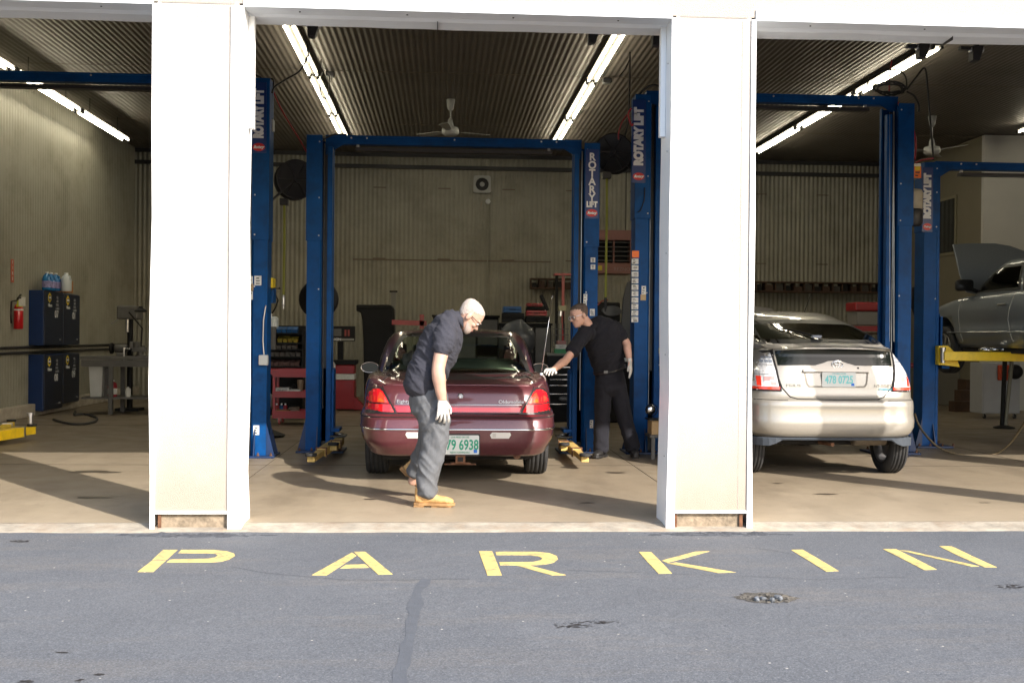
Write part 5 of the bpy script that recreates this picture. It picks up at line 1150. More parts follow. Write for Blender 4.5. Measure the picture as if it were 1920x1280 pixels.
b = MB(); b.beam(c+V((.08, .03, -.04)), c+V((.26, .05, -.10)), .05, .05); b.out('mirror_arm', M_BTRIM, mo)
b = MB(); b.lathe([(.05, -.05), (.10, -.03), (.09, .03), (.03, .10)], V((2*gx-c.x, c.y, c.z)), (0, 1, 0), 14); b.out('door_mirror', M_BTRIM, GS, smooth=True)
# open bonnet
hp = [(1787, 458), (1820, 456), (1865, 456), (1895, 461), (1925, 472), (1950, 486), (1950, 560), (1880, 560), (1812, 548), (1800, 515)]
b = MB(); n = len(hp); f0 = []
for px, py in hp:
    z_ = (548-py)/90; Yb = 15.0+.35*z_; f0.append(P(px, py, Yb))
for off_ in (0, .03): fr = [[p+V((0, o_, 0)) for p in f0] for o_ in (0, .035)]
b.loft(fr); b.out('bonnet', M_GREY, GS, bevel=.01)
b = MB(); b.box(gx-.75, gx+.75, gy+.4, gy+4.3, zlift+.18, zlift+.26); b.out('underbody', M_UND, GS, bevel=.02)
for x in (-.36, .36):
    b = MB(); b.box(gx+x-.22, gx+x+.22, gy+1.75, gy+1.9, zlift+.5, zlift+1.08); b.out('front_seat', M_SEAT, GS, bevel=.05)
# ================================================================ PEOPLE
def limb(b, path, hint, n=16):
    """path: [(point, ru, rv)], ru along hint"""
    pts = [V(p[0]) for p in path]; hint = V(hint); rings = []
    d0 = (pts[1]-pts[0]).normalized(); d1 = (pts[-1]-pts[-2]).normalized()
    ext = [(pts[0]-d0*min(path[0][1:])*.55, path[0][1]*.55, path[0][2]*.55)] + [(p, a, c) for p, (_, a, c) in zip(pts, path)] + [(pts[-1]+d1*min(path[-1][1:])*.55, path[-1][1]*.55, path[-1][2]*.55)]
    # smooth resample
    P_ = [V(e[0]) for e in ext]; R_ = [(e[1], e[2]) for e in ext]; pp, rr_ = [], []
    for i in range(len(P_)-1):
        p0, p1, p2, p3 = P_[max(i-1, 0)], P_[i], P_[i+1], P_[min(i+2, len(P_)-1)]
        for k in range(4):
            t = k/4; pp.append(.5*((2*p1)+(p2-p0)*t+(2*p0-5*p1+4*p2-p3)*t*t+(3*p1-p0-3*p2+p3)*t**3)); s = t*t*(3-2*t)
            rr_.append((R_[i][0]*(1-s)+R_[i+1][0]*s, R_[i][1]*(1-s)+R_[i+1][1]*s))
    pp.append(P_[-1]); rr_.append(R_[-1])
    for i, p in enumerate(pp):
        d = (pp[min(i+1, len(pp)-1)]-pp[max(i-1, 0)]).normalized(); u = (hint-d*hint.dot(d)).normalized(); v = d.cross(u)
        rings.append([p+u*rr_[i][0]*math.cos(2*PI*k/n)+v*rr_[i][1]*math.sin(2*PI*k/n) for k in range(n)])
    b.loft(rings)
def ell(b, c, rx, ry, rz, M=None, n=14):
    c = V(c); M = M or Matrix.Identity(3); rg = []
    for j in range(1, n):
        t = PI*j/n; rg.append([c+M @ V((rx*math.sin(t)*math.cos(2*PI*k/n), ry*math.sin(t)*math.sin(2*PI*k/n), -rz*math.cos(t))) for k in range(n)])
    b.loft(rg)
def organic(b, name, m, parent, voxel=.007, it=4, fac=.5, disp=None):
    bmesh.ops.recalc_face_normals(b.bm, faces=b.bm.faces)
    me = bpy.data.meshes.new('tmp'); b.bm.to_mesh(me); b.bm.free(); o = bpy.data.objects.new('tmp', me); COL.objects.link(o)
    r = o.modifiers.new('r', 'REMESH'); r.mode = 'VOXEL'; r.voxel_size = voxel; s = o.modifiers.new('s', 'SMOOTH'); s.factor = fac; s.iterations = it
    dg = bpy.context.evaluated_depsgraph_get(); dg.update(); m2 = bpy.data.meshes.new_from_object(o.evaluated_get(dg)); bpy.data.objects.remove(o)
    if disp:
        nn = [v.normal.copy() for v in m2.vertices]
        for v, n_ in zip(m2.vertices, nn): v.co += n_*disp(v.co)
    m2.name = name; return link(name, m2, m, parent, smooth=True)
def ridge(p, f, seed=0):
    q = V((p.x*f[0], p.y*f[1], p.z*f[2]))+V((seed, seed*.7, seed*1.3)); return 1-2*abs(noise.noise(q))
HSEC = [(0, .060, .020, .020), (.010, .054, .034, .036), (.030, .042, .049, .056), (.058, .022, .061, .079), (.085, .010, .068, .089), (.115, .003, .073, .097), (.140, -.002, .0765, .101), (.165, -.004, .0775, .102), (.190, -.008, .073, .096), (.212, -.011, .060, .080), (.228, -.013, .038, .052), (.235, -.013, .012, .016)]
def head(b, Mh):
    n = 22
    def sec(z, yc, rx, ry): return [Mh @ V((rx*math.cos(2*PI*k/n)*(1 if math.sin(2*PI*k/n) < 0 else .93), yc+ry*math.sin(2*PI*k/n), z)) for k in range(n)]
    b.loft([sec(*s) for s in HSEC])
    R = Mh.to_3x3(); sc_ = R.col[0].length
    b.loft([[Mh @ V(q) for q in ((-w, y0, z), (w, y0, z), (w*.45, y1, z), (-w*.45, y1, z))] for z, w, y0, y1 in ((.137, .009, .07, .100), (.118, .010, .07, .107), (.095, .014, .07, .122), (.083, .017, .07, .125), (.076, .015, .07, .112), (.073, .008, .07, .098))])
    for s in (-1, 1):
        ell(b, Mh @ V((s*.078, -.008, .105)), .013*sc_, .021*sc_, .034*sc_, R.normalized() if hasattr(R, 'normalized') else R)
        ell(b, Mh @ V((s*.030, .083, .137)), .026*sc_, .016*sc_, .008*sc_, R.normalized())
        ell(b, Mh @ V((s*.038, .068, .090)), .022*sc_, .022*sc_, .020*sc_, R.normalized())
    ell(b, Mh @ V((0, .092, .056)), .024*sc_, .012*sc_, .006*sc_, R.normalized()); ell(b, Mh @ V((0, .090, .044)), .020*sc_, .012*sc_, .006*sc_, R.normalized())
    ell(b, Mh @ V((0, .082, .016)), .020*sc_, .014*sc_, .014*sc_, R.normalized())
def hair(Mh, parent, m, line, seed=0, puff=.004, amp=.002):
    n = 44; b = MB(); S = []
    zz = [HSEC[0][0]+i*.235/30 for i in range(31)]
    for z in zz:
        t = interp([(s[0],)+s[1:] for s in HSEC], z); S.append((z, t[0], t[1]+puff, t[2]+puff))
    vs_ = [[b.bm.verts.new(Mh @ V((rx*math.cos(2*PI*k/n)*(1 if math.sin(2*PI*k/n) < 0 else .93), yc+ry*math.sin(2*PI*k/n), z+(puff*.8 if z > .2 else 0)+amp*noise.noise(V((k, z*90, seed)))))) for k in range(n)] for z, yc, rx, ry in S]
    for j in range(len(S)-1):
        for k in range(n):
            a = 2*PI*(k+.5)/n; y = S[j][1]+S[j][3]*math.sin(a); z = S[j][0]
            if z > line(y, abs(math.cos(a)))+.006*noise.noise(V((k*.7, z*50, seed))): b._f([vs_[j][k], vs_[j][(k+1) % n], vs_[j+1][(k+1) % n], vs_[j+1][k]])
    b._f(vs_[-1]); return b.out('hair', m, parent, smooth=True)
def hand(b, w, d, nrm, side, L=.19, inf=0., curl=(.35, .45, .5, .55), th=.5, wr=.030):
    """w wrist point, d direction of fingers, nrm palm-facing normal, side towards thumb"""
    d = V(d).normalized(); nrm = V(nrm); nrm = (nrm-d*nrm.dot(d)).normalized(); s = d.cross(nrm)
    if s.dot(V(side)) < 0: s = -s
    k_ = L/.19; pl = .095*k_
    limb(b, [(w-d*.03, wr*.92+inf, wr*.80+inf), (w, wr+inf, wr*.72+inf), (w+d*pl*.35, .038*k_+inf, .019*k_+inf), (w+d*pl*.8, .043*k_+inf, .016*k_+inf), (w+d*pl, .040*k_+inf, .013*k_+inf)], s, 14)
    for i in range(4):
        o = w+d*(pl*.86)+s*((1.5-i)*.0235*k_); ln = (.070, .078, .073, .058)[i]*k_; dd = (d+s*(1.5-i)*.10).normalized(); pts = [(o, .0095*k_+inf, .0095*k_+inf)]; q = o; a = 0
        for j, fr in enumerate((.28, .42, .32, .26)):
            if j: a += curl[i]*(.9 if j < 3 else .6)
            v_ = (dd*math.cos(a)+nrm*math.sin(a)); q = q+v_*ln*fr; r = (.0095, .0088, .0082, .0070)[j]*k_+inf; pts.append((q, r, r))
        limb(b, pts, s, 8)
    o = w+d*pl*.18+s*.022*k_; dd = (d*.72+s*.62+nrm*.25*th).normalized(); q1 = o+dd*.045*k_; q2 = q1+(dd*.7+d*.5+nrm*.3*th).normalized()*.030*k_; q3 = q2+(d*.9+nrm*.4*th).normalized()*.024*k_
    limb(b, [(o, .017*k_+inf, .015*k_+inf), (q1, .0125*k_+inf, .0115*k_+inf), (q2, .0105*k_+inf, .010*k_+inf), (q3, .0085*k_+inf, .008*k_+inf)], nrm, 10)
def boot(M, parent, mu, ms, shaft=.11, laces=True, L=1.):
    b = MB(); S = [(-.095, .020, .030, .015, .095), (-.085, .036, .034, .012, .115), (-.04, .043, .040, .010, .125), (.01, .042, .042, .010, .118), (.06, .044, .040, .010, .095), (.11, .050, .040, .010, .078), (.16, .050, .036, .010, .070), (.195, .040, .030, .012, .058), (.215, .020, .020, .018, .042)]
    b.loft([[M @ V((x*L, w*math.cos(2*PI*k/16), z0+.012+(z1-z0)*(.5+.5*math.sin(2*PI*k/16)))) for k in range(16)] for x, w, _, z0, z1 in S])
    limb(b, [(M @ V((-.045, 0, .05)), .05, .042), (M @ V((-.045, 0, .10)), .052, .044), (M @ V((-.04, 0, shaft+.03)), .055, .048)], M.to_3x3() @ X3)
    up = organic(b, 'boot', mu, parent, .006, 3, disp=lambda p: .0015*ridge(p, (30, 30, 30)))
    b = MB(); out_ = [(-.105, .018), (-.10, .036), (-.06, .046), (0, .042), (.05, .045), (.11, .055), (.17, .055), (.205, .042), (.228, .018)]
    ol = [(x*L, y) for x, y in out_]+[(x*L, -y) for x, y in out_[::-1]]
    b.loft([[M @ V((x, y, z)) for x, y in ol] for z in (.012, .034)]); hl = [(x, y) for x, y in ol if x < -.02]+[(-.02, -.042), (-.02, .042)]
    for x0, x1_ in ((-.103, -.02), (.04, .20)): b.loft([[M @ V((x, y, z)) for x, y in ((x0*L, -.040), (x1_*L, -.043), (x1_*L, .043), (x0*L, .040))] for z in (.0, .0125)])
    b.out('sole', ms, up, bevel=.003)
    if laces:
        b = MB()
        for k in range(4):
            x = .015+.024*k; z = .138-.014*k-.012*k*.5; b.tube([M @ V((x, -.026, z-.010)), M @ V((x+.006, 0, z+.003)), M @ V((x, .026, z-.010))], .0028, 6)
        b.out('laces', ms, up)
    return up
M_SKIN = mat('skin', (.56, .33, .25), .5, var=.10, vscale=30); M_SKIN.node_tree.nodes['Principled BSDF'].inputs['Subsurface Weight'].default_value = .08; M_SKIN.node_tree.nodes['Principled BSDF'].inputs['Subsurface Radius'].default_value = (.01, .004, .002)
M_SKP = mat('pale_skin', (.46, .275, .205), .5, var=.10, vscale=30)
M_GLV = mat('white_knit_glove', (.52, .50, .47), .85, bump=.4, bscale=300, var=.05)
M_SHT = mat('charcoal_polo_cloth', (.024, .025, .036), .9, var=.15, vscale=8, bump=.35, bscale=120)
M_SHB = mat('black_polo_cloth', (.007, .007, .012), .95, var=.15, vscale=8, bump=.35, bscale=120)
M_TRG = mat('grey_work_trousers', (.092, .097, .107), .85, var=.12, vscale=8, bump=.3, bscale=140)
M_TRB = mat('black_work_trousers', (.008, .008, .013), .95, var=.12, vscale=8, bump=.3, bscale=140)
M_BOOT = mat('tan_nubuck', (.46, .27, .105), .8, var=.2, vscale=18, bump=.3, bscale=90); M_SOLE = mat('tan_sole', (.27, .15, .06), .8, var=.3, vscale=20)
M_SHOE = mat('black_shoe_leather', (.016, .015, .015), .55, var=.3)
M_HWH = mat('grey_white_hair', (.42, .36, .32), .85, var=.35, vscale=90, bump=.6, bscale=400); M_HGR = mat('short_grey_brown_hair', (.105, .075, .06), .85, var=.35, vscale=90, bump=.6, bscale=400)
M_BRD = mat('grey_stubble', (.40, .32, .28), .9, var=.35, vscale=120)
M_GFR = mat('black_glasses', (.01, .01, .012), .3); M_GLN = glass_mat('lens', (.75, .78, .80)); M_GLC = mat('clear_frame', (.65, .68, .78), .15, coat=1.)
def frame(c, f, up, s=1.):
    f = V(f).normalized(); u = V(up); u = (u-f*u.dot(f)).normalized(); x = f.cross(u); M = Matrix(((x.x*s, f.x*s, u.x*s, 0), (x.y*s, f.y*s, u.y*s, 0), (x.z*s, f.z*s, u.z*s, 0), (0, 0, 0, 1)))
    M.translation = V(c)-M.to_3x3() @ V((0, 0, .118)); return M
def eyes(Mh, parent):
    for s in (-1, 1):
        b = MB(); ell(b, Mh @ V((s*.031, .088, .116)), .011, .011, .008, n=10); e = b.out('eye', mat('eye_white', (.7, .68, .66), .2), parent, smooth=True)
        b = MB(); ell(b, Mh @ V((s*.031, .096, .115)), .0045, .0045, .0045, n=8); b.out('pupil', mat('iris', (.05, .04, .03), .2), e)
    for s in (-1, 1):
        b = MB(); b.tube([Mh @ V((s*.015, .104, .134)), Mh @ V((s*.032, .103, .139)), Mh @ V((s*.048, .092, .134))], [.002, .0035, .002], 6); b.out('eyebrow', M_BRD, parent)
    b = MB(); b.tube([Mh @ V((-.022, .096, .050)), Mh @ V((0, .106, .0505)), Mh @ V((.022, .096, .050))], [.0015, .003, .0015], 6); b.out('mouth', mat('lips', (.36, .13, .11), .5), parent)
def specs(Mh, parent, m, wrap=False):
    b = MB()
    for s in (-1, 1):
        b.tube([Mh @ V((s*.070, .078, .124)), Mh @ V((s*.078, .03, .123)), Mh @ V((s*.080, -.01, .122)), Mh @ V((s*.078, -.03, .108))], .0030, 6)
        for k in range(1): b.tube([Mh @ V((s*(.034+.029*math.cos(2*PI*i/16)), .112-.10*abs(s*(.034+.029*math.cos(2*PI*i/16)))**1.2*2.2, .113+.018*math.sin(2*PI*i/16))) for i in range(17)], .0022, 6)
    b.tube([Mh @ V((-.008, .118, .120)), Mh @ V((.008, .118, .120))], .0022, 6)
    g = b.out('glasses', m, parent)
    for s in (-1, 1):
        b = MB(); b.poly([Mh @ V((s*(.034+.028*math.cos(2*PI*i/16)), .111-.10*abs(s*(.034+.028*math.cos(2*PI*i/16)))**1.2*2.2, .113+.017*math.sin(2*PI*i/16))) for i in range(16)]); b.out('lens', M_GLN if wrap else M_GLD, g)
def collar(c, up, f, r0, r1, h, m, parent):
    """folded collar round the neck; up = neck direction"""
    up = V(up).normalized(); f = V(f); f = (f-up*f.dot(up)).normalized(); s = f.cross(up); b = MB(); n = 30; rg = []
    for rr_, hh, o in ((r0, 0, 0), (r0*.98, h, 0), (r0*1.06, h*1.05, 0), (r1*1.08, -h*.25, .0), (r1*1.12, -h*.30, 0), (r0*1.14, h*.7, 0)):
        rg.append([V(c)+up*(hh-.35*h*max(0, math.cos(a))**2*(1.5 if hh < h*.5 else 1))+(f*math.cos(a)+s*math.sin(a))*rr_*(1+.06*max(0, math.cos(a))**4) for a in [.16+(2*PI-.32)*k/(n-1) for k in range(n)]])
    V_ = [[b.bm.verts.new(p) for p in r] for r in rg]
    for a, d in zip(V_, V_[1:]):
        for k in range(n-1): b._f([a[k], a[k+1], d[k+1], d[k]])
    o = b.out('collar', m, parent, smooth=True); md = o.modifiers.new('s', 'SOLIDIFY'); md.thickness = .004; return o
# ---------------------------------------------------------------- person 1: walking past the sedan, head bowed
Y1p = 8.86
def W(px, py, off=0.): return P(px, py, Y1p+off)
K = 1.38/318*1.0        # metres per source pixel at his depth
K = (W(900, 640)-W(800, 640)).length/100
r_ = lambda a: a*K
P1 = thing('person', 'man in charcoal polo, grey trousers and tan boots walking with head bowed', 'person', (W(815, 945).x, Y1p, 0))
Mh1 = frame(W(880.5, 591.5, -.01), (.68, .10, -.74), (.74, .05, .68), 1.05)
b = MB(); head(b, Mh1)
limb(b, [(W(858, 604), .062, .062), (W(868, 598), .058, .060), (W(876, 592), .058, .062)], X3)          # neck
limb(b, [(W(798, 738), .13, .15), (W(808, 705), .13, .15), (W(820, 665), .13, .16), (W(832, 635), .14, .175), (W(845, 612), .10, .15), (W(856, 600), .06, .08)], X3)
SR, SLv = W(838, 619, -.185), W(838, 617, .185)
ER, WR_ = W(822, 690, -.265), W(829, 748, -.25)
limb(b, [(SR, .058, .058), (W(829, 655, -.235), r_(13.5), r_(13)), (ER, r_(12.2), r_(11.5)), (W(823, 708, -.265), r_(12.6), r_(12)), (W(826, 730, -.258), r_(10.5), r_(9.5)), (WR_, r_(8.2), r_(7.4))], X3)
EL_, WL_ = W(800, 690, .25), W(806, 742, .22)
limb(b, [(SLv, .058, .058), (EL_, .046, .044), (WL_, .032, .028)], X3)
hand(b, WR_, (W(832, 798)-W(829, 748)), (-.3, .9, 0), (.9, -.3, 0), L=.195, curl=(.30, .38, .45, .50), wr=.030)
hand(b, WL_, V((.06, 0, -1)), (-.3, -.9, 0), (.9, .3, 0), L=.19, wr=.030)
limb(b, [(W(805, 745, -.09), .09, .09), (W(816, 800, -.09), .08, .08), (W(812, 835, -.08), .055, .055), (W(804, 880, -.07), .05, .05), (W(800, 932, -.05), .04, .04)], X3)
limb(b, [(W(799, 745, .10), .09, .09), (W(810, 800, .22), .075, .075), (W(797, 838, .30), .055, .055), (W(783, 880, .40), .045, .045), (W(773, 903, .44), .038, .038)], X3)
organic(b, 'body', M_SKP, P1, .006, 3)
eyes(Mh1, P1); specs(Mh1, P1, M_GFR)
hair(Mh1, P1, M_HWH, lambda y, sd_: .150+.045*max(0, y/.09) if y > .0 else .150-.085*min(1, -y/.06), 1, .0028)
# short grey beard shell along the jaw
b = MB(); n = 30; rows = []
for z, yc, rx, ry in [(i*.07/8,)+interp([(s[0],)+s[1:] for s in HSEC], i*.07/8) for i in range(9)]: rows.append([b.bm.verts.new(Mh1 @ V(((rx+.003)*math.cos(PI*k/n)*.93, yc+(ry+.0035)*math.sin(PI*k/n), z-.001))) for k in range(n+1)])
for j in range(8):
    for k in range(n):
        if not (rows and j > 3 and 9 < k < 20) and j < 4+abs(k-n/2)/4: b._f([rows[j][k], rows[j][k+1], rows[j+1][k+1], rows[j+1][k]])
b.out('beard', M_BRD, P1, smooth=True)
# shirt
b = MB(); hx = V((.93, 0, -.37))
limb(b, [(W(785, 730), r_(32), .195), (W(793, 716), r_(36), .205), (W(806, 688), r_(37.5), .205), (W(821, 655), r_(40), .215), (W(832, 630), r_(37), .225), (W(841, 611), r_(29), .215), (W(850, 599), r_(21), .14), (W(857, 594), r_(15), .085)], hx, 28)
for s, SH, EE in ((-1, SR, ER), (1, SLv, EL_)):
    e = W(830, 651, s*.238) if s < 0 else SH.lerp(EE, .5)
    limb(b, [(SH+V((.0, -s*.03, .015)), .085, .085), (SH.lerp(e, .45), .092, .086), (e, r_(19), r_(18)), (e+(e-SH).normalized()*.015, r_(19.5), r_(18.5))], X3, 20)
cS = W(815, 660)
def shirt1(p):
    d = .011*ridge(p+V((0, 0, p.x*1.2)), (6, 5, 9), 3)+.0045*ridge(p+V((0, 0, p.x*.5)), (14, 10, 30), 7)+.003*noise.noise(p*9)
    return d-.005
sh = organic(b, 'shirt', M_SHT, P1, .0065, 3, disp=shirt1)
collar(W(856, 598, 0), (.62, 0, .78), (.78, 0, -.62), .074, .088, .036, M_SHT, sh)
b = MB(); limb(b, [(W(814.5, 700, -.205), .0012, .0012), (W(814.5, 741, -.19), .0012, .0012)], X3, 6); b.out('hem_vent', M_SEAM, sh)
# trousers
b = MB()
limb(b, [(W(797, 722), r_(27), .17), (W(803, 745), r_(36), .185), (W(807, 765), r_(37), .18)], hx, 24)
limb(b, [(W(808, 757, -.085), r_(31), .105), (W(815, 785, -.09), r_(29), .10), (W(816, 815, -.085), r_(25), .088), (W(812, 845, -.075), r_(22.5), .082), (W(805, 875, -.065), r_(21), .08), (W(801, 905, -.055), r_(19.5), .08), (W(799, 924, -.05), r_(19), .078)], X3, 22)
limb(b, [(W(803, 757, .09), r_(30), .105), (W(812, 795, .17), r_(26), .095), (W(806, 825, .24), r_(23), .085), (W(795, 850, .32), r_(20), .08), (W(783, 871, .38), r_(17), .072), (W(778, 884, .41), r_(16), .068)], X3, 22)
def tr1(p):
    z = p.z; lo = max(0, min(1, (1.0-z)/.5)); return (.005+.006*lo)*ridge(p+V((0, 0, p.x*1.2)), (6, 5, 9), 11)+.006*ridge(p+V((0, 0, -p.x*1.1)), (6, 5, 11), 5)+.0035*noise.noise(V((p.x*30, p.y*20, p.z*22)))-.003
tr = organic(b, 'trousers', M_TRG, P1, .0065, 3, disp=tr1)
b = MB(); q0 = [W(792, 760, -.165), W(796, 778, -.172), W(800, 800, -.168)]; b.tube(q0, .0014, 6); b.out('pocket_seam', M_SEAM, tr)
# boots
fb = W(815, 951, -.05)
Mb = Matrix.Translation((W(800, 951, -.05).x+.0, Y1p-.05, .0)) @ Matrix.Rotation(math.radians(-5), 4, 'Z')
boot(Mb, P1, M_BOOT, M_SOLE)
tip = G(789, 930)
Mb = Matrix.Translation((tip.x-.155, tip.y-.02, .205)) @ Matrix.Rotation(math.radians(4), 4, 'Z') @ Matrix.Rotation(math.radians(47), 4, 'Y') @ Matrix.Translation((.06, 0, 0))
boot(Mb, P1, M_BOOT, M_SOLE, laces=False)
# gloves
for wv, d_, nr, sd2 in ((WR_, (W(832, 798)-W(829, 748)), (-.3, .9, 0), (.9, -.3, 0)), (WL_, V((.06, 0, -1)), (-.3, -.9, 0), (.9, .3, 0))):
    b = MB(); hand(b, wv+V(d_).normalized()*.01, d_, nr, sd2, L=.205, inf=.0012, curl=(.30, .38, .45, .50), wr=.034); organic(b, 'glove', M_GLV, P1, .0035, 1)
# ---------------------------------------------------------------- person 2: leaning in to the antenna
Y2p = 12.4
def W2(px, py, off=0.): return P(px, py, Y2p+off)
K2 = (W2(1000, 640)-W2(900, 640)).length/100; r2 = lambda a: a*K2
P2 = thing('person', 'man in black polo and clear safety glasses reaching to the sedan antenna', 'person', (W2(1155, 850).x, Y2p, 0))
Mh2 = frame(W2(1086.5, 590.5, -.36), (-.88, -.36, -.30), (-.22, -.05, .97), 1.05)
HT = V(AN[0])+V((.035, .03, .03))
b = MB(); head(b, Mh2)
limb(b, [(W2(1107, 614, -.30), .062, .062), (W2(1100, 606, -.33), .058, .060), (W2(1094, 598, -.35), .058, .060)], X3)
limb(b, [(W2(1146, 710), .15, .11), (W2(1140, 685, -.04), .15, .11), (W2(1136, 655, -.14), .16, .115), (W2(1130, 628, -.22), .17, .115), (W2(1118, 614, -.27), .12, .09), (W2(1110, 610, -.29), .06, .06)], X3)
S1, S2 = W2(1098, 624, -.34), W2(1152, 614, -.17)
E1 = W2(1062, 674, -.62); W1_ = HT+V((.135, .10, .085))
W1_ = W2(1036, 694, -1.0)
dH = (HT-W1_)
E2, Wr2 = W2(1174, 642, -.20), W2(1180.5, 676, -.28)
limb(b, [(S1, .056, .056), (E1, .044, .043), (E1.lerp(W1_, .3), .045, .043), (W1_, .030, .026)], Z3)
limb(b, [(S2, .056, .056), (E2, .045, .045), (E2.lerp(Wr2, .35), .045, .043), (Wr2, .030, .026)], X3)
hand(b, W1_, dH, (-.2, .1, -1), (-.3, -1, 0), L=.18, curl=(.4, .5, .55, .6)); hand(b, Wr2, W2(1184, 708, -.28)-Wr2, (-1, .4, 0), (-.6, -.8, 0), L=.185, curl=(.15, .2, .25, .3))
limb(b, [(W2(1132, 720), .09, .09), (W2(1131, 775), .05, .05), (W2(1128, 800), .04, .04), (W2(1127, 845), .035, .035)], X3)
limb(b, [(W2(1158, 720), .09, .09), (W2(1167, 765, .02), .05, .05), (W2(1175, 796, .05), .04, .04), (W2(1187, 842, .1), .035, .035)], X3)
organic(b, 'body', M_SKIN, P2, .0065, 3)
eyes(Mh2, P2); specs(Mh2, P2, M_GLC, True)
hair(Mh2, P2, M_HGR, lambda y, sd_: .172+.022*max(0, y/.09) if y > .01 else .165-.09*min(1, max(0, -(y-.01))/.06), 4, .003, .001)
b = MB(); tb = (W2(1150, 640, -.1)-W2(1146, 700)).normalized(); hx2 = V((.97, 0, .24))
limb(b, [(W2(1143, 694, -.01), r2(27.5), .135), (W2(1140, 680, -.05), r2(31.5), .155), (W2(1136, 660, -.11), r2(34), .165), (W2(1131, 638, -.18), r2(36), .16), (W2(1126, 621, -.235), r2(33), .145), (W2(1117, 611, -.27), r2(22), .11), (W2(1110, 608, -.29), r2(13), .075)], hx2, 26)
e1 = S1.lerp(E1, .68); e2 = S2.lerp(E2, .62)
limb(b, [(S1+V((.05, .03, .0)), .085, .09), (S1, .085, .088), (e1, .076, .076), (e1+(E1-S1).normalized()*.012, .078, .078)], X3, 18)
limb(b, [(S2+V((-.05, .0, .0)), .085, .09), (S2, .084, .085), (e2, .078, .076), (e2+(E2-S2).normalized()*.012, .08, .078)], X3, 18)
sh2 = organic(b, 'shirt', M_SHB, P2, .0075, 3, disp=lambda p: .007*ridge(p+V((0, 0, -p.x*.9)), (6, 6, 13), 21)+.003*ridge(p, (14, 14, 24), 2)-.004)
collar(W2(1109.5, 610, -.295), (-.42, -.25, .87), (-.6, -.75, -.3), .070, .088, .036, M_SHB, sh2)
b = MB(); b.tube([W2(1105.5, 622, -.41), W2(1109, 640, -.36)], .004, 6); b.out('placket', M_SEAM, sh2)
b = MB()
limb(b, [(W2(1143, 699), r2(27), .135), (W2(1144, 715), r2(29), .14), (W2(1145, 730), r2(30), .14)], hx2, 22)
limb(b, [(W2(1131, 725), r2(17), .12), (W2(1130, 760), r2(15.5), .105), (W2(1129, 790), r2(14.5), .09), (W2(1127, 820), r2(14), .085), (W2(1127, 842), r2(14.5), .085)], X3, 18)
limb(b, [(W2(1158, 725), r2(17), .12), (W2(1166, 760, .02), r2(15.5), .105), (W2(1173, 790, .05), r2(14), .09), (W2(1181, 818, .08), r2(13.5), .085), (W2(1187, 838, .1), r2(14), .085)], X3, 18)
organic(b, 'trousers', M_TRB, P2, .0075, 3, disp=lambda p: (.005+.005*max(0, min(1, (.6-p.z)/.5)))*ridge(p+V((0, 0, p.x)), (6, 5, 9), 31)+.004*noise.noise(p*20)-.001)
b = MB(); rg = []
up2 = V((-.24, 0, .97)); cb = W2(1143, 693, -.01); fx = hx2.normalized(); fy = V((0, 1, 0))
for rr_, hh in ((0, -.021), (0, .021), (.010, .021), (.010, -.021), (0, -.021)): rg.append([cb+up2*hh+fx*(r2(28)+.012+rr_)*math.cos(2*PI*k/32)+fy*(.148+rr_)*math.sin(2*PI*k/32) for k in range(32)])
b.loft(rg, caps=False); bl = b.out('belt', mat('belt_leather', (.022, .02, .02), .35, coat=.3), P2)
b = MB(); b.cbox(cb+fx*-.07+V((0, -.160, .0)), (.045, .012, .04)); b.out('belt_buckle', mat('dull_buckle', (.12, .12, .12), .5, .5), bl, bevel=.003)
Ms = Matrix.Translation(W2(1128, 860, 0)) ; Ms.translation.z = 0; ms_ = Ms @ Matrix.Rotation(math.radians(-120), 4, 'Z'); boot(ms_, P2, M_SHOE, M_SHOE, shaft=.06, laces=False, L=.95)
Ms = Matrix.Translation(W2(1189, 858, .1)); Ms.translation.z = 0; ms_ = Ms @ Matrix.Rotation(math.radians(-95), 4, 'Z'); boot(ms_, P2, M_SHOE, M_SHOE, shaft=.06, laces=False, L=.95)
for wv, d_, nr, sd2, cu in ((W1_, dH, (-.2, .1, -1), (-.3, -1, 0), (.4, .5, .55, .6)), (Wr2, W2(1184, 708, -.28)-Wr2, (-1, .4, 0), (-.6, -.8, 0), (.15, .2, .25, .3))):
    b = MB(); hand(b, wv+V(d_).normalized()*.008, d_, nr, sd2, L=.195, inf=.0015, curl=cu, wr=.033); organic(b, 'glove', M_GLV, P2, .004, 1)
# ================================================================ SHOP CLUTTER
M_NVY = mat('navy_cabinet_paint', (.003, .022, .095), .4, var=.15, vscale=3); M_NVD = mat('navy_door_paint', (.004, .010, .030), .4, var=.2)
M_DRED = mat('tool_red', (.30, .008, .014), .4, var=.15, vscale=4, coat=.2); M_WBX = mat('white_carton', (.52, .52, .50), .7, var=.1)
M_CRD = mat('cardboard', (.36, .17, .07), .9, var=.15); M_CDK = mat('black_powdercoat', (.0045, .0045, .005), .6, var=.3, spec=.25); M_BPL = mat('blue_fluid', (.01, .16, .42), .25, coat=.4)
M_JUG = mat('jug_white', (.55, .60, .64), .4); M_PNK = mat('heater_enamel', (.17, .075, .065), .6, var=.1); M_WOO = mat('dark_wood', (.055, .028, .015), .8, var=.4, vscale=9)
M_GST = mat('bench_grey', (.085, .082, .078), .5, var=.2); M_BLC = mat('case_blue', (.005, .07, .22), .5)
def bxp(px0, py0, px1, py1, Y, dep): a, c = P(px0, py0, Y), P(px1, py1, Y); return (a.x, c.x, Y, Y+dep, c.z, a.z)
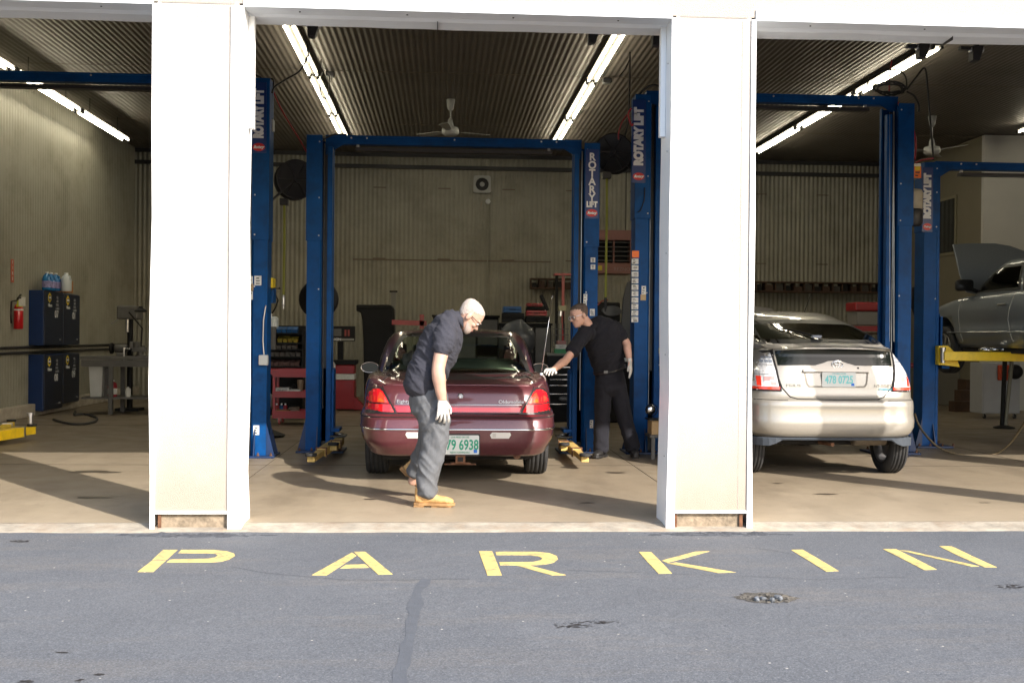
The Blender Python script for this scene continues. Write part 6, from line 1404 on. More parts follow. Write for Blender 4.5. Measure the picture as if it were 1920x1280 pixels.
def caster(t, x, y, z, r=.045, m=None):
    b = MB(); b.lathe([(r*.5, -.016), (r, -.014), (r, .014), (r*.5, .016)], (x, y, z+r), (1, 0, 0), 18); c = b.out('caster', m or M_RUB, t)
    b = MB(); b.box(x-.022, x-.018, y-.02, y+.02, z+r-.01, z+r*2+.03); b.box(x+.018, x+.022, y-.02, y+.02, z+r-.01, z+r*2+.03); b.out('caster_fork', M_STL, c)
# ---- left bay: wall cabinets on the side wall
CXF = -6.47
def wall_cabinet(y0, y1, z0, z1, num, label):
    t = thing('wall_cabinet', label, 'cabinet', (CXF-.14, (y0+y1)/2, z0), 0, 'blue wall cabinets in the left bay')
    b = MB(); b.box(WXL+.018, CXF-.02, y0, y1, z0, z1); b.out('cabinet_body', M_NVY, t, bevel=.006)
    b = MB(); b.box(CXF-.0195, CXF, y0+.01, y1-.01, z0+.01, z1-.01); d = b.out('door', M_NVD, t, bevel=.004)
    yc, w_ = (y0+y1)/2, y1-y0; H = z1-z0
    b = MB(); b.prism([(CXF+.0005, y0+w_*.25+.075*math.cos(PI/6+k*PI/3), z1-H*.13+.085*math.sin(PI/6+k*PI/3)) for k in range(6)], (.003, 0, 0)); e = b.out('emblem', M_ORB, d)
    b = MB(); b.prism([(CXF+.004, y0+w_*.25+.045*math.cos(PI/6+k*PI/3), z1-H*.13+.050*math.sin(PI/6+k*PI/3)) for k in range(6)], (.001, 0, 0)); b.out('emblem_field', M_NVY, e)
    text('emblem_lettering', 'NAPA', .045, M_WHT, e, (CXF+.007, y0+w_*.25, z1-H*.13), Y3, Z3)
    text('door_lettering', 'Filters', .075, M_WHT, d, (CXF+.004, y0+w_*.27, z1-H*.27), Y3, Z3)
    text('door_lettering', 'OIL\nAIR\nFUEL\nCABIN', .06, mat('dim_lettering', (.30, .31, .33), .6), d, (CXF+.004, y0+w_*.66, z1-H*.22), Y3, Z3)
    text('door_number', num, .17, M_WHT, d, (CXF+.004, y0+w_*.62, z1-H*.43), Y3, Z3)
    b = MB(); b.lathe([(.014, 0), (.014, .02), (.001, .022)], (CXF, y0+w_*.8, z0+H*.1), (1, 0, 0), 10); b.out('door_latch', M_STL, d)
wall_cabinet(18.25, 19.12, 1.15, 2.05, '07', 'upper blue wall cabinet nearest the extinguisher, below the jugs')
wall_cabinet(19.13, 19.98, 1.15, 2.03, '01', 'upper blue wall cabinet nearer the bench, below the cardboard box')
wall_cabinet(18.25, 19.12, .08, 1.0, '08', 'lower blue wall cabinet nearest the extinguisher, under the pipes')
wall_cabinet(19.13, 19.98, .14, 1.0, '09', 'lower blue wall cabinet beside the white bin')
def jug(x, y, z, m, label, h=.27, r=.075, group=None, cap=None, band=None):
    t = thing('jug', label, 'jug', (x, y, z), 0, group)
    b = MB(); n = 20; b.lathe([(r*.9, 0), (r, .01), (r, h*.62), (r*.75, h*.8), (r*.35, h*.9), (r*.28, h*.92)], (x, y, z), n=n); b.out('jug_body', m, t, smooth=True)
    b = MB(); b.lathe([(r*.36, h*.92), (r*.36, h), (.01, h)], (x, y, z), n=14); b.out('cap', cap or M_WHT, t)
    b = MB(); b.tube([(x+r*.3, y-r*.3, z+h*.86), (x+r*.9, y-r*.5, z+h*.80), (x+r*.95, y-r*.5, z+h*.6)], .011, 7); b.out('handle', m, t, smooth=True)
    if band: b = MB(); b.lathe([(r*1.01, h*.15), (r*1.01, h*.5)], (x, y, z), n=n, caps=False); b.out('jug_label', band, t)
gp_ = 'washer fluid jugs on the blue cabinet'
for px, Yj, lb in ((88, 18.35, 'blue washer fluid jug at the near end of the upper cabinet top'), (96, 18.55, 'second blue washer fluid jug, between two others on the cabinet'), (105, 18.72, 'blue washer fluid jug touching the clear jug on the cabinet')):
    jug(P(px, 530, Yj).x, Yj, 2.052, M_BPL, lb, h=.30, group=gp_, band=mat('jug_print', (.22, .2, .4), .5, var=.6, vscale=30))
jug(P(115, 530, 18.6).x+.03, 18.75, 2.052, M_JUG, 'clear white washer fluid jug beside the cardboard box', h=.31, r=.085, group=gp_)
t = thing('carton', 'brown cardboard box on top of the upper blue cabinets', 'box', (-6.6, 19.5, 2.04))
b = MB(); b.box(-6.73, -6.47, 19.15, 19.62, 2.052, 2.26); b.out('box_body', M_CRD, t, bevel=.004)
b = MB(); b.box(-6.60, -6.56, 19.148, 19.622, 2.261, 2.264); b.out('tape', M_TAN, t)
# pipes along the wall
for z_, lb in ((1.12, 'upper black pipe running along the left wall'), (1.035, 'lower black pipe running along the left wall')):
    b = MB(); b.tube([(WXL+.07, 9, z_), (WXL+.07, 24.2, z_)], .022, 10); tag(b.out('wall_pipe', M_BLK, smooth=True), lb, 'pipe', 'pipes on the left wall')
# extinguisher + sign
ex = (-6.64, 17.6); t = thing('fire_extinguisher', 'red fire extinguisher with white tag hanging on the left wall', 'fire extinguisher', (ex[0], ex[1], 1.42))
M_EXR = mat('extinguisher_red', (.50, .006, .012), .3, coat=.5)
b = MB(); b.lathe([(.06, 1.41), (.07, 1.42), (.07, 1.73), (.055, 1.78), (.025, 1.81), (.02, 1.84)], (*ex, 0), n=20); b.out('cylinder', M_EXR, t, smooth=True)
b = MB(); b.lathe([(.0715, 1.70), (.0715, 1.725)], (*ex, 0), n=20, caps=False); b.out('band', M_STK, t)
b = MB(); b.lathe([(.055, 1.76), (.04, 1.80), (.03, 1.86)], (ex[0]+.02, ex[1]-.02, 0), n=12); b.out('yellow_tag', mat('lime_tag', (.5, .55, .03), .6), t)
b = MB(); b.beam((ex[0]-.02, ex[1], 1.86), (ex[0]+.06, ex[1]-.09, 1.90), .03, .02); b.beam((ex[0]-.02, ex[1], 1.88), (ex[0]+.06, ex[1]-.07, 1.95), .025, .015); b.out('handle', M_BLK, t)
b = MB(); b.tube([(ex[0], ex[1]-.02, 1.86), (ex[0]-.07, ex[1]-.10, 1.84), (ex[0]-.085, ex[1]-.09, 1.65), (ex[0]-.075, ex[1]-.085, 1.5)], .013); b.out('hose', M_RUB, t, smooth=True)
b = MB(); b.box(ex[0]+.03, ex[0]+.13, ex[1]-.075, ex[1]-.072, 1.77, 1.91); b.out('inspection_tag', M_STK, t)
t = thing('wall_sign', 'narrow red vertical sign above the fire extinguisher', 'sign', (WXL+.02, 17.6, 2.1))
b = MB(); b.prism([(WXL+.025, 17.50, 2.14), (WXL+.025, 17.62, 2.14), (WXL+.025, 17.62, 2.50), (WXL+.025, 17.50, 2.50)], (.004, 0, 0)); s_ = b.out('panel', mat('faded_red_sign', (.40, .10, .05), .6), t)
for k, ch in enumerate('FIRE'): text('sign_lettering', ch, .075, M_STK, s_, (WXL+.031, 17.56, 2.45-k*.085), Y3, Z3)
# workbench with its things
bx0, bx1, by0, by1 = -6.02, -4.75, 18.6, 19.35
t = thing('workbench', 'grey steel workbench with lower shelf at the back of the left bay', 'workbench', ((bx0+bx1)/2, (by0+by1)/2, 0))
b = MB(); b.box(bx0, bx1, by0, by1, .92, .97); b.out('bench_top', M_GST, t, bevel=.004)
b = MB(); b.box(bx0+.02, bx1-.02, by0+.02, by1-.02, .26, .29); b.out('lower_shelf', M_GST, t)
for x in (bx0+.50, bx1-.05):
    for y in (by0+.03, by1-.03): b = MB(); b.box(x-.035, x+.035, y-.03, y+.03, .001, .919); b.out('leg', M_GST, t)
b = MB(); b.box(bx0+.02, bx1-.02, by0+.005, by0+.02, .80, .915); b.out('apron_rail', M_GST, t)
t = thing('bin', 'tall white bin standing on the lower bench shelf', 'bin', (P(182, 747, 18.68).x, 18.85, .29)); q = bxp(166, 685, 192, 747, 18.66, .36)
b = MB(); b.loft([[(q[0]+k, y0, z), (q[1]-k, y0, z), (q[1]-k, y1, z), (q[0]+k, y1, z)] for z, k, y0, y1 in ((.291, .02, 18.68, 18.98), (q[5], 0, 18.66, 19.02))]); b.out('bin_body', mat('bin_white', (.42, .43, .42), .5, var=.06), t, bevel=.012)
b = MB(); b.box(q[0]-.01, q[1]+.01, 18.65, 19.03, q[5]+.001, q[5]+.025); b.out('bin_rim', mat('bin_white', (.42,)*3), t, bevel=.006)
b = MB(); q = bxp(193, 690, 202, 747, 18.8, .3); b.box(*q); b.out('bin_side', M_GST, t)
jug(P(211, 738, 18.8).x, 18.8, .291, mat('antifreeze_red', (.30, .015, .03), .4), 'white and red coolant jug on the lower bench shelf', h=.28, r=.075, band=M_WBX)
jug(P(240, 740, 18.75).x, 18.75, .291, M_WBX, 'small white bottle at the right of the lower bench shelf', h=.17, r=.045)
# bench vise and grinder
v = P(262, 650, 18.75); t = thing('bench_vise', 'dark iron vise bolted to the workbench', 'vise', (v.x, 18.75, .97))
b = MB(); b.lathe([(.09, .971), (.09, .99), (.05, 1.0), (.05, 1.05)], (v.x, 18.8, 0), n=14); b.out('swivel_base', M_GST, t)
b = MB(); b.box(v.x-.13, v.x+.10, 18.74, 18.86, 1.051, 1.13); b.box(v.x-.16, v.x-.10, 18.72, 18.88, 1.10, 1.22); b.box(v.x-.08, v.x-.02, 18.72, 18.88, 1.131, 1.22); b.out('jaw', M_GST, t, bevel=.008)
b = MB(); b.tube([(v.x-.17, 18.8, 1.10), (v.x-.26, 18.8, 1.10)], .014); b.tube([(v.x-.25, 18.72, .84), (v.x-.25, 18.72, 1.12)], .009); b.out('screw_handle', M_STL, t)
v = P(226, 640, 18.9); t = thing('bench_grinder', 'dark bench grinder on the left half of the workbench', 'grinder', (v.x, 18.95, .97))
b = MB(); b.lathe([(.05, -.11), (.075, -.09), (.075, .09), (.05, .11)], (v.x, 18.95, 1.10), (1, 0, 0), 18); b.out('motor', M_GST, t, smooth=True)
for s in (-1, 1):
    b = MB(); b.lathe([(.09, -.02), (.095, -.015), (.095, .015), (.09, .02)], (v.x+s*.16, 18.95, 1.10), (1, 0, 0), 22); b.out('grinding_wheel', M_CDK, t)
b = MB(); b.box(v.x-.07, v.x+.07, 18.88, 19.02, .971, 1.03); b.out('base', M_GST, t, bevel=.01)
v = P(232, 580, 19.2); t = thing('drill_press', 'dark pillar drill behind the workbench', 'drill press', (v.x, 19.6, 0))
b = MB(); b.lathe([(.05, .05), (.05, 1.65)], (v.x, 19.6, 0), n=14); b.out('pillar', M_CDK, t)
b = MB(); b.box(v.x-.17, v.x+.19, 19.35, 19.75, 1.60, 1.84); b.out('head', M_GST, t, bevel=.03)
b = MB(); b.box(v.x-.22, v.x+.22, 19.37, 19.73, 1.10, 1.14); b.out('table', M_CDK, t); b = MB(); b.box(v.x-.2, v.x+.2, 19.4, 19.8, .001, .05); b.out('base', M_CDK, t)
b = MB(); b.lathe([(.03, 1.38), (.03, 1.60)], (v.x, 19.42, 0), n=12); b.out('chuck', M_STL, t)
b = MB(); b.tube([(v.x-.26, 19.4, 1.52), (v.x-.15, 19.4, 1.6)], .012); b.out('feed_handle', M_STL, t)
v = P(266, 600, 18.9); t = thing('bench_lamp', 'black jointed lamp leaning over the workbench', 'lamp', (v.x, 19.0, .97))
b = MB(); b.tube([(v.x-.05, 19, .98), (v.x-.02, 19, 1.45), (v.x-.22, 18.9, 1.72)], .013); b.out('lamp_arm', M_CDK, t); b = MB(); b.lathe([(.08, 0), (.11, .02), (.04, .07), (.03, .1)], (v.x-.02, 18.9, 1.72), n=16); b.out('lamp_shade', M_CDK, t)
pts = [G(*q, .02) for q in ((100, 786), (120, 792), (150, 795), (178, 790), (180, 782), (160, 776), (140, 777), (142, 770))]
b = MB(); o = []; n_ = len(pts)
for i in range(n_-1):
    p0, p1, p2, p3 = pts[max(i-1, 0)], pts[i], pts[i+1], pts[min(i+2, n_-1)]
    for k in range(7): q = k/7; o.append(.5*((2*p1)+(p2-p0)*q+(2*p0-5*p1+4*p2-p3)*q*q+(3*p1-p0-3*p2+p3)*q**3))
b.tube(o, .018, 7); tag(b.out('floor_hose', M_RUB, smooth=True), 'black hose lying on the floor below the blue cabinets', 'hose')
t = thing('drum', 'black drum standing under the right end of the workbench', 'drum', (-4.95, 19.3, 0)); b = MB(); b.lathe([(.20, .002), (.20, .5), (.18, .52), (.05, .52)], (-4.95, 19.75, 0), n=22); b.out('drum_body', M_CDK, t, smooth=True); b = MB(); b.lathe([(.206, .25), (.206, .28)], (-4.95, 19.75, 0), n=22); b.out('drum_ring', M_GST, t)
# ---- behind the left posts: red cart, parts rack
Yk = 16.7; kx0, kx1 = P(511, 740, Yk).x, P(511, 740, Yk).x+.85; zz = lambda y, Y=Yk, x=540: P(x, y, Y).z
t = thing('tool_cart', 'red three-tier tool cart loaded with cartons behind the left posts', 'tool cart', ((kx0+kx1)/2, Yk+.2, 0))
for ya, yb, nm in ((692, 707, 'top_tray'), (733, 745, 'middle_tray'), (770, 784, 'bottom_tray')):
    z1_, z0_ = zz(ya), zz(yb); b = MB(); b.box(kx0, kx1, Yk, Yk+.42, z0_, z0_+.015); b.box(kx0, kx1, Yk-.012, Yk-.0005, z0_, z1_); b.box(kx0, kx1, Yk+.42, Yk+.432, z0_, z1_); b.out(nm, M_DRED, t)
for x in (kx0+.02, kx1-.02):
    for y in (Yk+.02, Yk+.40): b = MB(); b.box(x-.02, x+.02, y-.018, y+.018, zz(784), zz(692)); b.out('post', M_DRED, t)
b = MB(); b.prism([(kx0+.0, Yk+.01, zz(692)), (kx0-.13, Yk+.01, zz(692)), (kx0, Yk+.01, zz(704))], (0, .4, 0)); b.out('push_handle', M_DRED, t)
for x in (kx0+.10, kx1-.10):
    for y in (Yk+.05, Yk+.38): caster(t, x, y, .002, .062, mat('red_caster', (.42, .10, .10), .6))
zs_ = zz(745)+.016; zb_ = zz(784)+.016
def carton(x, w_, z, h, Y, m, label, txt=None, dep=.2):
    t = thing('carton', label, 'box', (x+w_/2, Y+dep/2, z)); b = MB(); b.box(x, x+w_, Y, Y+dep, z, z+h); bb = b.out('box_body', m, t, bevel=.003)
    b = MB(); b.box(x+.004, x+w_-.004, Y+.004, Y+dep-.004, z+h+.0005, z+h+.004); b.out('lid', m, t)
    if txt: text('print', txt, h*.42, M_PRT, bb, (x+w_/2, Y-.002, z+h/2), X3, Z3, sx=.9)
carton(P(516, 730, Yk+.04).x, .21, zs_, .125, Yk+.04, M_WBX, 'white carton at the left of the middle cart tray', 'BRAKE\nPADS'); carton(P(543, 730, Yk+.04).x, .16, zs_, .10, Yk+.04, M_WBX, 'shorter white carton on the middle cart tray', 'FILTER')
carton(P(517, 770, Yk+.04).x, .20, zb_, .10, Yk+.04, M_CRD, 'low tan carton on the bottom cart tray'); carton(P(560, 770, Yk+.04).x, .12, zb_, .07, Yk+.04, M_WBX, 'small white carton at the right of the bottom cart tray')
carton(P(541, 770, Yk+.2).x, .14, zb_, .13, Yk+.2, mat('taupe_carton', (.20, .15, .11), .8), 'taupe carton in the middle of the bottom cart tray')
for px, m_, lb in ((519, M_DRED, 'red spray can on the bottom cart tray'), (528, M_BLC, 'blue spray can on the bottom cart tray'), (535, M_DRED, 'second red spray can, right of the blue one')):
    x = P(px, 770, Yk+.30).x; t = thing('spray_can', lb, 'spray can', (x, Yk+.30, zb_)); b = MB(); b.lathe([(.03, 0), (.032, .005), (.032, .15), (.02, .165)], (x, Yk+.30, zb_), n=14); b.out('can_body', m_, t, smooth=True); b = MB(); b.lathe([(.014, .165), (.014, .19), (.005, .192)], (x, Yk+.30, zb_), n=10); b.out('nozzle', M_WHT, t)
t = thing('power_tool', 'black power tool leaning on the middle cart tray', 'power tool', (P(555, 720, Yk+.25).x, Yk+.25, zs_)); q = P(555, 720, Yk+.25)
b = MB(); b.tube([(q.x-.10, Yk+.25, zs_+.03), (q.x-.02, Yk+.25, zs_+.17)], [.03, .025], 10); b.out('tool_body', M_CDK, t); b = MB(); b.tube([(q.x, Yk+.25, zs_+.02), (q.x+.01, Yk+.25, zs_+.26)], .014); b.out('handle', M_CDK, t)
b = MB(); b.lathe([(.035, 0), (.042, .12), (.05, .24), (.048, .25)], (P(563, 730, Yk+.12).x, Yk+.12, zs_), n=14); tag(b.out('tin', mat('tan_tin', (.25, .18, .12), .5, .3)), 'tan tin on the right side of the middle cart tray', 'tin')
# silver canister in front of the rack
c = P(501, 755, 14.6); t = thing('canister', 'silver canister on a brown foot right of the left sign post', 'canister', (c.x, 14.6, P(501, 778, 14.6).z))
b = MB(); b.lathe([(.055, P(501, 762, 14.6).z), (.062, P(501, 760, 14.6).z), (.062, P(501, 740, 14.6).z), (.05, P(501, 738, 14.6).z)], (c.x, 14.6, 0), n=20); b.out('can_body', M_STL, t, smooth=True)
b = MB(); b.lathe([(.08, P(501, 764, 14.6).z-.012), (.08, P(501, 763, 14.6).z), (.03, P(501, 762, 14.6).z+.002)], (c.x, 14.6, 0), n=18); b.out('foot', M_WOO, t); b = MB(); b.lathe([(.03, .001), (.03, P(501, 764, 14.6).z-.013)], (c.x, 14.6, 0), n=12); b.out('stem', M_CDK, t)
b = MB(); b.lathe([(.20, .001), (.22, .03), (.05, .10), (.03, .11)], (c.x, 14.75, 0), n=18); b.out('base', M_CDK, t)
# parts rack
Yr = 17.6; rx0, rx1 = P(500, 640, Yr).x, P(568, 640, Yr).x
t = thing('parts_rack', 'black bolt-bin rack behind the red cart', 'parts rack', ((rx0+rx1)/2, Yr+.2, 0)); zr = lambda y: P(540, y, Yr).z
b = MB(); b.box(rx0, rx1, Yr+.35, Yr+.37, .05, zr(610)); b.box(rx0, rx0+.02, Yr+.03, Yr+.35, .05, zr(628)); b.box(rx1-.02, rx1, Yr+.03, Yr+.35, .05, zr(618)); b.out('rack_frame', M_CDK, t)
rows = ((624, M_BLC, 518, 'blue'), (642, mat('dim_yellow', (.22, .18, .02), .6), 520, 'y'), (654, M_GST, 518, ''), (668, M_GST, 505, ''), (686, mat('dusty_pink', (.12, .07, .065), .7), 503, ''))
for ri, (py, m_, xs_, _) in enumerate(rows):
    z_ = zr(py); b = MB(); b.box(rx0+.021, rx1-.021, Yr+.0+.035*0, Yr+.349, z_-.02, z_); b.out('shelf', M_CDK, t); x = P(xs_, py, Yr).x; k = 0
    while x < rx1-.10: b = MB(); b.loft([[(x+.006, Yr+.02, z_+.001), (x+.07, Yr+.02, z_+.001), (x+.07, Yr+.2, z_+.001), (x+.006, Yr+.2, z_+.001)], [(x, Yr+.0, z_+.055), (x+.076, Yr+.0, z_+.055), (x+.076, Yr+.2, z_+.10), (x, Yr+.2, z_+.10)]]); b.out('bin', m_, t); x += .082
b = MB(); q = bxp(500, 612, 517, 655, Yr-.02, .03); b.box(*q); b.out('side_panel', M_GST, t)
q = P(510, 612, Yr+.1); t = thing('jug', 'white jug on top of the bolt-bin rack', 'jug', (q.x, Yr+.1, q.z)); b = MB(); b.box(q.x-.10, q.x+.09, Yr, Yr+.2, q.z-.04, q.z+.16); b.out('jug_body', M_JUG, t, bevel=.03); b = MB(); b.lathe([(.03, 0), (.03, .05)], (q.x-.03, Yr+.1, q.z+.16), n=12); b.out('cap', M_WHT, t)
b = MB(); b.tube([(q.x+.0, Yr+.1, q.z+.21), (q.x+.06, Yr+.05, q.z+.30), (q.x+.10, Yr+.05, q.z+.42), (q.x+.06, Yr+.05, q.z+.5)], .012); b.out('spout_hose', M_CDK, t)
# wheel hanging behind the centre left post
c = P(577, 560, 13.4); t = thing('fan_shroud', 'dark round shroud edge behind the centre left post', 'shroud', (c.x, 13.5, c.z-.25)); b = MB(); b.lathe([(.02, 0), (.22, .0), (.24, .03), (.24, .1), (.22, .12)], (c.x+.12, 13.45, c.z), (0, 1, 0), 26); b.out('shroud_body', M_CDK, t, smooth=True); b = MB(); b.box(c.x+.1, c.x+.14, 13.46, 13.50, .001, c.z-.2); b.out('stand', M_CDK, t)
# ---- alignment machine
Ya = 19.8; t = thing('alignment_machine', 'red diagnostic cabinet with dark console screen left of the sedan', 'diagnostic machine', (P(645, 768, Ya).x, Ya+.2, 0))
q = bxp(627, 712, 664, 768, Ya, .45); b = MB(); b.box(q[0], q[1], q[2], q[3], .03, q[5]); b.out('lower_cabinet', M_DRED, t, bevel=.01)
q = bxp(627, 701, 664, 711.5, Ya-.01, .46); b = MB(); b.box(*q); b.out('white_band', M_STK, t)
q = bxp(627, 684, 664, 700.5, Ya, .45); b = MB(); b.box(*q); b.out('upper_cabinet', M_DRED, t, bevel=.01)
q = bxp(622, 675, 668, 683.5, Ya-.03, .5); b = MB(); b.box(*q); b.out('worktop', M_CDK, t, bevel=.01)
q = bxp(633, 640, 643, 674, Ya+.1, .1); b = MB(); b.box(*q); b.out('neck', M_CDK, t)
q = bxp(618, 611, 665, 640, Ya, .12); b = MB(); b.box(*q); cn = b.out('console', M_CDK, t, bevel=.012)
q = bxp(619, 634, 664, 638.5, Ya-.004, .003); b = MB(); b.box(*q); b.out('trim_strip', mat('dim_trim', (.22, .21, .19), .5), cn)
for px in (646, 652): q = bxp(px, 618, px+3.5, 630, Ya-.004, .003); b = MB(); b.box(*q); b.out('indicator', mat('dim_red', (.22, .03, .02), .5), cn)
q = bxp(622, 616, 640, 630, Ya-.004, .003); b = MB(); b.box(*q); b.out('display', M_GST, cn)
text('console_lettering', 'ALIGN', .07, M_WHT, cn, P(629, 636, Ya-.006), X3, Z3)
b = MB(); b.prism([(P(664, 740, Ya).x, Ya+.02, .25), (P(682, 760, Ya).x, Ya+.02, .08), (P(682, 768, Ya).x, Ya+.02, .02), (P(664, 768, Ya).x, Ya+.02, .02)], (0, .3, 0)); b.out('side_foot', M_DRED, t)
# jack handle with hose bend
b = MB(); b.tube([P(621, 682, 17), P(624, 678, 17), P(627, 683, 17), P(627, 720, 17), P(625, 760, 17), P(626, 770, 17)], .016); tag(b.out('jack_handle', M_GRY, smooth=True), 'thin grey jack handle standing beside the centre left post', 'handle')
# tall black hood
Yt = 20.6; t = thing('balancer_hood', 'tall black curved hood rising left of the sedan roof', 'machine hood', (P(705, 700, Yt).x, Yt+.2, 0))
pf = [(668, 571), (729, 571), (735, 573), (738, 580), (738, 760), (683, 760), (681, 640), (679, 600), (676, 586), (668, 583)]
b = MB(); b.prism([P(x, y, Yt) for x, y in pf], (0, .5, 0)); b.out('hood_body', M_CDK, t, bevel=.02); b = MB(); b.tube([P(672, 577, Yt-.01), P(735, 577, Yt-.01)], .012); b.out('grab_rail', M_CDK, t)
t = thing('post_stand', 'slim pale post rising behind the black hood', 'post', (P(738, 600, 21.4).x, 21.4, 0)); c = P(738, 548, 21.4)
b = MB(); b.box(c.x-.045, c.x+.045, 21.36, 21.44, .03, c.z); b.out('post', mat('pale_post', (.16, .155, .14), .6), t); b = MB(); b.box(c.x-.075, c.x+.075, 21.33, 21.47, c.z, c.z+.03); b.out('post_cap', M_CDK, t); b = MB(); b.box(c.x-.2, c.x+.2, 21.2, 21.6, .001, .029); b.out('foot', M_CDK, t)
t = thing('engine_crane', 'dark red engine crane behind the sedan roof', 'engine crane', (P(765, 610, 20).x, 20, 0))
b = MB(); b.beam(P(735, 604, 20), P(800, 606, 20), .08, .09); b.out('boom', M_DRED, t); c = P(791, 600, 20); b = MB(); b.box(c.x-.04, c.x+.04, 19.96, 20.04, .05, P(791, 590, 20).z); b.out('mast', M_DRED, t); b = MB(); b.box(c.x-.5, c.x+.1, 19.9, 20.1, .001, .05); b.out('base', M_DRED, t)
b = MB(); q = P(775, 616, 19.9); b.lathe([(.04, 0), (.06, .02), (.06, .06), (.03, .08)], q+V((0, 0, -.04)), (1, 0, 0), 14); b.out('winch', M_GST, t)
# ---- back benches behind the sedan
def bench(px0, px1, ytop, Y, label):
    a, c = P(px0, ytop, Y), P(px1, ytop, Y); t = thing('storage_cabinet', label, 'cabinet', ((a.x+c.x)/2, Y+.3, 0)); b = MB(); b.box(a.x, c.x, Y, Y+.6, .06, a.z-.04); b.out('cabinet_body', M_CDK, t, bevel=.008)
    b = MB(); b.box(a.x-.02, c.x+.02, Y-.03, Y+.62, a.z-.039, a.z); b.out('cabinet_top', M_CDK, t, bevel=.008); n = 3
    for k in range(n): b = MB(); x0 = a.x+(c.x-a.x)*k/n; x1_ = a.x+(c.x-a.x)*(k+1)/n; b.box(x0+.02, x1_-.02, Y-.02, Y-.001, .12, a.z-.08); b.out('door', M_GST, t, bevel=.004)
    return t, a.z
t, zt1 = bench(812, 935, 590, 19.2, 'long black cabinet behind the sedan roof'); 
t, zt2 = bench(938, 1034, 605, 18.2, 'black cabinet carrying red and blue cases')
def case(px0, py0, px1, py1, Y, m, label, group='stacked tool cases'):
    q = bxp(px0, py0, px1, py1, Y, .32); t = thing('tool_case', label, 'case', ((q[0]+q[1])/2, Y+.16, q[4]), 0, group); zm = q[4]+(q[5]-q[4])*.5
    b = MB(); b.box(q[0], q[1], q[2], q[3], q[4]+.001, zm-.002); b.out('case_base', m, t, bevel=.008); b = MB(); b.box(q[0]+.003, q[1]-.003, q[2]+.003, q[3], zm, q[5]-.001); b.out('case_lid', m, t, bevel=.008)
    b = MB(); xm = (q[0]+q[1])/2; b.tube([(xm-.05, Y-.002, zm), (xm-.045, Y-.02, zm), (xm+.045, Y-.02, zm), (xm+.05, Y-.002, zm)], .007, 6); b.out('case_handle', M_CDK, t)
case(942, 586.5, 984, 604.5, 18.3, M_CDK, 'large black case under the blue case'); case(944, 574, 978, 586.2, 18.3, M_BLC, 'blue case lying on the large black case')
case(986, 592.5, 1030, 604.5, 18.25, M_CDK, 'black case at the bottom of the red stack'); case(987, 581.5, 1026, 592.2, 18.25, M_DRED, 'wide red case in the middle of the stack'); case(988, 574.5, 1022, 581.3, 18.25, M_CDK, 'thin black case between the two red ones'); case(988, 568, 1018, 574.2, 18.25, M_DRED, 'small red case on top of the stack')
# plastic-wrapped part in front of the cabinet
c = P(972, 635, 17.6); t = thing('wrapped_part', 'grey plastic-wrapped round part in front of the black cabinet', 'wrapped part', (c.x, 17.7, 0)); b = MB(); ell(b, (c.x, 17.75, c.z), .30, .16, .30, n=18)
for v in b.bm.verts: v.co += V((noise.noise(v.co*6), 0, noise.noise(v.co*6+V((9, 0, 0)))))*.05
b.out('wrapping', mat('grey_film', (.045, .05, .058), .45, var=.5, vscale=5, coat=.15), t, smooth=True); b = MB(); b.box(c.x-.25, c.x+.25, 17.6, 17.9, .001, c.z-.22); b.out('stand', M_CDK, t)
# drawer chest behind the antenna
Yd = 15.9; q = bxp(1027, 664, 1072, 800, Yd, .5); t = thing('tool_chest', 'black roller tool chest with bright drawer pulls behind the antenna', 'tool chest', ((q[0]+q[1])/2, Yd+.25, 0)); xr_ = q[1]+.35
b = MB(); b.box(q[0], xr_, Yd, Yd+.5, .12, q[5]-.02); b.out('chest_body', M_CDK, t, bevel=.006); b = MB(); b.box(q[0]-.01, xr_+.01, Yd-.015, Yd+.51, q[5]-.019, q[5]+.012); b.out('chest_top', mat('worn_top', (.12, .12, .10), .4, .3), t)
for py in (688, 702, 711, 722, 738, 757):
    z_ = P(1050, py, Yd).z; b = MB(); b.box(q[0]+.015, xr_-.015, Yd-.012, Yd-.001, z_-.055, z_+.0); d = b.out('drawer', M_CDK, t); b = MB(); b.box(q[0]+.03, xr_-.03, Yd-.022, Yd-.0125, z_-.006, z_+.004); b.out('drawer_pull', M_CHR, d)
for x in (q[0]+.08, xr_-.08): caster(t, x, Yd+.06, .002, .05)
c = P(1057, 747, Yd-.02); b = MB(); b.loft([[(c.x+.075*math.cos(2*PI*k/20), y, c.z+.035*math.sin(2*PI*k/20)) for k in range(20)] for y in (Yd-.03, Yd-.0225)]); b.out('oval_badge', M_GST, t)
text('badge_lettering', 'TOOLS', .035, M_STK, t, (c.x, Yd-.032, c.z), X3, Z3, shear=.2)
zc_ = q[5]+.013
for px0, px1, h_, m_, lb in ((1041, 1062, .06, mat('green_carton', (.02, .20, .07), .5), 'green box at the bottom of the pile on the tool chest'),): carton(P(px0, 660, Yd+.1).x, P(px1, 660, Yd+.1).x-P(px0, 660, Yd+.1).x, zc_, h_, Yd+.1, m_, lb)
carton(P(1043, 660, Yd+.1).x, .15, zc_+.066, .06, Yd+.1, M_WBX, 'white and red box on the green one', 'PARTS'); carton(P(1046, 660, Yd+.1).x, .12, zc_+.132, .05, Yd+.1, mat('pinkish_carton', (.26, .12, .12), .6), 'small pink box topping the pile on the tool chest')
t = thing('wire_basket', 'dark wire organiser behind the boxes on the tool chest', 'organiser', (P(1050, 640, Yd+.35).x, Yd+.35, zc_)); c = P(1036, 606, Yd+.35); x0 = c.x; zt_ = c.z
for k in range(6): b = MB(); b.box(x0+.045*k, x0+.045*k+.008, Yd+.34, Yd+.36, zc_, zt_); b.out('upright', M_GST, t)
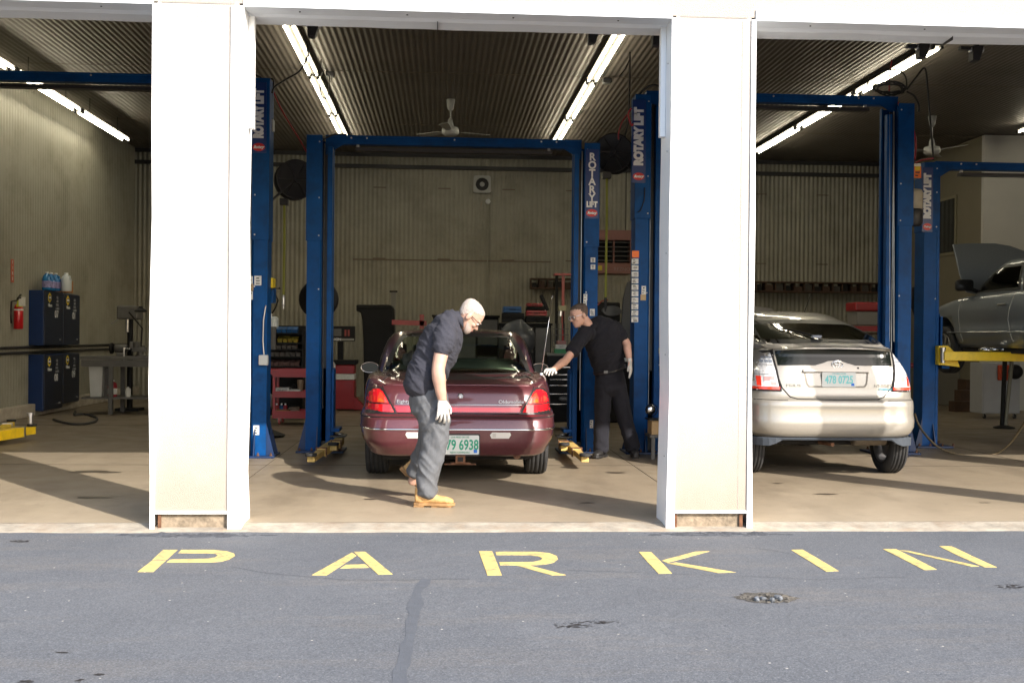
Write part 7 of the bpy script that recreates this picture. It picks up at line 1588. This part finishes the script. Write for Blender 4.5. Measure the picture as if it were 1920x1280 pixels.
for k in range(5): b = MB(); b.box(x0-.005, x0+.24, Yd+.30, Yd+.339, zc_+(zt_-zc_)*k/5, zc_+(zt_-zc_)*k/5+.010); b.out('tier', M_GST, t)
t = thing('spray_gun', 'pale spray gun with black arm on the rack behind the antenna', 'spray gun', P(1048, 595, 17.0)); q = bxp(1047, 573, 1062, 583, 17.0, .1); b = MB(); b.box(*q); b.out('gun_head', mat('aged_brass', (.30, .28, .17), .5, .3), t, bevel=.01); b = MB(); b.tube([P(1051, 583, 17.05), P(1050, 592, 17.05)], [.03, .035], 10); b.out('cup', M_STL, t); b = MB(); b.tube([P(1056, 583, 17.05), P(1058, 640, 17.05)], .012); b.out('stem', M_CDK, t)
b = MB(); b.beam(P(1014, 553, 17.6), P(1027, 582, 17.6), .05, .06); tag(b.out('monitor_arm', M_CDK, bevel=.01), 'black slanted arm rising above the red cases', 'arm')
# red rack and wall shelf
t = thing('storage_rack', 'dark red pipe rack against the back wall left of the heater', 'rack', (P(1062, 520, 22.5).x, 22.5, 0))
for px in (1044, 1056): c = P(px, 512, 22.5); b = MB(); b.box(c.x-.03, c.x+.03, 22.47, 22.53, .001, c.z); b.out('upright', M_DRED if px == 1056 else M_CDK, t)
q = bxp(1040, 512, 1120, 517, 22.4, .3); b = MB(); b.box(*q); b.out('shelf', M_DRED, t)
def wall_shelf(px0, px1, py0, py1, Y, n, label):
    q = bxp(px0, py0, px1, py1, Y, .28); t = thing('wall_shelf', label, 'shelf', ((q[0]+q[1])/2, Y+.15, q[4])); b = MB(); b.box(q[0], q[1], Y, Y+.3, q[4], q[4]+.035); b.box(q[0], q[1], Y, Y+.3, q[5]-.03, q[5]); b.out('shelf_board', M_WOO, t)
    for k in range(n+1): x = q[0]+(q[1]-q[0]-.02)*k/n; b = MB(); b.box(x, x+.02, Y+.005, Y+.3, q[4]+.036, q[5]-.031); b.out('divider', M_WOO, t)
    random.seed(int(px0))
    for k in range(n):
        x = q[0]+(q[1]-q[0]-.02)*k/n; w_ = (q[1]-q[0])/n; h_ = (q[5]-q[4]-.07)*random.uniform(.5, .95); b = MB(); b.box(x+w_*.15, x+w_*random.uniform(.6, .9), Y+.04, Y+.25, q[4]+.037, q[4]+.037+h_); b.out('stored_part', [M_CDK, mat('dusty_box', (.055, .03, .02), .8), mat('dusty_grey', (.05, .045, .04), .8)][k % 3], t)
wall_shelf(995, 1075, 521, 542, 24.0, 5, 'dark pigeonhole shelf on the back wall left of the centre lift post')
wall_shelf(1418, 1652, 527, 550, 24.0, 13, 'long dark pigeonhole shelf on the back wall above the hatchback')
# heater
q = bxp(1117, 431, 1186, 513, 22.0, .7); t = thing('unit_heater', 'dusty pink hanging unit heater with dark louvres', 'heater', ((q[0]+q[1])/2, 22.3, CZ))
b = MB(); zl0, zl1 = P(1150, 493, 22).z, P(1150, 450, 22).z; b.box(q[0], q[1], 22.0, 22.7, q[4], zl0); b.box(q[0], q[1], 22.0, 22.7, zl1, q[5]); b.box(q[0], q[0]+.05, 22.0, 22.7, zl0, zl1); b.box(q[1]-.05, q[1], 22.0, 22.7, zl0, zl1); hb = b.out('cabinet', M_PNK, t)
b = MB(); b.box(q[0]+.051, q[1]-.051, 22.3, 22.31, zl0, zl1); b.out('dark_interior', M_CDK, t)
for k in range(5): z_ = zl0+(zl1-zl0)*(k+.5)/5; b = MB(); b.box(q[0]+.051, q[1]-.051, 22.03, 22.15, z_, z_+.012); b.out('louvre', M_GST, t)
b = MB(); b.box((q[0]+q[1])/2-.01, (q[0]+q[1])/2+.01, 22.02, 22.2, zl0, zl1); b.out('louvre_bar', M_PNK, t)
text('heater_lettering', 'REZNOR', .10, mat('dim_silver', (.20, .14, .13), .5), t, P(1169, 505, 21.995), X3, Z3)
q2 = bxp(1119, 498, 1129, 507, 21.99, .008); b = MB(); b.box(*q2); b.out('warning_sticker', mat('dim_yellow_decal', (.38, .30, .02), .6), t)
for x in (q[0]+.1, q[1]-.1): b = MB(); b.tube([(x, 22.3, q[5]), (x, 22.3, CZ-.02)], .01, 6); b.out('hanger_rod', M_CDK, t)
# dark machines between the right posts
t = thing('tyre_machine', 'black tyre changer with grey curved guard between the right-hand posts', 'tyre changer', (P(1165, 640, 17).x, 17, 0))
b = MB(); b.prism([P(x, y, 16.8) for x, y in ((1186, 523), (1176, 530), (1168, 560), (1165, 610), (1164, 660), (1190, 660))], (0, .06, 0)); b.out('curved_guard', mat('dark_slate', (.022, .024, .028), .5), t, bevel=.01)
q = bxp(1112, 566, 1163, 604, 17.3, .4); b = MB(); b.box(*q); mb_ = b.out('machine_head', M_CDK, t, bevel=.03); c = P(1147, 583, 17.29); b = MB(); b.loft([[(c.x+.17*s*math.cos(2*PI*k/24), y, c.z+.085*s*math.sin(2*PI*k/24)) for k in range(24)] for y, s in ((17.29, 1), (17.26, .9))]); b.out('oval_cover', mat('slate_cover', (.05, .052, .058), .4, var=.2), mb_)
q = bxp(1118, 604, 1185, 840, 17.3, .4); b = MB(); b.box(q[0], q[1], q[2], q[3], .01, q[5]); b.out('machine_base', M_CDK, t, bevel=.02)
b = MB(); b.tube([P(1121, 572, 17.2), P(1128, 564, 17.2), P(1140, 562, 17.2)], .012); b.out('locking_arm', mat('dull_red_metal', (.25, .04, .03), .5), t)
b = MB(); b.box(*bxp(1170, 671, 1178, 678, 16.5, .05)); tag(b.out('paper_tag', M_STK), 'small pale tag hanging behind the second man', 'tag')
# right of the sign post: shelf sliver with box and reel
Yq = 14.2; t = thing('tool_chest', 'black drawer chest half hidden right of the right sign post', 'tool chest', (P(1245, 700, Yq).x, Yq+.2, 0)); q = bxp(1226, 668, 1290, 790, Yq, .5); b = MB(); b.box(q[0], q[1], q[2], q[3], .1, q[5]); b.out('chest_body', M_CDK, t, bevel=.006)
for py in (684, 699, 712, 730, 750): z_ = P(1240, py, Yq).z; b = MB(); b.box(q[0]+.02, q[1]-.02, Yq-.02, Yq-.001, z_-.006, z_+.004); b.out('drawer_pull', M_STL, t)
for x in (q[0]+.08, q[1]-.08): caster(t, x, Yq+.06, .002, .048)
b = MB(); c = P(1238, 658, Yq+.2); b.tube([c+V((-.06, 0, -.05)), c+V((0, 0, .02)), c+V((.08, 0, 0))], [.02, .03, .02], 8); tag(b.out('yellow_tool', M_ORB, smooth=True), 'yellow hand tool on the half-hidden drawer chest', 'tool')
Yb_ = 12.2; q = bxp(1222, 788, 1262, 815, Yb_, .25); t = thing('carton', 'open cardboard box on the stand beside the right pier', 'box', ((q[0]+q[1])/2, Yb_+.12, q[4])); b = MB(); b.box(*q); b.out('box_body', mat('pale_cardboard', (.42, .28, .14), .85, var=.15), t, bevel=.004); b = MB(); b.box(q[0]-.03, q[1]+.02, Yb_-.03, Yb_+.28, q[5]+.001, q[5]+.012); b.out('box_lid', M_CDK, t)
b = MB(); b.box(q[0]-.02, q[1]+.02, Yb_-.02, Yb_+.27, q[4]-.03, q[4]-.001); 
for x in (q[0], q[1]-.04): b.box(x, x+.04, Yb_, Yb_+.04, .001, q[4]-.031)
tag(b.out('low_stand', M_GST), 'low dark stand under the cardboard box by the right pier', 'stand')
c = P(1223, 768, Yb_+.1); t = thing('headlamp', 'small chrome headlamp leaning on the cardboard box', 'headlamp', c); b = MB(); b.lathe([(.005, 0), (.045, .005), (.06, .03), (.065, .05)], c, (-.3, 1, 0), 20); b.out('reflector', M_CHR, t, smooth=True); b = MB(); b.lathe([(.064, -.004), (.070, .0), (.070, .012), (.064, .012)], c, (-.3, 1, 0), 22, caps=False); b.out('bezel', M_CDK, t)
# ---- right bay background
t = thing('storage_bin', 'red and white plastic tote on the bench behind the hatchback', 'tote', P(1630, 620, 21)); q = bxp(1607, 584, 1652, 610, 21, .5); b = MB(); b.box(*q); b.out('tote_body', mat('dusty_white', (.20, .19, .18), .6), t, bevel=.02); q = bxp(1604, 566, 1652, 583.5, 20.98, .54); b = MB(); b.box(*q); b.out('tote_lid', M_DRED, t, bevel=.03); q = bxp(1605, 611, 1652, 621, 20.98, .5); b = MB(); b.box(*q); b.out('tote_base', M_DRED, t)
t = thing('back_bench', 'low dark bench along the back wall behind the hatchback', 'bench', (P(1530, 640, 21).x, 21.2, 0)); q = bxp(1440, 621.5, 1690, 628, 20.9, .7); b = MB(); b.box(*q); b.out('bench_top', M_WOO, t)
for px in (1450, 1560, 1675): c = P(px, 640, 20.95); b = MB(); b.box(c.x-.04, c.x+.04, 20.95, 21.03, .001, q[4]-.001); b.out('leg', M_CDK, t)
t = thing('bonnet_panel', 'loose dark curved panel right of the far hatchback post', 'car panel', P(1712, 580, 15)); b = MB(); b.prism([P(x, y, 15.6) for x, y in ((1712, 538), (1722, 533), (1726, 545), (1726, 600), (1716, 592), (1710, 575))], (0, .05, 0)); b.out('panel', M_CDK, t, bevel=.01); c = P(1720, 600, 15.65); b = MB(); b.box(c.x-.02, c.x+.02, 15.64, 15.68, .001, c.z+.1); b.out('stand', M_CDK, t)
t = thing('work_stool', 'small dark red creeper stool behind the far hatchback post', 'stool', (P(1705, 690, 16).x, 16, 0)); q = bxp(1692, 680, 1716, 690, 15.9, .35); b = MB(); b.box(*q); b.out('seat', M_DRED, t, bevel=.03)
c = (q[0]+q[1])/2; b = MB(); b.lathe([(.03, .08), (.03, q[4])], (c, 16.05, 0), n=12); b.out('stem', M_STL, t); b = MB(); b.box(c-.2, c+.2, 15.9, 16.2, .03, .079); b.out('foot', M_CDK, t)
# office side: window, door, stairs, cabinet, pole stand
fx_ = RX-.02
ya_, yb_ = 21.9, 23.2
for nm, d, m_, dx in (('window_frame', .07, mat('olive_frame', (.20, .18, .12), .6), 0), ('window_pane', 0, M_CDK, .004)):
    pass
t = thing('office_window', 'narrow dark window in the office side wall', 'window', (RX, 22.4, 2.9)); z0_, z1_ = 3.2, 4.3
b = MB(); b.box(RX-.03, RX-.001, 21.9, 23.0, z0_-.06, z1_+.06); b.out('window_frame', mat('olive_frame', (.20, .18, .12), .6), t, bevel=.004); b = MB(); b.box(RX-.036, RX-.0305, 21.96, 22.94, z0_, z1_); b.out('window_pane', mat('dark_pane', (.01, .012, .012), .08, coat=1.), t)
t = thing('office_door', 'pale flush door in the office side wall', 'door', (RX, 22.2, 0)); b = MB(); b.box(RX-.03, RX-.001, 21.7, 22.7, .01, 2.1); b.out('door_leaf', mat('pale_door', (.17, .16, .14), .6), t); b = MB(); b.lathe([(.03, 0), (.03, .04), (.01, .05)], (RX-.03, 21.8, 1.0), (-1, 0, 0), 12); b.out('door_knob', M_STL, t)
t = thing('steps', 'dark wooden steps at the foot of the office wall', 'steps', (10.0, 20.2, 0))
for k in range(3): b = MB(); x = P(1790+22*k, 760, 20.3).x; b.box(x, P(1842, 760, 20.3).x, 20.3+.25*k, 20.3+.25*k+.249+(.0 if k < 2 else .1), .001, .20+.20*k); b.out('step', M_WOO, t)
Yz = 18.6; q = bxp(1842, 680, 1912, 790, Yz, .45); t = thing('rolling_cabinet', 'white rolling cabinet beneath the raised grey sedan', 'rolling cabinet', ((q[0]+q[1])/2, Yz+.2, 0))
M_WCB = mat('white_cabinet', (.30, .30, .31), .5, var=.05); b = MB(); b.box(q[0], q[1], q[2], q[3], .09, q[5]); b.out('cabinet_body', M_WCB, t, bevel=.012); b = MB(); xm = P(1880, 700, Yz).x; b.box(q[0]+.02, xm-.005, Yz-.014, Yz-.001, .12, q[5]-.04); b.out('door', M_WCB, t); b = MB(); b.box(xm+.005, q[1]-.02, Yz-.014, Yz-.001, .12, q[5]-.04); b.out('door', M_WCB, t)
for x in (q[0]+.07, q[1]-.07): caster(t, x, Yz+.05, .002, .04)
b = MB(); b.box(*bxp(1873, 684, 1898, 713, Yz-.08, .06)); tag(b.out('red_rag', mat('orange_red_cloth', (.36, .045, .015), .8, var=.3), bevel=.02), 'orange-red cloth hanging over the white rolling cabinet', 'cloth')
Yv = 16.6; t = thing('support_stand', 'tall steel underhoist stand below the grey sedan', 'support stand', (P(1888, 780, Yv).x, Yv, 0)); a, c = P(1897, 678, Yv), P(1885, 792, Yv)
b = MB(); b.tube([(a.x, Yv, a.z), (c.x, Yv, .05)], .03, 10); b.out('inner_pole', mat('pole_beige', (.20, .19, .15), .5, .3), t); b = MB(); b.tube([(a.x-.10, Yv+.02, a.z+.02), (c.x-.04, Yv+.02, .05)], .035, 10); b.out('outer_pole', M_CDK, t)
b = MB(); b.lathe([(.16, .001), (.16, .02), (.05, .05)], (c.x-.02, Yv, 0), n=18); b.out('base', M_CDK, t); b = MB(); b.lathe([(.03, 0), (.09, .02), (.09, .03)], (a.x-.03, Yv, a.z), n=16); b.out('saddle', M_CDK, t)
c = P(1917, 698, Yv); b = MB(); b.lathe([(.02, -.06), (.10, -.05), (.12, 0), (.10, .05), (.02, .06)], (c.x+.05, Yv+.3, c.z), (0, 1, 0), 20); tag(b.out('air_reel', M_CDK, smooth=True), 'black round reel at the right edge under the grey sedan', 'reel')
# wheel trims laid on the yellow arm
for k, px in enumerate((1847, 1868, 1890)):
    c = P(px, 656, Y4-.3); t = thing('hub_ring', ['chrome hub ring lying left on the yellow lift arm', 'chrome hub ring lying in the middle of the yellow lift arm', 'chrome hub ring lying right on the yellow lift arm'][k], 'hub ring', c, 0, 'chrome rings on the yellow lift arm')
    b = MB(); b.lathe([(.03, .015), (.05, .03), (.075, .022), (.082, .0), (.07, -.012)], (c.x, c.y+.06*k, c.z), n=24); b.out('ring', M_CHR, t, smooth=True); b = MB(); b.lathe([(.028, .018), (.01, .026)], (c.x, c.y+.06*k, c.z), n=14); b.out('centre_cap', M_STL, t)
